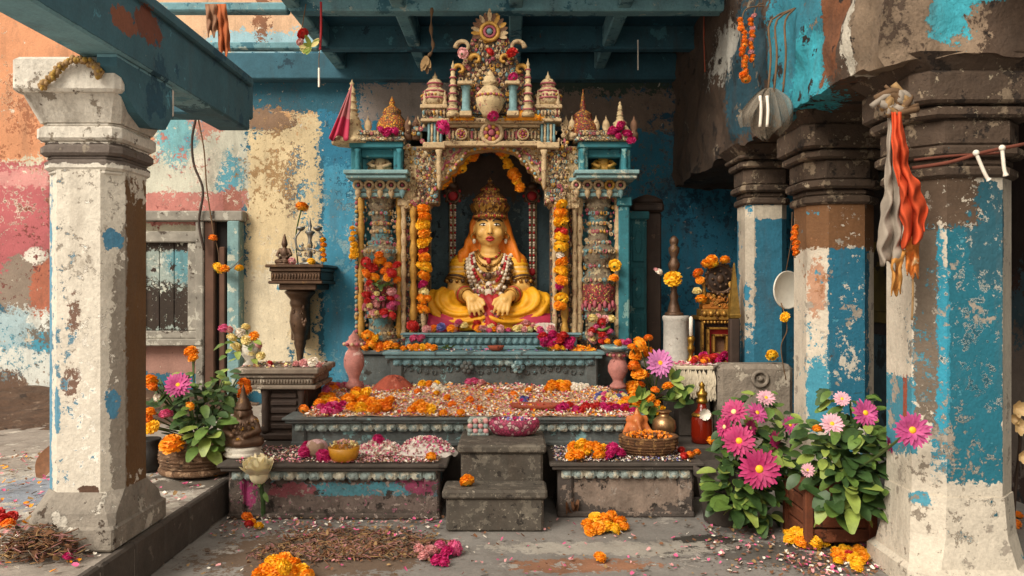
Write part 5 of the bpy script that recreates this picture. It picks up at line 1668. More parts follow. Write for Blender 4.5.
# ================================================================== second tier: bed of petals
A_ = .185
def zbed(x, y): return .522 + A_ * max(0, y - 5.2) * (1 - .25 * abs(x + .3)) + .012 * _nz.noise(Vector((x * 6, y * 6, 0)))
def on_bed(px, py):
    y = (.83 + 5.2 * A_) / (A_ + (py - 288) / F)
    y = min(max(y, 5.14), 5.84); x = X(px, y)
    return Vector((x, y, zbed(x, y)))
mb = MB()
mb.grid(lambda u, v: (-1.33 + 2.10 * u, 5.17 + .70 * v, zbed(-1.33 + 2.10 * u, 5.17 + .70 * v) - .004), 60, 24)
PC = [M('buff petal', '#cfae90', .7, var=.2, scale=30), m_pink, m_white, m_cream, m_magenta, m_orange, m_red, m_rose, m_white, m_rose]
for i in range(9500):
    x = RN.uniform(-1.34, .79); y = RN.uniform(5.13, 5.87)
    a = RN.uniform(0, 6.28); sz = .0085 * RN.uniform(.6, 1.6)
    mb.petal((x, y, zbed(x, y) + .004 + .008 * RN.random()), (math.cos(a), math.sin(a), RN.uniform(-.15, .5)), (RN.uniform(-.4, .4), RN.uniform(-.5, .2), 1), sz * 1.5, sz * 1.3, RN.choice((0, 0, 0, 0, 1, 2, 2, 2, 3, 3, 4, 5, 5, 6, 7, 8, 8, 9, 5)), RN.uniform(-.2, .5), 2, True, .2)
o = mb.build('petal_bed', PC); tag(o, 'bed of pink, white and orange petals covering the second tier', 'petals', kind='stuff')

def bedflowers(lst, lab, grp, cat='flower'):
    for it in lst:
        px, py, r, col = it[:4]
        c = on_bed(px, py + r * .4); rr = r * c.y / F
        flower_at(c + Vector((0, 0, rr * .55)), rr, col, lab, grp, cat)
bedflowers([(349, 399, 8, 'orange'), (357, 397, 8, 'yellow'), (364, 401, 8, 'orange'), (353, 409, 8, 'orange'), (361, 410, 8, 'yellow'), (371, 404, 8, 'orange'), (374, 411, 8, 'orange'), (381, 406, 8, 'orange'), (386, 409, 8, 'deep'), (389, 402, 7, 'orange'), (357, 392, 7, 'orange'), (366, 393, 7, 'yellow')], 'orange marigold in the large heap left of middle on the second tier', 'big marigold heap on the second tier')
bedflowers([(320, 403, 7, 'orange'), (327, 399, 7, 'yellow'), (334, 402, 7, 'orange'), (331, 396, 6, 'orange'), (323, 396, 6, 'deep')], 'orange marigold behind the magenta blossoms on the left of the second tier', 'marigolds at the left end of the second tier')
bedflowers([(RN.uniform(320, 344), RN.uniform(405, 415), RN.uniform(4, 5.5), RN.choice(('magenta', 'magenta', 'pink'))) for _ in range(14)], 'magenta blossom in the clump at the left of the second tier', 'magenta clump at the left of the second tier')
bedflowers([(304, 410, 5.5, 'deep')], 'lone deep orange bud at the left corner of the second tier', None)
bedflowers([(417, 408, 7, 'orange'), (424, 411, 8, 'orange'), (430, 412, 7, 'yellow'), (412, 411, 6, 'orange'), (421, 405, 6, 'orange')], 'orange marigold in the small cluster near the middle of the second tier', 'small marigold cluster on the second tier')
bedflowers([(443, 415, 5, 'orange'), (461, 415, 5, 'orange'), (452, 404, 5, 'deep'), (470, 400, 4.5, 'deep'), (447, 398, 4, 'orange'), (514, 394, 4, 'deep'), (528, 390, 4, 'orange'), (490, 392, 4, 'orange'), (418, 392, 4.5, 'deep'), (480, 411, 4, 'deep'), (436, 394, 4, 'yellow')], 'single orange marigold scattered over the petal bed', 'marigolds scattered over the petal bed')
bedflowers([(549, 388, 6, 'orange'), (556, 385, 7, 'orange'), (564, 387, 7, 'orange'), (552, 380, 6, 'orange'), (560, 378, 6, 'yellow'), (567, 381, 6, 'orange')], 'orange marigold in the heap under the right end of the third tier', 'marigold heap under the third tier')
bedflowers([(422, 383, 5, 'yellow'), (429, 382, 5, 'orange'), (436, 383, 4.5, 'yellow')], 'yellow marigold in the row beside the terracotta cloth', 'marigold row beside the terracotta cloth')
bedflowers([(632, 384, 8, 'orange'), (638, 379, 7, 'deep'), (627, 401, 7, 'orange'), (637, 400, 9, 'orange'), (634, 391, 7, 'orange'), (622, 405, 6, 'yellow')], 'orange marigold in the heap at the right corner of the second tier', 'marigold heap at the right corner of the second tier')
bedflowers([(560 + i * 5.2 + RN.uniform(-2, 2), 408 + RN.uniform(-3, 4), RN.uniform(4.5, 6), RN.choice(('magenta', 'magenta', 'red'))) for i in range(15)], 'magenta blossom in the row along the right front edge of the second tier', 'magenta row on the second tier')
bedflowers([(RN.uniform(597, 626), RN.uniform(389, 398), RN.uniform(3, 4), RN.choice(('violet', 'pink', 'violet', 'magenta', 'cream'))) for _ in range(18)], 'small violet or pink blossom in the patch at the right of the second tier', 'violet patch on the second tier')
bedflowers([(RN.uniform(517, 530), RN.uniform(398, 404), 3.2, RN.choice(('violet', 'magenta', 'violet'))) for _ in range(7)], 'small violet blossom right of middle on the petal bed', 'violet blossoms near the middle of the petal bed')
bedflowers([(580 + RN.uniform(-7, 7), 385 + RN.uniform(-4, 4), 4, 'white') for _ in range(7)], 'white blossom in the cluster right of the marigold heap', 'white cluster on the petal bed')
bedflowers([(436 + RN.uniform(-6, 8), 388 + RN.uniform(-3, 3), 3.8, 'white') for _ in range(6)], 'white blossom left of middle below the third tier', 'white blossoms below the third tier')
bedflowers([(469, 383, 5, 'pink'), (475, 381, 5.5, 'pink'), (481, 384, 5, 'rose')], 'dusky pink blossom in front of the third tier frieze', 'dusky pink blossoms before the frieze')
# red and orange heap in front of the pink vase
bedflowers([(RN.uniform(325, 360), RN.uniform(374, 389), RN.uniform(4, 6), RN.choice(('rose', 'deep', 'red', 'pink', 'orange', 'rose'))) for _ in range(28)], 'rose or red blossom heaped before the pink stone vase', 'blossoms before the pink vase')
# terracotta coloured cloth
c = on_bed(394, 384)
mb = MB()
def tc(u, v):
    a = 2 * PI * u; rr = v
    fold = 1 + .06 * math.sin(a * 9 + v * 5)
    return (c.x + .155 * rr * math.cos(a) * fold, c.y - .02 + .10 * rr * math.sin(a) * fold, c.z - .01 + .10 * (1 - rr ** 2.2) + .008 * math.sin(a * 9))
mb.grid(tc, 54, 10)
one('folded_cloth', mb, PAINT('brick red cloth', '#a04a34', [], [('#c0705a', 10, .6), ('#6c2c20', 9, .62)], var=.25, nscale=9), c, 'mound of brick red folded cloth at the left foot of the third tier', 'cloth')
# pink stone vases
def pinkvase(px, d, ytop, ybot, lab, r):
    h = ybot - ytop
    mb = turned(px, [(r * .8, ybot), (r * .85, ybot - h * .06), (r * .5, ybot - h * .14), (r * .55, ybot - h * .2), (r, ybot - h * .38), (r * 1.02, ybot - h * .5), (r * .8, ybot - h * .62), (r * .55, ybot - h * .68), (r * .9, ybot - h * .74), (r * .95, ybot - h * .78), (r * .5, ybot - h * .84)] + ([(r * .55, ybot - h * .88), (r * .25, ybot - h * .93), (0, ytop)]), d, 22, 0)
    v = thing('stone_vase', P(px, ybot, d), lab, 'vase', 'pink stone vases')
    v2 = mb.build('body', PAINT('pink stone ' + str(px), '#b87a70', [], [('#d8b0a4', 9, .58), ('#6f4038', 8, .62)], var=.25, nscale=8), v)
    mb = MB()
    for i in range(12):
        a = i * 2 * PI / 12; k = d / F
        mb.ell(P(px, ybot - h * .76, d) + Vector((math.cos(a) * r * k, math.sin(a) * r * k, 0)), .013, i % 2, 7, 5)
    mb.build('petal_collar', [m_c2, m_c1], v)
    return v
pinkvase(354, 5.76, 330, 388, 'pink stone vase with a pointed lid left of the shrine steps', 10)
pinkvase(618, 5.76, 344, 388, 'pink stone vase carrying a tray right of the shrine steps', 10)
mb = turned(618, [(6, 352), (16, 349), (18, 346), (17, 345.5), (8, 348), (0, 348)], 5.76)
one('offering_tray', mb, m_pale_teal, P(618, 352, 5.76), 'small teal tray on top of the right pink vase', 'tray')
for i in range(9):
    px = RN.uniform(604, 632)
    flower_at((X(px, 5.76), RN.uniform(5.70, 5.78), Z(344 - RN.random() * 3, 5.76)), .027, RN.choice(('orange', 'deep', 'orange') if px < 622 else ('magenta', 'pink')), 'orange or pink blossom in the teal tray on the right vase', 'blossoms in the teal tray')
# brown oval tray
c = on_bed(537, 409)
mb = MB(); mb.lathe([(.10, 0), (.16, .012), (.19, .034), (.18, .036), (.15, .018), (0, .014)], c + Vector((0, 0, .0)), 28, 0, None, 1, .45)
one('offering_tray', mb, m_terra, c, 'shallow brown oval tray near the front edge of the second tier', 'tray')
# bowl, shell stone on the upper step
zs = .44
c = on(514, 436, zs)
v = thing('offering_bowl', c, 'round magenta and white patterned bowl on the top stone step', 'bowl')
mb = MB(); k = c.y / F
mb.lathe([(.09, 0), (.13, .015), (.158, .05), (.160, .08), (.150, .104), (.142, .102), (.145, .08), (.12, .04), (0, .03)], c + Vector((0, .03, 0)), 30, 0, None, 1, .6)
mb.build('bowl', ORN('bowl pattern', ['#a83a5c', '#c8b0a4', '#b04a66', '#983050', '#bc8c90', '#a03454'], 44, .6, .3, '#6a2838'), v)
mb = MB()
for i in range(70):
    a = RN.uniform(0, 6.28); rr = math.sqrt(RN.random())
    mb.petal(c + Vector((math.cos(a) * .13 * rr, .03 + math.sin(a) * .07 * rr, .085 + .012 * (1 - rr))), (RN.uniform(-1, 1), RN.uniform(-1, 1), .3), (0, -.3, 1), .022, .018, i % 4, .3, 2, True, .2)
mb.build('petal_fill', [m_magenta, m_rose, m_white, m_violet], v)
mb = MB(); c = on(478, 436, zs) + Vector((0, .03, 0))
mb.box(c + Vector((-.065, -.03, 0)), c + Vector((.065, .05, .02)), 0, .006)
for i in range(4):
    for j in range(3):
        mb.ell(c + Vector((-.048 + i * .032, -.02, .03 + j * .03)), (.018, .018, .018), (i + j) % 2, 8, 6)
mb.box(c + Vector((-.06, -.01, .01)), c + Vector((.06, .05, .11)), 0, .01)
one('carved_stone', mb, [m_shell, m_rose], c, 'small carved stone block with bead rows left of the patterned bowl', 'stone')

# ================================================================== lowest tier, left
z1 = .333
c = on(342, 463, z1)
v = thing('offering_bowl', c, 'yellow bowl heaped with pale petals on the lowest left tier', 'bowl')
mb = MB(); mb.lathe([(.05, 0), (.07, .006), (.085, .04), (.092, .082), (.087, .084), (.075, .04), (0, .02)], c + Vector((0, .06, 0)), 24, 0)
mb.build('bowl', M('yellow glaze', '#c88a20', .4, var=.2, scale=12), v)
mb = MB()
for i in range(90):
    a = RN.uniform(0, 6.28); rr = math.sqrt(RN.random())
    mb.petal(c + Vector((math.cos(a) * .085 * rr, .06 + math.sin(a) * .085 * rr, .08 + .03 * (1 - rr * rr))), (RN.uniform(-1, 1), RN.uniform(-1, 1), .3), (0, -.3, 1), .02, .016, i % 3, .3, 2, True, .2)
mb.build('petal_fill', [m_cream, m_rose, m_straw], v)
# bundle wrapped in white cloth, covered with petals
c = on(424, 458, z1) + Vector((0, .10, 0))
v = thing('cloth_bundle', c, 'white cloth bundle strewn with pink petals in front of the left altar steps', 'bundle')
mb = MB()
def cb(u, v_):
    a = 2 * PI * u; f = 1 + .05 * math.sin(a * 7) + .04 * math.sin(a * 3 + 1)
    return (c.x + .185 * v_ * f * math.cos(a), c.y + .10 * v_ * f * math.sin(a), c.z + .095 * (1 - v_ ** 2.6) + .010 * math.sin(a * 8 + v_ * 6) * v_)
mb.grid(cb, 48, 12)
mb.build('cloth', M('white cloth', '#d8cfc4', .85, var=.15, scale=9, bump=.3, spots=[('#c890a0', 24, .60)]), v)
mb = MB()
for i in range(520):
    a = RN.uniform(0, 6.28); rr = math.sqrt(RN.random()) * .97
    mb.petal(c + Vector((math.cos(a) * .178 * rr, math.sin(a) * .097 * rr, .096 * (1 - rr ** 2.6) + .006)), (RN.uniform(-1, 1), RN.uniform(-1, 1), .3), (0, -.3, 1), .016, .013, RN.choice((0, 0, 0, 1, 1, 2, 3, 3)), .3, 2, True, .2)
mb.build('petal_cover', [m_white, m_pink, m_magenta, m_rose], v)
heap('petal_heap', 'mound of white and pink petals beside the white cloth bundle', 'petals', on(377, 456, z1) + Vector((0, .12, 0)), .15, .12, .06, [m_white, m_rose, m_pink, m_white], 420, .012)
for px, py, r, lab in ((376, 440, 7, 'larger magenta blossom on the white petal mound'), (379, 446, 6, 'smaller magenta blossom on the white petal mound')):
    c = on(px, 455, z1) + Vector((0, .10, 0)); flower_at((c.x, c.y, Z(py, c.y)), r * c.y / F, 'magenta', lab)
for px, py, r in ((306, 446, 7), (303, 452, 7), (309, 452, 6), (322, 455, 7), (326, 459, 6), (319, 460, 5)):
    c = on(px, min(py + r, 462), z1) + Vector((0, .03, 0)); flower_at((c.x, c.y, Z(py, c.y)), r * c.y / F, 'magenta', 'magenta blossom between the column side and the yellow bowl', 'magenta blossoms beside the yellow bowl')
c = on(315, 458, z1) + Vector((0, .05, 0))
mb = MB(); mb.lathe([(.04, 0), (.06, .02), (.062, .06), (.05, .09), (.03, .10), (0, .105)], c, 16, 0, lobes=6, lobe=.1)
one('seed_bundle', mb, PAINT('mottled wrap', '#9a7c66', [], [('#c8a0a0', 14, .55), ('#5c4638', 12, .6)], nscale=14), c, 'small mottled brown bundle behind the magenta blossoms', 'bundle')
for px, py in ((432, 458),): flower_at(Vector((-.475, 4.69, z1 + .028)), .035, 'orange', 'single orange marigold below the white cloth bundle')
petals('fallen_petals', 'pale petals scattered over the lowest left tier', 'petals', [(-1.62, -.43, 4.64, 5.13, .333, 2600), (-1.1, -.43, 4.64, 5.0, .335, 1500)], [m_rose, m_white, m_rose, m_white, m_pink, m_straw, m_brownp], .007)

# ================================================================== lowest tier, right
flowers([(574, 447, 7, 'orange'), (582, 445, 8, 'yellow', .03), (590, 447, 7, 'orange', .03), (597, 448, 8, 'orange', .02), (604, 450, 7, 'yellow'), (578, 455, 8, 'orange'), (571, 456, 6, 'orange'), (586, 452, 7, 'yellow'), (599, 455, 7, 'orange')], z1, 'orange marigold in the heap on the lowest right tier', 'marigold heap on the lowest right tier')
flowers([(613, 449, 8, 'magenta', .02), (620, 453, 7, 'magenta'), (609, 455, 6, 'magenta')], z1, 'magenta blossom between the marigold heap and the brown basket', 'magenta blossoms beside the brown basket')
petals('fallen_petals', 'pale petals scattered over the lowest right tier', 'petals', [(.25, 1.05, 4.68, 5.12, .333, 1900)], [m_white, m_rose, m_white, m_straw, m_white, m_violet], .007)
c = Vector((X(649, 4.88), 4.90, z1))
v = thing('offering_basket', c, 'round brown basket filled with orange petals on the lowest right tier', 'basket')
mb = MB(); pr = []
for i in range(7):
    z = i * .017; r = .125 + .045 * math.sin(PI * .5 * min(1, i / 4))
    pr += [(r + .008, z), (r + .014, z + .008), (r + .006, z + .016)]
mb.lathe(pr + [(.13, .11), (.11, .09), (0, .085)], c, 28, 0, None, 1, .75)
mb.build('basket', PAINT('basket', '#6f4a2c', [], [('#a87c4c', 22, .54), ('#3c2818', 18, .6)], nscale=18, bump=.8), v)
mb = MB()
for i in range(200):
    a = RN.uniform(0, 6.28); rr = math.sqrt(RN.random())
    mb.petal(c + Vector((math.cos(a) * .14 * rr, math.sin(a) * .10 * rr, .10 + .025 * (1 - rr * rr))), (RN.uniform(-1, 1), RN.uniform(-1, 1), .3), (0, -.3, 1), .024, .018, RN.choice((0, 0, 1, 2)), .3, 2, True, .2)
mb.build('petal_fill', [m_deep, m_orange, m_brownp], v)
c = Vector((X(664, 5.14), 5.14, z1))
mb = MB(); mb.lathe([(.05, 0), (.05, .02), (.035, .035), (.06, .055), (.078, .10), (.072, .145), (.045, .172), (.03, .18), (.034, .20), (.05, .205), (.046, .21), (.02, .19), (0, .185)], c + Vector((0, 0, .02)), 28, 0)
mb.torus(c + Vector((0, 0, .165)), .052, .006, 0, 24, 6); mb.lathe([(.06, 0), (.062, .01), (.05, .022), (0, .022)], c, 20, 0)
one('brass_pot', mb, M('worn brass', '#a8835c', .32, .8, var=.25, scale=10, bump=.2), c, 'round polished brass pot behind the brown basket', 'pot')
# small seated terracotta figure with big ears
c = Vector((X(637, 5.12), 5.12, z1))
mb = MB()
mb.ell(c + Vector((0, 0, .055)), (.085, .07, .055)); mb.ell(c + Vector((0, 0, .11)), (.06, .055, .065)); mb.ell(c + Vector((0, -.01, .175)), (.042, .04, .042))
for sg in (-1, 1):
    mb.ell(c + Vector((sg * .05, 0, .175)), (.025, .012, .032)); cap(mb, c + Vector((sg * .055, 0, .135)), c + Vector((sg * .085, -.04, .09)), .022, .018); cap(mb, c + Vector((sg * .085, -.04, .09)), c + Vector((sg * .04, -.075, .08)), .018, .015)
    cap(mb, c + Vector((sg * .08, -.02, .03)), c + Vector((sg * .02, -.08, .025)), .03, .022)
cap(mb, c + Vector((0, -.045, .165)), c + Vector((.015, -.07, .11)), .017, .011); cap(mb, c + Vector((0, 0, .2)), c + Vector((0, 0, .25)), .024, .008)
v = thing('figurine', c, 'small seated orange clay figurine between basket and brass pot', 'figurine')
remeshed(mb, 'body', [M('orange clay', '#b8642c', .6, var=.3, scale=12, bump=.3, spots=[('#d89a60', 14, .6)])], v, voxel=.008, smooth=3)
mb = MB(); mb.lathe([(.10, 0), (.105, .01), (.09, .02), (0, .02)], c, 20, 0, None, 1, .8); mb.build('stand', m_bronze, v)
flowers([(684, 456, 5, 'red'), (690, 455, 5, 'deep'), (681, 450, 4.5, 'red'), (697, 452, 4, 'deep')], z1, 'red blossom right of the brown basket', 'red blossoms right of the basket')
flower_at(Vector((1.30, 5.24, .352)), .035, 'orange', 'orange marigold at the right end of the lowest right tier')
# red bottle
c = Vector((X(702, 5.30), 5.30, .325))
v = thing('bottle', c, 'dark red bottle with a brass neck and white flower by the pink plants', 'bottle')
gl = N('red glass'); gl.b.inputs['Transmission Weight'].default_value = .35; gl.b.inputs['IOR'].default_value = 1.45
gl = gl.fin(lin('#8a2412'), .12)
mb = MB(); mb.lathe([(.055, 0), (.068, .006), (.072, .05), (.070, .15), (.060, .19), (.04, .215), (.03, .235), (.028, .27)], c, 24, 0); mb.build('glass_body', gl, v)
mb = MB(); mb.lathe([(.03, .262), (.038, .268), (.036, .285), (.026, .295), (.036, .315), (.038, .33), (.02, .345), (.016, .37), (.022, .38), (.008, .40), (0, .41)], c, 18, 0); mb.lathe([(.066, .175), (.07, .185), (.058, .2)], c, 18, 0); mb.build('stopper', m_brass, v)
mb = MB()
for i in range(14): mb.petal(c + Vector((0, -.062, .20)), (math.cos(i * .9), -.4, math.sin(i * .9)), (0, -1, 0), .045, .028, 0, .2, 3, True)
mb.build('white_flower', m_white, v)
# bouquet behind the basket
c = Vector((X(654, 5.5), 5.5, .325))
v = thing('bouquet', c, 'tall bouquet of marigolds and a pink daisy at the right end of the altar', 'bouquet')
mb = MB(); mb.lathe([(.06, 0), (.075, .02), (.085, .14), (.06, .24), (.055, .27), (.07, .29), (.062, .29), (.04, .2), (0, .2)], c, 20, 0); mb.build('vase', m_bronze, v)
fl = [(640, 344, 8, 'orange'), (636, 355, 7, 'orange'), (634, 366, 7, 'deep'), (644, 375, 6, 'deep'), (648, 352, 6, 'orange'), (650, 398, 6, 'orange'), (660, 411, 7, 'yellow'), (657, 404, 5, 'orange'), (639, 374, 8, 'orange'), (668, 386, 6, 'orange'), (655, 390, 5, 'deep'), (648, 338, 5, 'deep'), (632, 347, 5, 'orange')]
mb = MB()
for px, py, r, col in fl:
    d = 5.42 + RN.uniform(-.06, .06)
    if py > 384: d = 5.34
    p = P(px, py, d); flower_at(p, r * d / F, col, None, parent=v, name='flower_head')
    mb.tube(bez([c + Vector((RN.uniform(-.02, .02), 0, .26)), c.lerp(p, .6) + Vector((0, .02, .12)), p], 10), .005, 5, 0)
pg = P(660, 363, 5.34)
mb.tube(bez([c + Vector((0, 0, .27)), c + Vector((.02, 0, .4)), pg], 10), .006, 5, 0); mb.build('stem', m_stem, v)
mb = MB(); gerbera(mb, pg, (.1, -1, .25), 14 * 5.34 / F, 0, 1, 16); mb.build('daisy', [M('orchid petal', '#d27cb4', .6, var=.25, scale=12, sss=.1), m_yellow], v)
mb = MB()
for px, py in ((683, 392), (678, 400), (686, 402), (641, 412), (645, 404), (668, 398), (650, 415), (638, 398), (672, 380)):
    p = P(px, py, 5.36)
    for k in range(4): mb.petal(p, (RN.uniform(-.6, .6), -.4, RN.uniform(-.2, 1)), (0, -1, .4), .10, .05, RN.randrange(3), RN.uniform(-.4, .2), 4)
    mb.tube(bez([c + Vector((0, 0, .27)), c.lerp(p, .6) + Vector((0, 0, .1)), p], 8), .004, 5, 0)
mb.build('foliage', [m_leaf, m_leaf3, m_leaf2], v)
# ================================================================== left side
# carved stand
td = 5.42
T = thing('stone_stand', (X(281, td), td, .325), 'low dark carved stone stand left of the altar under the wall bracket', 'stand')
mb = MB()
for a, b, y0, y1, f in ((238, 322, 373, 367, 0), (242, 318, 377, 373, .02), (245, 315, 384, 377, .035), (241, 319, 388, 384, .015)):
    mb.box((X(a, td), td - .10 + f, Z(y0, td)), (X(b, td), td + .42, Z(y1, td)), 0, .008)
for i in range(24): mb.ell((X(247 + i * 2.9, td), td - .068, Z(380.5, td)), (.008, .008, .016), 0, 6, 4)
mb.build('top', PAINT('stand top', '#7d6f60', [], [('#b5a896', 9, .58), ('#4a3c30', 7, .6), ('#a06a60', 16, .68)], nscale=6), T)
mb = MB()
mb.box((X(262, td), td - .02, .325), (X(308, td), td + .40, Z(388, td)), 0, .012)
mb.box((X(254, td), td - .06, .325), (X(316, td), td + .42, .375), 0, .012)
for a in (264, 300): mb.lathe([(.025, .37), (.035, .40), (.022, .44), (.03, .52), (.02, .6), (.035, .66), (.035, .68)], (X(a + 3, td), td - .03, 0), 10, 0)
for i in range(5): mb.box((X(272, td), td - .035, .40 + i * .052), (X(298, td), td - .01, .435 + i * .052), 0, .006)
mb.build('body', m_wood, T)
for px, py, r, col, lab in ((270, 363, 3.5, 'red', 'small red blossom on the carved stone stand'), (313, 362, 6, 'white', 'white blossom at the right end of the carved stand'), (303, 363, 5, 'rose', 'rose blossom on the right half of the carved stand'), (318, 366, 5, 'rose', 'dusky rose blossom hanging over the right edge of the carved stand'), (296, 364, 4, 'rose', 'small rose blossom beside the middle of the carved stand')):
    flower_at(P(px, py, td), r * td / F, col, lab)
petals('fallen_petals', 'dusty rose petals on the carved stone stand', 'petals', [(X(243, td), X(318, td), td - .08, td + .3, Z(367, td), 240)], [m_rose, m_white, m_cream, m_brownp], .012)
# cream flower vase on the stand
c = Vector((X(251, 5.52), 5.52, Z(367, td)))
V = thing('flower_vase', c, 'white vase of cream and peach flowers on the left of the carved stand', 'vase')
mb = MB(); mb.lathe([(.05, 0), (.055, .01), (.03, .03), (.06, .07), (.07, .12), (.045, .17), (.04, .19), (.055, .205), (.048, .2), (0, .18)], c, 20, 0, lobes=8, lobe=.04); mb.build('vase', m_whitewash, V)
mb = MB()
for px, py, r, col in ((232, 338, 6, 'cream'), (240, 333, 6, 'white'), (247, 340, 6, 'cream'), (254, 336, 6, 'orange'), (236, 347, 6, 'cream'), (243, 351, 6, 'white'), (251, 352, 6, 'cream'), (258, 345, 5, 'rose'), (229, 330, 5, 'rose'), (224, 329, 6, 'pink'), (261, 356, 5, 'cream'), (246, 327, 5, 'cream')):
    p = P(px, py, 5.5 + RN.uniform(-.05, .03)); flower_at(p, r * 5.5 / F, col, None, parent=V, name='flower_head')
    mb.tube(bez([c + Vector((0, 0, .19)), c.lerp(p, .5) + Vector((0, 0, .06)), p], 8), .004, 5, 0)
leaf_cluster(mb, P(240, 350, 5.5), (.13, .06, .07), 18, .07, (0, 1, 2)); mb.build('stems_and_leaves', [m_leaf, m_stem, m_leaf3], V)

# wall bracket with figures
bd = 7.62
B = thing('wall_bracket', P(300, 275, bd), 'dark carved wall bracket shelf on the cream and blue wall', 'bracket')
mb = MB()
for a, b, y0, y1, f in ((272, 329, 268, 265, 0), (275, 326, 272, 268, .03), (276, 325, 281, 272, .05), (274, 327, 284, 281, .03), (283, 320, 290, 284, .08)):
    mb.box((X(a, bd), bd - .22 + f, Z(y0, bd)), (X(b, bd), 8.0, Z(y1, bd)), 0, .008)
for i in range(17): mb.ell((X(278 + i * 2.85, bd), bd - .17, Z(276.5, bd)), (.011, .012, .03), 0, 6, 5)
mb.build('shelf', m_bronze, B)
mb = MB()
latp(mb, 300, [(13, 290), (15, 292), (12, 296), (9, 300), (10, 303), (9, 306), (8, 308), (9.5, 314), (10, 322), (8.5, 330), (6, 336), (7, 339), (5.5, 341), (6, 343), (4, 350), (3, 358), (2.6, 366), (3.2, 369), (0, 372)], 7.78, 16, 0, lobes=8, lobe=.06)
mb.box((X(292, 7.9), 7.86, Z(340, 7.9)), (X(308, 7.9), 8.0, Z(290, 7.9)), 0, .01)
for i in range(14): boss(mb, X(300 + RN.uniform(-7, 7), 7.7), 7.71, Z(RN.uniform(300, 330), 7.7), .03, None, (0,))
mb.build('baluster', m_bronze, B)
zb = Z(265, bd)
def smallfigure(c, h, mats, lab, nm='figurine', crown=True):
    v = thing(nm, c, lab, 'figurine')
    k = h / .36; mb = MB(); E = lambda dx, dy, dz: c + Vector((dx, dy, dz)) * k
    mb.ell(E(0, 0, .05), (.085 * k, .06 * k, .04 * k)); mb.ell(E(0, 0, .13), (.05 * k, .04 * k, .07 * k)); mb.ell(E(0, 0, .235), (.036 * k, .036 * k, .042 * k)); cap(mb, E(0, 0, .18), E(0, 0, .21), .022 * k)
    for sg in (-1, 1):
        cap(mb, E(sg * .05, 0, .17), E(sg * .082, -.02, .11), .02 * k, .016 * k); cap(mb, E(sg * .082, -.02, .11), E(sg * .035, -.06, .08), .016 * k, .013 * k)
        cap(mb, E(sg * .085, -.01, .035), E(sg * .02, -.06, .03), .028 * k, .02 * k)
    if crown: cap(mb, E(0, 0, .26), E(0, 0, .34), .03 * k, .01 * k)
    remeshed(mb, 'body', [mats], v, voxel=.008 * max(.7, k), smooth=2)
    mb = MB(); mb.lathe([(.10 * k, 0), (.105 * k, .008), (.08 * k, .02 * k + .005), (0, .02 * k + .006)], c, 16, 0, None, 1, .75); mb.build('base', m_bronze, v)
    return v
smallfigure(Vector((X(287, bd), bd - .08, zb)), .30, m_bronze, 'small dark bronze figurine at the left of the wall bracket')
c = Vector((X(310, bd), bd, zb))
V = thing('oil_lamp', c, 'silver branched oil lamp on the right of the wall bracket', 'lamp')
m_silver = M('dull silver', '#8c8a84', .4, .7, var=.35, scale=14, bump=.3)
mb = MB(); mb.lathe([(.09, 0), (.095, .015), (.05, .04), (.02, .07), (.03, .10), (.016, .14), (.028, .19), (.014, .24), (.03, .29), (.05, .31), (.045, .32), (.01, .33), (.02, .37), (.008, .42), (0, .46)], c, 16, 0); mb.build('stem', m_silver, V)
for sg in (-1, 1):
    mb = MB(); mb.tube(bez([c + Vector((0, 0, .16)), c + Vector((sg * .10, -.02, .14)), c + Vector((sg * .13, -.03, .25)), c + Vector((sg * .08, -.03, .33))], 16), .010, 7, 0)
    e = c + Vector((sg * .08, -.03, .33)); mb.lathe([(.012, -.01), (.04, .01), (.045, .03), (.02, .025), (0, .02)], e, 12, 0); mb.build('arm', m_silver, V)
mb = MB()
for i in range(16): boss(mb, c.x + RN.uniform(-.09, .07), c.y - .08, c.z + RN.uniform(.02, .2), .02, None, (0, 1))
mb.build('ornament', [m_silver, m_c1], V)
V = thing('tall_marigold', Vector((X(298, bd), bd, zb)), 'tall single orange marigold standing on the wall bracket', 'flower')
p = P(302, 207, bd - .05); mb = MB(); mb.tube(bez([(X(298, bd), bd, zb), P(296, 235, bd), p], 14), .007, 6, 0); mb.build('stem', m_stem, V)
flower_at(p, 7 * bd / F, 'orange', None, parent=V, name='flower_head')
strand('marigold_garland', [P(322, 238, bd - .06), P(324, 250, bd - .07), P(322, 266, bd - .1)], [(P(323 + RN.uniform(-1, 1), 240 + i * 5, bd - .08), .034, 'orange' if i % 2 else 'yellow') for i in range(5)], 'short orange garland over the right corner of the wall bracket', 'garland')
for px, col, lab in ((311, 'yellow', 'small yellow marigold lying on the front edge of the wall bracket'), (292, 'rose', 'small rose blossom lying on the wall bracket')):
    flower_at(Vector((X(px, 7.45), 7.46, zb + .03)), .04, col, lab)

# doorway hangings
cord('hanging_rope', [P(196, 118, 7.85), P(192, 140, 7.85), P(194, 165, 7.85), P(203, 190, 7.83), P(199, 222, 7.83), P(204, 250, 7.84)], .012, m_wood, 'thick brown cord hanging down the pale wall over the doorway', 'cord')
cord('hanging_rope', [P(198, 118, 7.87), P(204, 150, 7.87), P(207, 190, 7.84), P(214, 235, 7.82)], .007, m_rope, 'thin brown cord beside the thick one over the doorway', 'cord')
V = strand('marigold_garland', [P(213, 232, 7.8), P(218, 250, 7.78), P(221, 272, 7.76), P(234, 266, 7.78), P(243, 256, 7.82)], [(P(213, 238, 7.78), .045, 'deep'), (P(218, 268, 7.75), .06, 'yellow'), (P(224, 269, 7.75), .055, 'orange'), (P(239, 268, 7.76), .045, 'yellow')], 'sagging cord with a few marigolds across the dark doorway', 'garland')

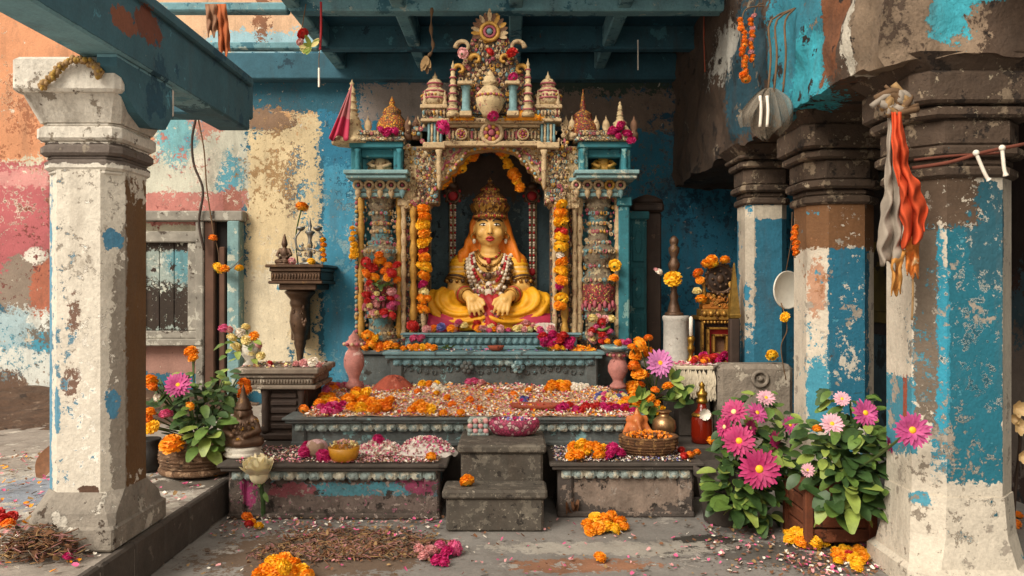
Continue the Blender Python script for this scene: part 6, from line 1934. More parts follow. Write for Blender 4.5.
# flower basket on the left platform
c = Vector((X(192, 4.90), 5.0, .205))
V = thing('flower_basket', c, 'woven basket of leaves, marigolds and a magenta flower on the left platform', 'flower basket')
mb = MB(); pr = []
for i in range(9):
    z = i * .022; r = .19 + .03 * math.sin(PI * i / 9)
    pr += [(r, z), (r + .016, z + .011), (r, z + .021)]
mb.lathe(pr + [(.19, .2), (.17, .17), (0, .16)], c, 32, 0)
mb.torus(c + Vector((0, 0, .025)), .215, .020, 0, 40, 8); mb.torus(c + Vector((0, 0, .195)), .205, .018, 0, 40, 8)
mb.build('basket', PAINT('woven basket', '#7a5a40', [], [('#b39070', 24, .54), ('#3c2a1c', 20, .6)], nscale=18, bump=.9), V)
mb = MB()
leaf_cluster(mb, P(202, 412, 4.9), (.15, .13, .15), 84, .085, (0, 1, 1)); leaf_cluster(mb, P(175, 396, 4.92), (.12, .10, .08), 34, .08, (0, 1, 1)); leaf_cluster(mb, P(216, 405, 5.0), (.10, .10, .12), 40, .085, (1, 1, 0)); leaf_cluster(mb, P(205, 380, 4.95), (.16, .08, .05), 26, .075, (0, 1, 2))
leaf_cluster(mb, P(207, 436, 4.80), (.06, .05, .09), 20, .11, (0, 0, 2), .2)
mb.build('foliage', [m_leaf, m_leaf2, m_leaf3], V)
mb = MB()
fl = [(172, 444, 13.5, 'orange', 4.72), (191, 352, 7.5, 'orange', 4.95), (193, 358, 6, 'orange', 4.92), (150, 381, 8, 'orange', 4.8), (152, 387, 6.5, 'deep', 4.78), (166, 414, 7, 'pink', 4.78), (150, 412, 6, 'orange', 4.76), (148, 418, 5, 'deep', 4.75), (190, 406, 5, 'orange', 4.75), (158, 398, 5, 'white', 4.8), (152, 427, 8, 'yellow', 4.74), (143, 428, 6, 'orange', 4.74)]
for px, py, r, col, d in fl:
    p = P(px, py, d); flower_at(p, r * d / F, col, None, parent=V, name='flower_head')
    mb.tube(bez([c + Vector((RN.uniform(-.08, .08), RN.uniform(-.05, .05), .18)), c.lerp(p, .55) + Vector((0, 0, .10)), p + Vector((0, .02, 0))], 10), .005, 5, 0)
for k in range(16):
    a = RN.uniform(0, 6.28); mb.tube(bez([c + Vector((0, 0, .17)), c + Vector((math.cos(a) * .12, math.sin(a) * .1, .36)), c + Vector((math.cos(a) * .25, math.sin(a) * .16, RN.uniform(.35, .6)))], 8), .005, 5, 0)
mb.build('stem', m_stem, V)
pz = P(178, 385, 4.76); mb = MB(); gerbera(mb, pz, (.2, -1, .5), .075, 0, 1, 18); mb.build('zinnia', [M('magenta zinnia', '#b8427e', .6, var=.25, scale=14, sss=.1), m_yellow], V)
# dark pot half hidden by the column
c = on(149, 470, .205); mb = MB(); mb.lathe([(.06, 0), (.08, .01), (.095, .07), (.09, .13), (.065, .17), (.075, .19), (.07, .2), (.04, .17), (0, .16)], c, 20, 0)
one('clay_pot', mb, m_black, c, 'dark clay pot between the white column and the flower basket', 'pot')

# dark seated idol on its ring base
c = Vector((X(240, 4.80), 4.86, .333))
V = thing('idol', c, 'dark bronze seated idol on a pale ring base at the left end of the altar', 'statue')
mb = MB(); mb.lathe([(.105, 0), (.115, .012), (.105, .025), (.10, .03), (.11, .045), (.098, .06), (0, .06)], c, 24, 0); mb.build('base', m_whitewash, V)
mb = MB(); o_ = c + Vector((0, 0, .055)); E = lambda x, y, z: o_ + Vector((x, y, z))
mb.ell(E(0, 0, .05), (.10, .085, .05)); mb.ell(E(0, 0, .12), (.07, .06, .075)); mb.ell(E(0, -.005, .20), (.045, .045, .05))
for sg in (-1, 1):
    cap(mb, E(sg * .065, 0, .16), E(sg * .10, -.03, .10), .026, .022); cap(mb, E(sg * .10, -.03, .10), E(sg * .04, -.085, .08), .022, .017); cap(mb, E(sg * .10, -.02, .035), E(sg * .01, -.09, .03), .035, .025); mb.ell(E(sg * .045, 0, .2), (.015, .015, .028))
cap(mb, E(0, -.045, .2), E(0, -.055, .19), .012)
remeshed(mb, 'body', [m_bronze], V, voxel=.008, smooth=3)
mb = MB(); mb.lathe([(.05, .225), (.055, .235), (.042, .25), (.045, .262), (.032, .275), (.034, .285), (.02, .30), (.022, .31), (.012, .33), (.014, .34), (0, .38)], o_, 16, 0, lobes=8, lobe=.05); mb.build('crown', m_bronze, V)
mb = MB()
for i in range(26):
    a = PI + PI * RN.random(); boss(mb, o_.x + math.cos(a) * .085, o_.y + math.sin(a) * .085, o_.z + RN.uniform(.03, .17), .014, None, (0, 1))
mb.build('garland_relief', [m_bronze, m_brass], V)
V = thing('tall_marigold', Vector((X(244, 5.02), 5.02, .333)), 'pair of deep orange marigolds on one stalk behind the dark idol', 'flower')
mb = MB(); mb.tube(bez([(X(243, 5.02), 5.02, .333), P(243, 420, 5.02), P(244, 390, 5.0)], 10), .007, 6, 0); mb.build('stem', m_stem, V)
for px, py in ((244, 383), (243, 393), (246, 388)): flower_at(P(px, py, 5.0), .045, 'deep', None, parent=V, name='flower_head')
# cream rose on a stem
c = on(263, 519, .0)
V = thing('rose', c, 'cream rose on a thick green stem in front of the lowest left tier', 'flower')
p = P(259, 476, c.y - .05); mb = MB(); mb.tube(bez([c, P(263, 500, c.y - .02), p], 12), .013, 8, 0); mb.build('stem', m_leaf2, V)
mb = MB()
for L in range(4):
    n = (3, 4, 5, 6)[L]
    for k in range(n):
        a = 2 * PI * k / n + L * .6; d = Vector((math.cos(a) * (.3 + L * .36), math.sin(a) * (.3 + L * .36) - .25, 1 - L * .22))
        mb.petal(p + Vector((math.cos(a), math.sin(a), -.5)) * .012, d, Vector((-math.cos(a), -math.sin(a), .3)), .115 - .006 * L, .11, 0, .35, 5, True, .35)
mb.ell(p + Vector((0, 0, .01)), (.055, .055, .06), 0, 12, 8); mb.build('bloom', M('ivory rose petal', '#ecdfb8', .55, var=.08, scale=20, sss=.15), V)
mb = MB()
for k in range(5): mb.petal(p + Vector((0, 0, -.02)), (math.cos(k * 1.26), math.sin(k * 1.26), -.6), (0, 0, 1), .05, .025, 0, -.3)
mb.build('sepal', m_leaf, V); mb = MB(); mb.petal(P(264, 492, c.y - .03), (.4, -.4, -.8), (0, -1, .3), .06, .03, 0, -.3); mb.build('leaf', [m_leaf, m_leaf3], V)
flowers([(247, 517, 6, 'deep'), (252, 522, 5, 'orange'), (259, 526, 5, 'yellow'), (249, 524, 5, 'red')], 0, 'deep orange blossom on the floor beside the cream rose stem', 'blossoms beside the cream rose')
flowers([(3, 520, 9, 'red'), (11, 517, 7, 'red'), (8, 524, 7, 'deep'), (-2, 514, 7, 'red')], .205, 'red blossom in the heap at the left edge of the platform', 'red heap on the left platform')
flowers([(68, 557, 6, 'magenta')], .205, 'single magenta blossom on the debris at the foot of the white column', None)
# debris at the column foot and a curled brown leaf
def debris(name, lab, spots, cols, n, size, zf):
    mb = MB()
    for i in range(n):
        x0, y0, rx, ry = RN.choice(spots); a = RN.uniform(0, 6.28); rr = math.sqrt(RN.random())
        x = x0 + rx * rr * math.cos(a); y = y0 + ry * rr * math.sin(a); z = zf(x, y, rr)
        b = RN.uniform(0, 6.28); L = size * RN.uniform(.6, 1.8)
        if i % 3: mb.tube(bez([(x, y, z), (x + math.cos(b) * L, y + math.sin(b) * L, z + RN.uniform(0, .02)), (x + math.cos(b + .6) * L * 1.8, y + math.sin(b + .6) * L * 1.8, z + RN.uniform(-.002, .012))], 4), .0022, 4, RN.randrange(len(cols)))
        else: mb.petal((x, y, z + .003), (math.cos(b), math.sin(b), RN.uniform(0, .6)), (RN.uniform(-.5, .5), 0, 1), L * .8, L * .5, RN.randrange(len(cols)), RN.uniform(-.4, .6), 3)
    return tag(mb.build(name, cols), lab, 'debris', None, 'stuff')
DC = [m_straw, m_brownp, M('grey straw', '#6b5c4c', .9, var=.3), m_brownp, M('dark straw', '#4a3c2e', .9, var=.3), M('pink straw', '#9a6a64', .9, var=.3)]
debris('dry_debris', 'dry straw and petals heaped at the foot of the white column', [(-2.02, 3.44, .13, .10), (-1.95, 3.40, .12, .09), (-2.1, 3.42, .08, .08)], DC, 520, .03, lambda x, y, r: .205 + .13 * (1 - r))
debris('dry_debris', 'flat patch of dry straw and withered petals on the floor before the left tier', [(-.82, 4.22, .42, .24), (-.62, 4.12, .34, .16), (-1.0, 4.05, .3, .12)], DC, 2600, .024, lambda x, y, r: .004 + .018 * (1 - r) * RN.random())
mb = MB(); c = on(50, 474, .205)
mb.petal(c + Vector((.02, 0, .17)), (-.25, -.1, -1), (0, -1, .1), .19, .12, 0, .25, 6); mb.petal(c + Vector((.02, 0, .16)), (.5, -.1, -.6), (0, -1, .2), .12, .08, 0, .4, 5); mb.tube([c + Vector((.02, 0, .17)), c + Vector((.06, .02, .2)), c + Vector((.10, .03, .18))], .005, 5, 0)
one('dry_leaf', mb, m_brownp, c, 'curled brown leaf standing beside the white column', 'leaf')
petals('fallen_petals', 'pink and straw coloured petals scattered over the left platform', 'petals', [(-3.6, -1.75, 3.2, 5.6, .206, 700), (-2.6, -1.78, 3.3, 4.4, .206, 300)], [m_rose, m_straw, m_pink, m_brownp, m_white, m_orange], .014)
petals('fallen_petals', 'petals and crumbs scattered over the courtyard floor', 'petals', [(-1.6, 2.2, 3.72, 4.66, .006, 420), (-1.65, -.4, 4.3, 4.68, .006, 420), (1.0, 1.9, 3.75, 4.5, .006, 330), (1.35, 1.9, 3.72, 4.05, .006, 300)], [m_rose, m_pink, m_brownp, m_straw, m_white, m_brownp], .011)

# ================================================================== floor flowers
flowers([(265, 571, 10, 'orange'), (274, 562, 10, 'yellow', .02), (283, 560, 10, 'orange', .03), (292, 565, 10, 'orange', .02), (301, 572, 10, 'yellow'), (276, 573, 11, 'orange'), (289, 574, 11, 'orange'), (258, 574, 8, 'orange'), (284, 567, 9, 'yellow', .05), (307, 576, 8, 'orange')], 0, 'orange marigold in the heap at the front left of the courtyard floor', 'marigold heap at the front left')
flowers([(588, 524, 8, 'orange'), (596, 519, 8, 'yellow', .02), (604, 519, 8, 'orange', .02), (612, 516, 7, 'orange', .02), (619, 522, 8, 'orange'), (607, 527, 8, 'yellow'), (598, 528, 8, 'orange'), (624, 527, 6, 'orange'), (590, 530, 7, 'orange'), (615, 529, 7, 'yellow')], 0, 'orange marigold in the heap in front of the lowest right tier', 'marigold heap before the right tier')
flowers([(600, 557, 7, 'orange')], 0, 'single orange marigold lying alone at the front of the floor', None)
flower_at(on(467, 481, .237 + .03), .045, 'orange', 'single orange marigold on the lower stone step')
flowers([(790, 539, 7, 'yellow'), (797, 533, 8, 'yellow', .02), (806, 536, 9, 'yellow', .02), (802, 542, 8, 'orange'), (815, 542, 9, 'yellow'), (823, 540, 8, 'yellow'), (788, 534, 6, 'yellow')], 0, 'yellow marigold in the heap left of the wooden planter', 'yellow marigold heap by the planter')
flowers([(RN.uniform(832, 874), RN.uniform(548, 566), RN.uniform(5, 8), RN.choice(('orange', 'yellow', 'yellow', 'orange', 'red'))) for _ in range(20)], 0, 'marigold strewn between the planter and the nearest right column', 'marigolds strewn by the nearest right column')
flowers([(440, 546, 7, 'pink'), (431, 551, 8, 'rose'), (447, 552, 8, 'magenta'), (455, 548, 9, 'pink'), (437, 560, 7, 'magenta'), (444, 562, 6, 'magenta'), (424, 556, 7, 'rose'), (419, 549, 6, 'rose')], 0, 'withered pink blossom on the floor before the lower stone step', 'withered pink blossoms before the steps')
c = on(571, 516, 0); mb = MB()
for k in range(9): mb.petal(c + Vector((RN.uniform(-.03, .03), RN.uniform(-.02, .02), .01)), (RN.uniform(-1, 1), -.5, RN.uniform(.1, .9)), (0, -.5, 1), .09, .05, 0, .5)
one('dry_leaf', mb, m_brownp, c, 'brown dry leaf cluster against the foot of the lowest right tier', 'leaf')

# ================================================================== right side: side cabinet, ledge and what stands on it
cd = 6.62
C = thing('side_cabinet', (X(646, cd), cd, .80), 'tall narrow teal and dark wood cabinet right of the shrine', 'cabinet')
mb = MB()
mb.box((X(640, cd), cd + .02, .80), (X(662, cd), cd + .36, Z(212, cd)), 0, .01); mb.box((X(632, cd), cd - .02, Z(212, cd)), (X(664, cd), cd + .38, Z(203, cd)), 0, .02); mb.lathe([(.14, 0), (.13, .04), (.07, .07), (0, .09)], (X(650, cd), cd + .15, Z(203, cd)), 20, 0)
mb.build('carcass', m_wood, C)
mb = MB()
mb.box((X(629, cd), cd - .04, .80), (X(646, cd), cd + .10, Z(214, cd)), 0, .01); mb.box((X(628, cd), cd - .07, Z(220, cd)), (X(648, cd), cd + .12, Z(212, cd)), 0, .008)
for a, b in ((222, 262), (267, 308), (313, 344)):
    mb.box((X(631.5, cd), cd - .06, Z(b, cd)), (X(643.5, cd), cd - .035, Z(a, cd)), 0, .008); mb.torus((X(637.5, cd), cd - .062, Z((a + b) / 2, cd)), .03, .006, 0, 20, 6, (PI / 2, 0, 0), 1, 3.2)
mb.build('door', m_teal, C)
mb = MB(); mb.box((1.0, 6.45, 0), (1.02, 6.46, .01))
L = thing('stone_ledge', (1.5, 5.75, 0), 'rough masonry ledge right of the altar carrying lamps and a gilt shrine box', 'ledge', kind='thing')
mb = MB(); mb.box((1.02, 5.76, 0), (1.61, 7.4, .735), 0, .02); mb.build('masonry', m_dark_stone, L)
mb = MB(); mb.box((1.01, 5.74, .735), (1.615, 7.4, .78), 0, .014); mb.build('capstone', m_stone, L)
mb = MB(); c = Vector((X(754, 5.6), 5.56, 0)); mb.box((X(717, 5.5), 5.46, 0), (X(792, 5.5), 5.66, Z(364, 5.5)), 0, .03)
mb.torus((X(758, 5.5), 5.45, Z(378, 5.5)), .05, .014, 0, 20, 6, (PI / 2, 0, 0)); mb.ell((X(758, 5.5), 5.45, Z(378, 5.5)), (.025, .02, .02), 0, 10, 6)
one('stone_block', mb, PAINT('pale cracked stone', '#8c8072', [], [('#b8ac9a', 5, .58), ('#4c4034', 6, .62)], var=.25, nscale=4, bump=.9), (c.x, c.y, 0), 'pale rough stone block with a carved ring behind the pink plants', 'stone block')
# shaggy cream cloth over a low pedestal
d = 5.5; x0, x1 = X(677, d), X(714, d); zt = Z(366, d); cxm = (x0 + x1) / 2
V = thing('covered_pedestal', (cxm, d + .1, .325), 'low pedestal draped with a shaggy cream cloth at the right of the altar', 'pedestal')
mb = MB(); mb.box((x0 + .02, d + .02, .325), (x1 - .02, d + .22, zt - .01), 0, .01); mb.build('pedestal', m_dark_stone, V)
mb = MB()
mb.box((x0, d, zt - .03), (x1, d + .23, zt), 0, .014)
for i in range(420):
    t = RN.random(); side = RN.random()
    x, y = (x0 + (x1 - x0) * t, d - .002) if side < .75 else ((x1 + .002 if side > .88 else x0 - .002), d + .22 * t)
    zz_ = zt - .02 - RN.random() * .13; L_2 = RN.uniform(.05, .10)
    mb.petal((x, y, zz_), (RN.uniform(-.2, .2), -.12, -1), (0, -1, 0), L_2, .014, 0, .1, 3)
mb.build('shaggy_cloth', M('cream wool', '#d2c4aa', .9, var=.2, scale=20, bump=.3), V)
petals('fallen_petals', 'pink petals on the shaggy cream cloth', 'petals', [(x0, x1, d, d + .22, zt, 150)], [m_pink, m_rose, m_white], .013)
for i in range(12):
    px = RN.uniform(690, 712); flower_at((X(px, d + .12), d + RN.uniform(.06, .2), zt + .02 + RN.random() * .025), .024, RN.choice(('orange', 'deep', 'red')), 'small orange blossom on the shaggy cream cloth', 'orange blossoms on the cream cloth')
# white drum with tall bronze lamp
d = 6.08
mb = turned(676, [(13.5, 363), (13.5, 360), (12.6, 359), (12.4, 322), (13.2, 320), (13.6, 317), (12.6, 315.5), (0, 315.5)], d, 28)
one('drum_pedestal', mb, PAINT('greyed whitewash', '#b0aaa0', [], [('#85796a', 7, .6), ('#5c5044', 16, .66)], var=.15, nscale=6), P(676, 363, d), 'white round drum pedestal on the ledge under the tall bronze lamp', 'pedestal')
V = thing('oil_lamp', P(674, 315.5, d), 'tall turned bronze oil lamp on the white drum pedestal', 'lamp')
mb = turned(674, [(r_ * 1.2, y_) for r_, y_ in [(6, 315.5), (6, 313), (5.4, 311), (4.5, 306), (3, 300), (3.8, 296), (2.4, 292), (2.6, 286), (5, 283), (5.6, 280), (4, 276), (2.6, 272), (4.4, 268), (5, 264), (3.2, 260), (2.6, 257), (4.4, 252), (4.6, 248), (2.8, 245.5), (3.6, 243), (3.8, 240), (2.2, 237), (0, 235.5)]], d, 20)
mb.build('shaft', m_bronze, V)
mb = turned(674, [(7, 316.5), (9.5, 315.6), (9, 312.6), (5, 311.4)], d, 20); mb.build('foot', m_bronze, V)
flower_at(P(673, 279, 5.94), 10 * 5.94 / F, 'yellow', 'large yellow marigold fixed to the tall bronze oil lamp')
for px, py, r, lab in ((659, 272, 4.5, 'white blossom left of the tall bronze oil lamp'),):
    V2 = thing('blossom_twig', P(670, 276, 6.03), lab, 'flower'); mb = MB(); mb.tube([P(671, 277, 6.03), P(664, 274, 6.0), P(659, 272, 6.0)], .004, 5, 0); mb.build('twig', m_wood, V2)
    flower_at(P(px, py, 6.0), r * 6 / F, 'white', None, parent=V2, name='flower_head'); flower_at(P(656, 270, 6.0), .022, 'rose', None, parent=V2, name='flower_head')
# brass candlestick
mb = turned(691, [(5, 363), (5.4, 361), (3, 358), (2, 354), (3.4, 351), (4, 348), (2.4, 345), (3.4, 341), (4, 338), (2.4, 336)], 5.95, 18)
V = thing('candlestick', P(691, 363, 5.95), 'brass candlestick with a white candle left of the gilt shrine box', 'candlestick')
mb.build('stick', m_brass, V); mb = turned(691, [(2, 337), (2, 318), (1, 316.5), (0, 316)], 5.95, 12); mb.build('candle', m_white, V)
# gilt shrine box with picture
d = 6.08
G = thing('gilt_shrine_box', P(718, 362, d), 'gilt shrine box with nested frames and a small picture on the ledge', 'shrine box')
mb = MB()
for i, (a, b, t_, bo, f) in enumerate(((701, 736, 318, 362, 0), (706, 731, 327, 358, -.02), (711, 726, 334, 354, -.035))):
    w = 2.2
    for (xa, xb, ya, yb) in ((a, a + w, t_, bo), (b - w, b, t_, bo), (a, b, t_, t_ + w), (a, b, bo - w, bo)):
        mb.box((X(xa, d), d + f - .03, Z(yb, d)), (X(xb, d), d + f + .03, Z(ya, d)), 0, .004)
mb.box((X(701, d), d + .03, Z(362, d)), (X(736, d), d + .22, Z(318, d)), 1, .006)
mb.box((X(698, d), d - .05, Z(320, d)), (X(739, d), d + .24, Z(316, d)), 0, .006); mb.box((X(697, d), d - .05, Z(363, d)), (X(740, d), d + .24, Z(360, d)), 0, .006)
for i in range(10): mb.ell((X(703 + i * 3.4, d), d - .05, Z(322, d)), .012, 0, 7, 5)
mb.build('frame', [m_gold, m_wood], G)
mb = MB(); mb.box((X(707, d), d + .0, Z(358, d)), (X(730, d), d + .028, Z(327, d)), 0); mb.box((X(712, d), d - .012, Z(353, d)), (X(725, d), d + .0, Z(335, d)), 1)
mb.build('picture', [m_redc, PAINT('old picture', '#6a4a34', [('#c0a070', (0, -.02, -.0), (.03, .2, .05), .8, 'e')], [], nscale=14)], G)
# ornate throne back on top with round medallion
V = thing('gilt_throne', P(716, 316, d), 'ornate gilt throne with a round medallion standing on the shrine box', 'throne')
mb = MB()
mb.box((X(700, d), d - .05, Z(316, d)), (X(732, d), d + .12, Z(309, d)), 0, .006)
for i in range(5): mb.lathe([(.012, 0), (.02, .02), (.012, .04)], (X(703 + i * 6.5, d), d - .05, Z(316, d)), 8, 0)
mb.box((X(702, d), d - .03, Z(309, d)), (X(731, d), d + .10, Z(304, d)), 1, .006); mb.box((X(705, d), d + .04, Z(304, d)), (X(729, d), d + .09, Z(292, d)), 0, .006)
for a in (704, 730): latp(mb, a, [(2.4, 309), (2.8, 304), (1.6, 300), (2.6, 294), (1.6, 288), (2.8, 284), (1, 280), (0, 277)], d, 10, 0)
for i in range(16): boss(mb, X(RN.uniform(704, 730), d), d - .03, Z(RN.uniform(293, 308), d), .018, None, (0, 1))
mb.build('seat', [m_gold, M('amber cloth', '#a8661c', .6, var=.3, scale=14)], V)
mb = MB(); c = P(720, 279, d)
mb.torus(c, .105, .016, 0, 32, 8, (PI / 2, 0, 0)); mb.torus(c, .075, .010, 0, 28, 8, (PI / 2, 0, 0)); mb.torus(c, .045, .010, 0, 24, 8, (PI / 2, 0, 0)); mb.lathe([(.105, -.01), (.105, .01), (0, .012)], c, 28, 1, Matrix.Rotation(PI / 2, 4, 'X'))
for i in range(18):
    a = i * 2 * PI / 18; mb.ell(c + Vector((math.cos(a) * .115, -.01, math.sin(a) * .115)), .014, 0, 7, 5)
for i in range(8):
    a = i * 2 * PI / 8; mb.ell(c + Vector((math.cos(a) * .06, -.015, math.sin(a) * .06)), .012, 0, 7, 5)
mb.ell(c + Vector((0, -.015, 0)), (.03, .015, .035), 0, 10, 7); mb.build('medallion', [m_bronze, m_wood], V)
for px, py, r, col in ((707, 264, 6.5, 'orange'), (712, 259, 6, 'orange'), (714, 264, 5, 'yellow'), (725, 260, 6, 'orange')):
    flower_at(P(px, py, 6.02), r * 6.02 / F, col, 'orange marigold on top of the gilt throne medallion', 'marigolds on the gilt throne')
for px, py, r, col in ((698, 273, 6, 'deep'), (700, 280, 5, 'orange'), (697, 291, 5, 'cream'), (701, 299, 6, 'orange')):
    flower_at(P(px, py, 6.04), r * 6.04 / F, col, 'marigold hanging down the left side of the gilt throne', 'marigolds left of the gilt throne')
# gilt pyramid
V = thing('gilt_pyramid', P(734, 318, 5.80), 'slender gilt pyramid beside the throne against the blue column', 'ornament')
mb = MB(); latp(mb, 734, [(7, 318), (8, 315)] + [(7 - i * .55 - (.35 if j else 0), 314 - i * 4.6 - (3.2 if j else 0)) for i in range(11) for j in (0, 1)] + [(0, 262)], 5.80, 4, 0, phase=PI / 4, smooth=False)
mb.build('body', M('old gilt', '#8a6a2c', .5, .5, var=.35, scale=20, bump=.5), V)
mb = MB(); mb.box((X(729, 5.8), 5.765, .78), (X(739, 5.8), 5.835, Z(318, 5.8)), 0, .01); mb.build('stand', m_wood, V)
for i in range(17):
    px = RN.uniform(697, 735)
    flower_at((X(px, 5.9), RN.uniform(5.84, 5.95), .80 + RN.random() * .055), RN.uniform(.028, .042), RN.choice(('magenta', 'red', 'magenta')), 'magenta or red blossom heaped before the gilt shrine box', 'blossoms before the gilt shrine box')
mb = MB(); mb.box((X(742, 6.0), 5.98, .78), (X(758, 6.0), 6.06, Z(344, 6.0)), 0, .02)
one('cloth_pad', mb, m_magc, (X(750, 6.0), 6.0, .78), 'crimson cloth pad behind the small pale figurine', 'cloth')
smallfigure(Vector((X(754, 5.84), 5.84, .78)), .15, m_whitewash, 'tiny pale figurine right of the gilt shrine box')
flower_at(P(772, 355, 5.62), 6.5 * 5.62 / F, 'yellow', 'yellow marigold on the pale stone block by the second right column')
# round white plate and marigolds beside the second column
c = P(786, 290, 5.1); V = thing('hanging_plate', c, 'oval white enamel plate hung beside the second right column', 'plate')
mb = MB(); rm = Matrix.Rotation(math.radians(28), 4, 'Z') @ Matrix.Rotation(PI / 2, 4, 'X')
mb.lathe([(0, .0), (.09, .0), (.115, .015), (.122, .018), (.122, .008), (.09, -.01), (0, -.01)], c, 32, 0, rm); mb.build('plate', M('white enamel', '#dcd6c8', .35, var=.06), V)
mb = MB(); mb.tube([c + Vector((0, 0, .12)), c + Vector((.04, .02, .3)), c + Vector((.05, .03, .5))], .003, 5, 0); mb.build('string', m_rope, V)
flower_at(P(785, 317, 5.02), 6 * 5.02 / F, 'yellow', 'yellow marigold hanging under the white plate')
cord('hanging_rope', [P(781, 303, 5.06), P(784, 312, 5.03), P(787, 330, 5.03), P(781, 348, 5.06), P(786, 380, 5.1)], .004, m_rope, 'thin string of the yellow marigold under the white plate', 'cord')
strand('marigold_garland', [P(795, 218, 4.70), P(794, 238, 4.66), P(795, 258, 4.68)], [(P(795 + RN.uniform(-1.5, 1.5), 228 + i * 5, 4.66), .024, 'deep') for i in range(6)], 'thin deep orange garland on the edge of the second right column', 'garland')

# ================================================================== flowering plants on the right
m_ger = M('gerbera pink', '#b42c66', .6, var=.22, scale=16, sss=.1)
m_ger2 = M('gerbera rose', '#c04c86', .6, var=.22, scale=16, sss=.1)
m_ger3 = M('gerbera pale', '#dfa8b4', .6, var=.2, scale=16, sss=.1)
def plant(name, c, lab, pot, spots, fls, fmats):
    V = thing(name, c, lab, 'potted plant', 'pink flowering plants')
    pot(V, c)
    mb = MB()
    for px, py, d, sp, n, sz in spots:
        p = P(px, py, d); leaf_cluster(mb, p, sp, int(n * 1.1), sz * .72, (0, 0, 1, 1, 1, 2))
        mb.tube(bez([c + Vector((RN.uniform(-.08, .08), 0, .25)), c.lerp(p, .6) + Vector((RN.uniform(-.05, .05), 0, .05)), p], 8), .006, 5, 1)
    mb.build('foliage', [m_leaf, m_leaf2, m_leaf3], V)
    for px, py, r, d, nrm, k in fls:
        p = P(px, py, d); R = r * d / F
        if k == 9: flower_at(p, R, 'orange', None, parent=V, name='flower_head'); continue
        mb = MB(); gerbera(mb, p, nrm, R, 0, 0, 15); f = mb.build('flower', [fmats[k]], V)
        e = MB(); n_ = Vector(nrm).normalized(); qm = n_.to_track_quat('Z', 'Y').to_matrix().to_4x4(); e.lathe([(R * .21, R * .05), (R * .2, R * .12), (R * .1, R * .17), (0, R * .18)], p, 12, 0, qm); e.build('eye', m_yellow if k != 0 or r > 15 else m_cream, f)
        s2 = MB(); s2.tube(bez([c + Vector((RN.uniform(-.06, .06), 0, .3)), c.lerp(p, .55) + Vector((0, .03, .1)), p + n_ * -.01], 12), .006, 6, 0); s2.build('stem', m_stem, V)
    return V
def claypot(V, c):
    mb = MB(); mb.lathe([(.12, 0), (.13, .01), (.17, .26), (.19, .27), (.19, .32), (.17, .32), (.15, .26), (0, .25)], c, 26, 0); mb.build('pot', m_dark_stone, V)
plant('potted_plant', Vector((1.24, 4.62, 0)), 'bushy plant with deep pink daisies at the right end of the altar', claypot,
      [(752, 470, 4.45, (.16, .10, .18), 70, .15), (735, 490, 4.4, (.12, .08, .10), 30, .15), (782, 465, 4.5, (.10, .10, .20), 46, .14), (765, 505, 4.42, (.14, .08, .08), 36, .14), (745, 430, 4.6, (.16, .08, .12), 40, .12), (722, 465, 4.5, (.06, .06, .10), 16, .13), (780, 425, 4.6, (.10, .08, .10), 24, .11), (733, 505, 4.32, (.05, .03, .04), 8, .17), (758, 400, 4.7, (.12, .06, .05), 16, .09)],
      [(759, 469, 20, 4.22, (-.1, -1, .15), 0), (739, 441, 16, 4.3, (-.25, -1, .35), 0), (734, 412, 13, 4.4, (-.5, -.8, .5), 0), (725, 427, 11, 4.4, (-.95, -.45, .2), 0), (757, 413, 11, 4.45, (.3, -.8, .6), 1), (750, 428, 9, 4.45, (.6, -.8, .1), 0), (790, 425, 9, 4.4, (.3, -1, .3), 1), (766, 398, 9, 4.6, (0, -.7, .7), 2), (775, 440, 9, 4.45, (.5, -.8, .2), 0), (770, 455, 8, 4.4, (.7, -.7, .0), 0)], [m_ger, m_ger2, m_ger3])
def boxpot(V, c):
    mb = MB()
    for i in range(4):
        mb.box((c.x - .17, c.y - .16, .03 + i * .075), (c.x + .17, c.y + .16, .098 + i * .075), 0, .008)
    for sx in (-1, 1):
        for sy in (-1, 1): mb.box((c.x + sx * .165 - .022, c.y + sy * .155 - .022, 0), (c.x + sx * .165 + .022, c.y + sy * .155 + .022, .345), 0, .006)
    mb.box((c.x - .15, c.y - .14, .30), (c.x + .15, c.y + .14, .315), 1)
    mb.build('planter_box', [PAINT('rusty planter', '#6e3a20', [], [('#94583a', 8, .58), ('#3a2014', 6, .6), ('#5c8c94', 10, .71)], var=.3, nscale=6), m_dirt], V)
plant('potted_plant', Vector((1.70, 4.30, 0)), 'leafy plant with large pink daisies in a rusty wooden planter by the nearest right column', boxpot,
      [(845, 455, 4.05, (.17, .10, .14), 60, .15), (820, 450, 4.15, (.12, .08, .14), 36, .13), (870, 450, 4.0, (.10, .08, .14), 36, .14), (850, 490, 3.95, (.12, .06, .10), 26, .15), (880, 490, 3.95, (.08, .06, .12), 22, .12), (850, 400, 4.2, (.14, .08, .05), 16, .10), (858, 420, 4.15, (.14, .08, .08), 26, .11), (833, 505, 3.95, (.04, .03, .05), 8, .16), (856, 510, 3.93, (.04, .03, .04), 7, .17)],
      [(865, 413, 13.5, 3.95, (.1, -1, .3), 1), (912, 430, 17.5, 3.44, (-.1, -1, .1), 1), (832, 424, 11, 3.98, (-.1, -.9, .5), 2), (889, 445, 9, 3.85, (.8, -.6, .3), 0), (808, 470, 7, 4.0, (-.7, -.7, .1), 2), (817, 429, 5, 4.0, (0, -1, .3), 9), (842, 399, 8, 4.15, (-.2, -.9, .5), 2)], [m_ger, m_ger2, m_ger3])
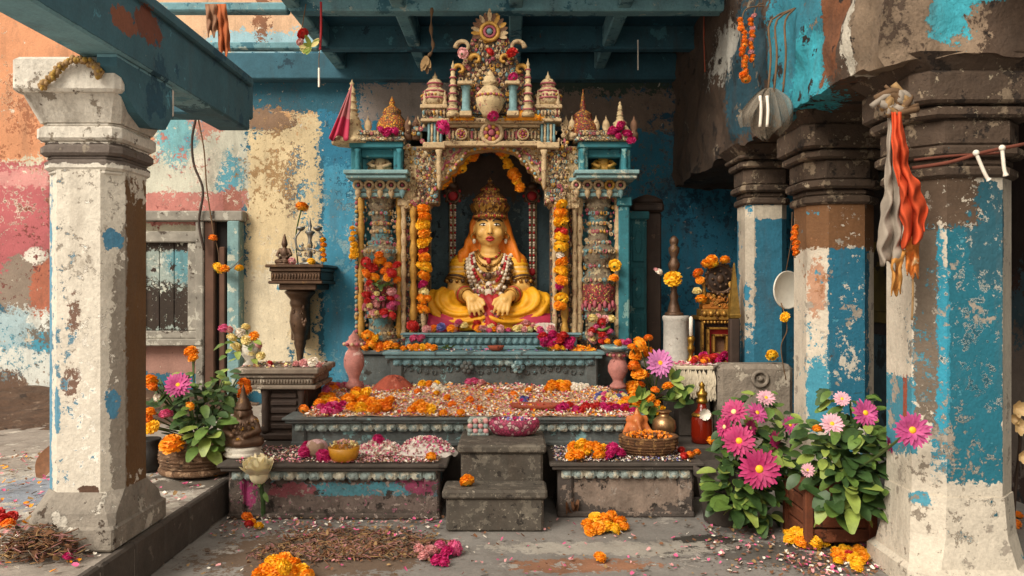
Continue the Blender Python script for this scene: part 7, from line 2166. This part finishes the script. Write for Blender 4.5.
# pale blossoms at the right edge
c = Vector((2.46, 3.95, 0)); V = thing('blossom_branch', c, 'branch of cream blossoms behind the nearest right column at the picture edge', 'branch')
mb = MB(); tip = P(1017, 405, 3.85); mb.tube(bez([c, c + Vector((.03, 0, .4)), P(1020, 440, 3.85), tip], 14), .008, 6, 0); mb.build('stem', m_wood, V)
m_ivory = M('ivory petal', '#d8b884', .6, var=.15, scale=12, sss=.1)
for px, py, r in ((1016, 408, 9), (1018, 426, 9), (1021, 456, 7), (1012, 418, 6)):
    p = P(px, py, 3.84); mb = MB()
    for k in range(7): mb.petal(p, (math.cos(k * .9), -.6, math.sin(k * .9)), (0, -1, 0), r * .0062, r * .0036, 0, .2, 4)
    mb.build('blossom', m_ivory, V)
flowers([(1009, 517, 6, 'orange'), (1015, 524, 6, 'deep'), (1012, 530, 6, 'yellow'), (1018, 515, 5, 'deep')], 0.0, 'dull orange marigold behind the nearest right column', 'marigolds behind the nearest right column')

# ================================================================== cloths on the nearest right column
def drape(name, top, bots, d, mat, lab, folds=7, amp=.03, ph=0.0, tw=6.0, nv=30, shape=None):
    mb = MB()
    def fn(u, v):
        xa = top[0] + (top[1] - top[0]) * u; 
        k = v ** .8
        L_, R_ = shape(v) if shape else (bots[0], bots[1])
        px = xa * (1 - k) + (L_ + (R_ - L_) * u) * k
        py = top[2] + (bots[2] + (bots[3] if len(bots) > 3 else 0) * u + 4 * math.sin(u * 11 + ph) - top[2]) * v
        y = d - .02 + amp * math.sin(u * folds * PI + ph + v * 1.3) * (.25 + .75 * v) + .01 * math.sin(v * 13 + u * 4)
        p_ = P(px, py, y); k2 = min(1, v * 2.5) * (.45 if amp > .02 else .2)
        return p_ + Vector((_nz.noise(p_ * 11), 1.4 * _nz.noise(p_ * 12 + Vector((3, 1, 2))), .5 * _nz.noise(p_ * 10 + Vector((7, 3, 1))))) * .05 * k2 + Vector((0, 1, 0)) * (.012 * math.sin(px * .55 + py * .22) * k2)
    mb.grid(fn, 34, nv * 2)
    return tag(mb.build(name, mat, None, P((top[0] + top[1]) / 2, top[2], d), thick=.005), lab, 'cloth', 'cloths tied to the nearest right column')
m_ocloth = M('orange rag', '#c8481c', .8, var=.25, scale=6, bump=.4, bscale=40)
m_gcloth = M('grey rag', '#94887a', .85, var=.25, scale=6, bump=.4, bscale=40)
m_ycloth = M('ochre rag', '#b8803c', .85, var=.25, scale=6, bump=.4, bscale=40)
drape('hanging_cloth', (892, 901, 112), (904, 921, 246, -10), 3.42, m_ocloth, 'long orange cloth knotted to the nearest right column', 4.2, .030, .4, shape=lambda v: (893 + 9 * v, 903 + 56 * v - 26 * v * v if v < .8 else 931 - 40 * (v - .8)))
drape('hanging_cloth', (888, 896, 118), (884, 903, 262, 10), 3.46, m_gcloth, 'long grey cloth hanging beside the orange one', 3.6, .028, 1, shape=lambda v: (888 - 34 * v + 26 * v * v, 899 + 4 * v))
drape('hanging_cloth', (893, 906, 250), (891, 899, 293), 3.45, m_ycloth, 'torn ochre rag below the grey cloth', 3, .015, 2, nv=12)
drape('hanging_cloth', (905, 920, 236), (907, 917, 276), 3.46, M('orange brocade', '#c8742c', .8, var=.35, scale=22, bump=.4, spots=[('#e0c090', 20, .58)]), 'short patterned orange strip below the long orange cloth', 3, .012, 3, nv=12)
mb = MB(); c = P(893, 104, 3.44)
for i in range(26):
    a = RN.uniform(0, 6.28); mb.tube(bez([c + Vector((RN.uniform(-.08, .08), RN.uniform(-.03, .04), RN.uniform(-.05, .05))), c + Vector((math.cos(a) * RN.uniform(.01, .07), -.03, math.sin(a) * RN.uniform(.01, .05))), c + Vector((math.cos(a + RN.uniform(.5, 2)) * RN.uniform(.03, .11), -.02, math.sin(a + 1) * RN.uniform(.02, .09)))], 8), RN.uniform(.006, .018), 6, i % 3)
one('knotted_rags', mb, [m_rope, m_gcloth, m_straw], c, 'ball of knotted rags and rope on the nearest right column capital', 'rags')
mb = MB(); mb.tube(bez([P(912, 262, 3.46), P(913, 290, 3.45), P(912, 320, 3.46)], 8), .005, 6, 0)
one('bamboo_stick', mb, m_straw, P(912, 262, 3.46), 'thin stick hanging below the patterned orange strip', 'stick')
V = thing('rope_line', P(925, 166, 3.44), 'reddish rope from the nearest right column to the picture edge with white tassels', 'rope')
mb = MB(); mb.tube(bez([P(912, 168, 3.47), P(950, 162, 3.42), P(985, 152, 3.42), P(1040, 141, 3.42)], 24), .008, 7, 0); mb.tube(bez([P(914, 160, 3.47), P(950, 156, 3.44), P(1000, 153, 3.46)], 16), .006, 7, 0); mb.build('rope', M('red rope', '#6e3a2a', .9, var=.3), V)
for pts in (((976, 153), (981, 165), (986, 176), (989, 180)), ((1002, 148), (1003, 158), (1004, 168), (1006, 176))):
    mb = MB(); mb.tube(bez([P(a, b, 3.41) for a, b in pts], 12), [.008] * 11 + [.011, .013], 7, 0); mb.ell(P(pts[0][0], pts[0][1], 3.41), .014, 0, 8, 6); mb.build('tassel', m_white, V)

# ================================================================== hangings from beams and ceiling
nb = N('net cloth'); nb.b.inputs['Alpha'].default_value = .62
nb = nb.fin(nb.mix(nb.noise(14, 5), lin('#4a4036'), lin('#9a8d7a')), .9)
mb = MB()
def bag(u, v):
    a = 2 * PI * u; wv = math.sin(PI * (v * .86 + .08)) ** .7
    ks = (.25 + 1.05 * v / .45) if v < .45 else max(.12, 1.3 - 1.9 * (v - .45))
    cxp_ = 768 - 7 * math.sin(PI * v) + 10 * max(0, v - .55); r = 19 * ks * (1 + .20 * math.sin(a * 4 + v * 7) + .12 * math.sin(a * 9 + v * 3))
    p_ = P(cxp_ + r * math.cos(a), 88 + 54 * v + 7 * math.sin(a * 3 + 1) * ks * v, 4.40) + Vector((0, .07 * ks * math.sin(a), 0))
    return p_ + Vector((_nz.noise(p_ * 14), _nz.noise(p_ * 15 + Vector((4, 2, 1))), _nz.noise(p_ * 13 + Vector((1, 5, 2))))) * .03
for lay in (0, 1):
    def bag2(u, v, lay=lay):
        k = v ** .7
        xl = 765 - 33 * k * (1 - .25 * max(0, v - .75) / .25); xr = 775 + 19 * k
        px = xl + (xr - xl) * u
        py = 88 + (34 + 16 * math.sin(PI * min(1, max(0, u * 1.25 - .12))) + 5 * math.sin(u * 17 + lay)) * v
        return P(px, py, 4.40 + lay * .10) + Vector((0, (.035 * math.sin(u * 26 + lay) + .02 * math.sin(u * 9 + v * 5)) * (.3 + v) + (-.07 if not lay else .0) * math.sin(PI * v * .9), 0))
    mb.grid(bag2, 60, 16)
V = thing('net_bag', P(764, 88, 4.42), 'crumpled greyish net bag hanging from the right beam', 'bag')
mb.build('bag', nb, V)
mb = MB(); 
for a in (768, 774, 783): mb.tube(bez([P(a, 92, 4.42), P(a + 3, 55, 4.43), P(a + 2, 22, 4.46), (1.60, 4.52, 2.93)], 10), .006, 6, 0)
mb.build('string', m_rope, V)
for pxs in (760, 767): 
    mb = MB(); mb.tube(bez([P(pxs, 96, 4.31), P(pxs + 1, 110, 4.30), P(pxs, 127, 4.31)], 8), .009, 6, 0); mb.build('white_strip', m_white, V)
strand('dried_garland', [P(768, 6, 5.05), P(748, 8, 5.03), P(742, 20, 5.0), P(741, 50, 5.0), P(745, 82, 5.0)], [(P(742 + RN.uniform(-2, 2) + i * .2, 20 + i * 4.2, 5.0), RN.uniform(.016, .024) if i < 13 else .034, 'deep') for i in range(15)], 'dried orange garland hanging left of the net bag', 'garland', 'dried garlands on the right beam')
strand('dried_garland', [P(768, 4, 5.08), P(757, 6, 5.05), P(752, 30, 5.02), P(754, 68, 5.02)], [(P(752 + RN.uniform(-2, 2), 16 + i * 4, 5.02), RN.uniform(.016, .024), 'deep' if i % 3 else 'rose') for i in range(12)], 'second dried garland right behind the longer one by the net bag', 'garland', 'dried garlands on the right beam')
for pts, m, lab in (((P(704, 6, 6.6), P(704, 40, 6.6), P(705, 72, 6.6)), m_terra, 'reddish thread hanging from the ceiling left of the dried garlands'), ((P(712, 60, 6.5), P(716, 90, 6.5), P(714, 130, 6.5)), m_straw, 'pale thread hanging in front of the deep blue wall'), ((P(638, 40, 6.9), P(638, 55, 6.9), P(638, 70, 6.9)), m_white, 'short white thread under the right part of the ceiling')):
    cord('hanging_thread', pts, .006, m, lab, 'thread', 'threads hanging from the ceiling')
# left ceiling hangings
cord('hanging_rag', [P(432, 8, 6.1), P(431, 30, 6.08), P(433, 48, 6.08), P(427, 58, 6.1)], [.010 + .006 * math.sin(i) for i in range(25)], m_rope, 'twisted rope hanging from the ceiling left of the shrine top', 'rope')
c = P(425, 66, 6.08); mb = MB()
for k in range(14): mb.petal(P(426, 56, 6.08), (RN.uniform(-.35, .35), RN.uniform(-.4, .1), -1), (0, -1, 0), RN.uniform(.09, .15), .04, k % 2, .1, 4)
one('rag_tuft', mb, [m_straw, m_rope], P(426, 56, 6.08), 'frayed straw coloured tuft at the end of the twisted rope', 'tuft')
V = strand('hanging_flowers', [P(306, 4, 6.0), P(303, 22, 5.98), P(301, 40, 5.98), P(312, 50, 5.97)], [(P(303, 34, 5.97), .05, 'red'), (P(300, 42, 5.97), .03, 'rose')], 'withered red flower with leaves hanging in the open skylight', 'garland')
mb = MB(); 
for k in range(12): mb.petal(P(311, 46, 5.97), (RN.uniform(-1, 1), -.3, RN.uniform(-1, .8)), (0, -1, 0), .09, .035, k % 2, .2, 4)
mb.build('leaf', [m_leaf3, m_cream], V)
cord('hanging_thread', [P(321, 2, 5.95), P(321, 30, 5.95), P(320, 50, 5.95)], .009, m_redc, 'dark red braided cord hanging beside the skylight', 'cord')
cord('hanging_stick', [P(319, 68, 5.95), P(319, 76, 5.95), P(319, 87, 5.95)], .008, m_white, 'short white stick hanging below the red cord', 'stick')
cord('hanging_thread', [P(320, 48, 5.95), P(319, 58, 5.95), P(319, 70, 5.95)], .003, m_rope, 'thin thread joining the red cord and the white stick', 'cord')
drape('hanging_rag', (216, 226, 4), (220, 231, 54), 5.9, M('rust rag', '#a8582c', .85, var=.3, scale=8), 'rust coloured rag hanging in the left skylight', 4, .02, 1, nv=12)['group'] = 'rags in the skylight'
drape('hanging_rag', (205, 216, 4), (208, 220, 34), 5.9, M('brown rag', '#8a6248', .85, var=.3, scale=8), 'short brown rag left of the rust rag in the skylight', 4, .02, 2, nv=12)['group'] = 'rags in the skylight'
# dried garland draped over the white column capital
mb = MB(); pts = bez([P(42, 88, 3.435), P(52, 78, 3.435), P(64, 66, 3.435), P(80, 60, 3.435), P(98, 68, 3.435), P(100, 76, 3.435)], 40)
for i, p in enumerate(pts): 
    for k in range(3): mb.ell(p + Vector((RN.uniform(-.012, .012), RN.uniform(-.02, .0), RN.uniform(-.012, .012))), RN.uniform(.008, .013), k % 2, 6, 4)
mb.tube(pts, .006, 6, 0)
one('dried_garland', mb, [m_straw, M('dry yellow', '#a8843c', .85, var=.3)], pts[0], 'dried straw yellow garland draped over the white column capital', 'garland')
# ================================================================== light and camera
wd = bpy.data.worlds.new('World'); bpy.context.scene.world = wd; wd.use_nodes = True
nt = wd.node_tree; nt.nodes.clear()
ow = nt.nodes.new('ShaderNodeOutputWorld'); bg = nt.nodes.new('ShaderNodeBackground')
nt.links.new(bg.outputs[0], ow.inputs[0])
bg.inputs[0].default_value = (1.0, .90, .78, 1); bg.inputs[1].default_value = .85
def sun(rx, rz, e, col, ang):
    l = bpy.data.lights.new('sun', 'SUN'); l.energy = e; l.color = col; l.angle = math.radians(ang)
    o = bpy.data.objects.new('sun_light', l); COL.objects.link(o); o.rotation_euler = (math.radians(rx), 0, math.radians(rz))
    return o
sun(52, -40, 3.3, (1, .93, .82), 30)
cam = bpy.data.cameras.new('camera'); cam.sensor_width = 36; cam.lens = 36 * F / 1024; cam.clip_end = 200; cam.clip_start = .05
co = bpy.data.objects.new('camera', cam); COL.objects.link(co); co.location = (0, 0, H); co.rotation_euler = (PI / 2, 0, 0)
sc = bpy.context.scene; sc.camera = co
sc.view_settings.view_transform = 'Standard'; sc.view_settings.look = 'None'; sc.view_settings.gamma = 1
sc.view_settings.use_curve_mapping = False; sc.view_settings.exposure = 0.2
for o in bpy.data.objects:
    if '_o' in o: del o['_o']
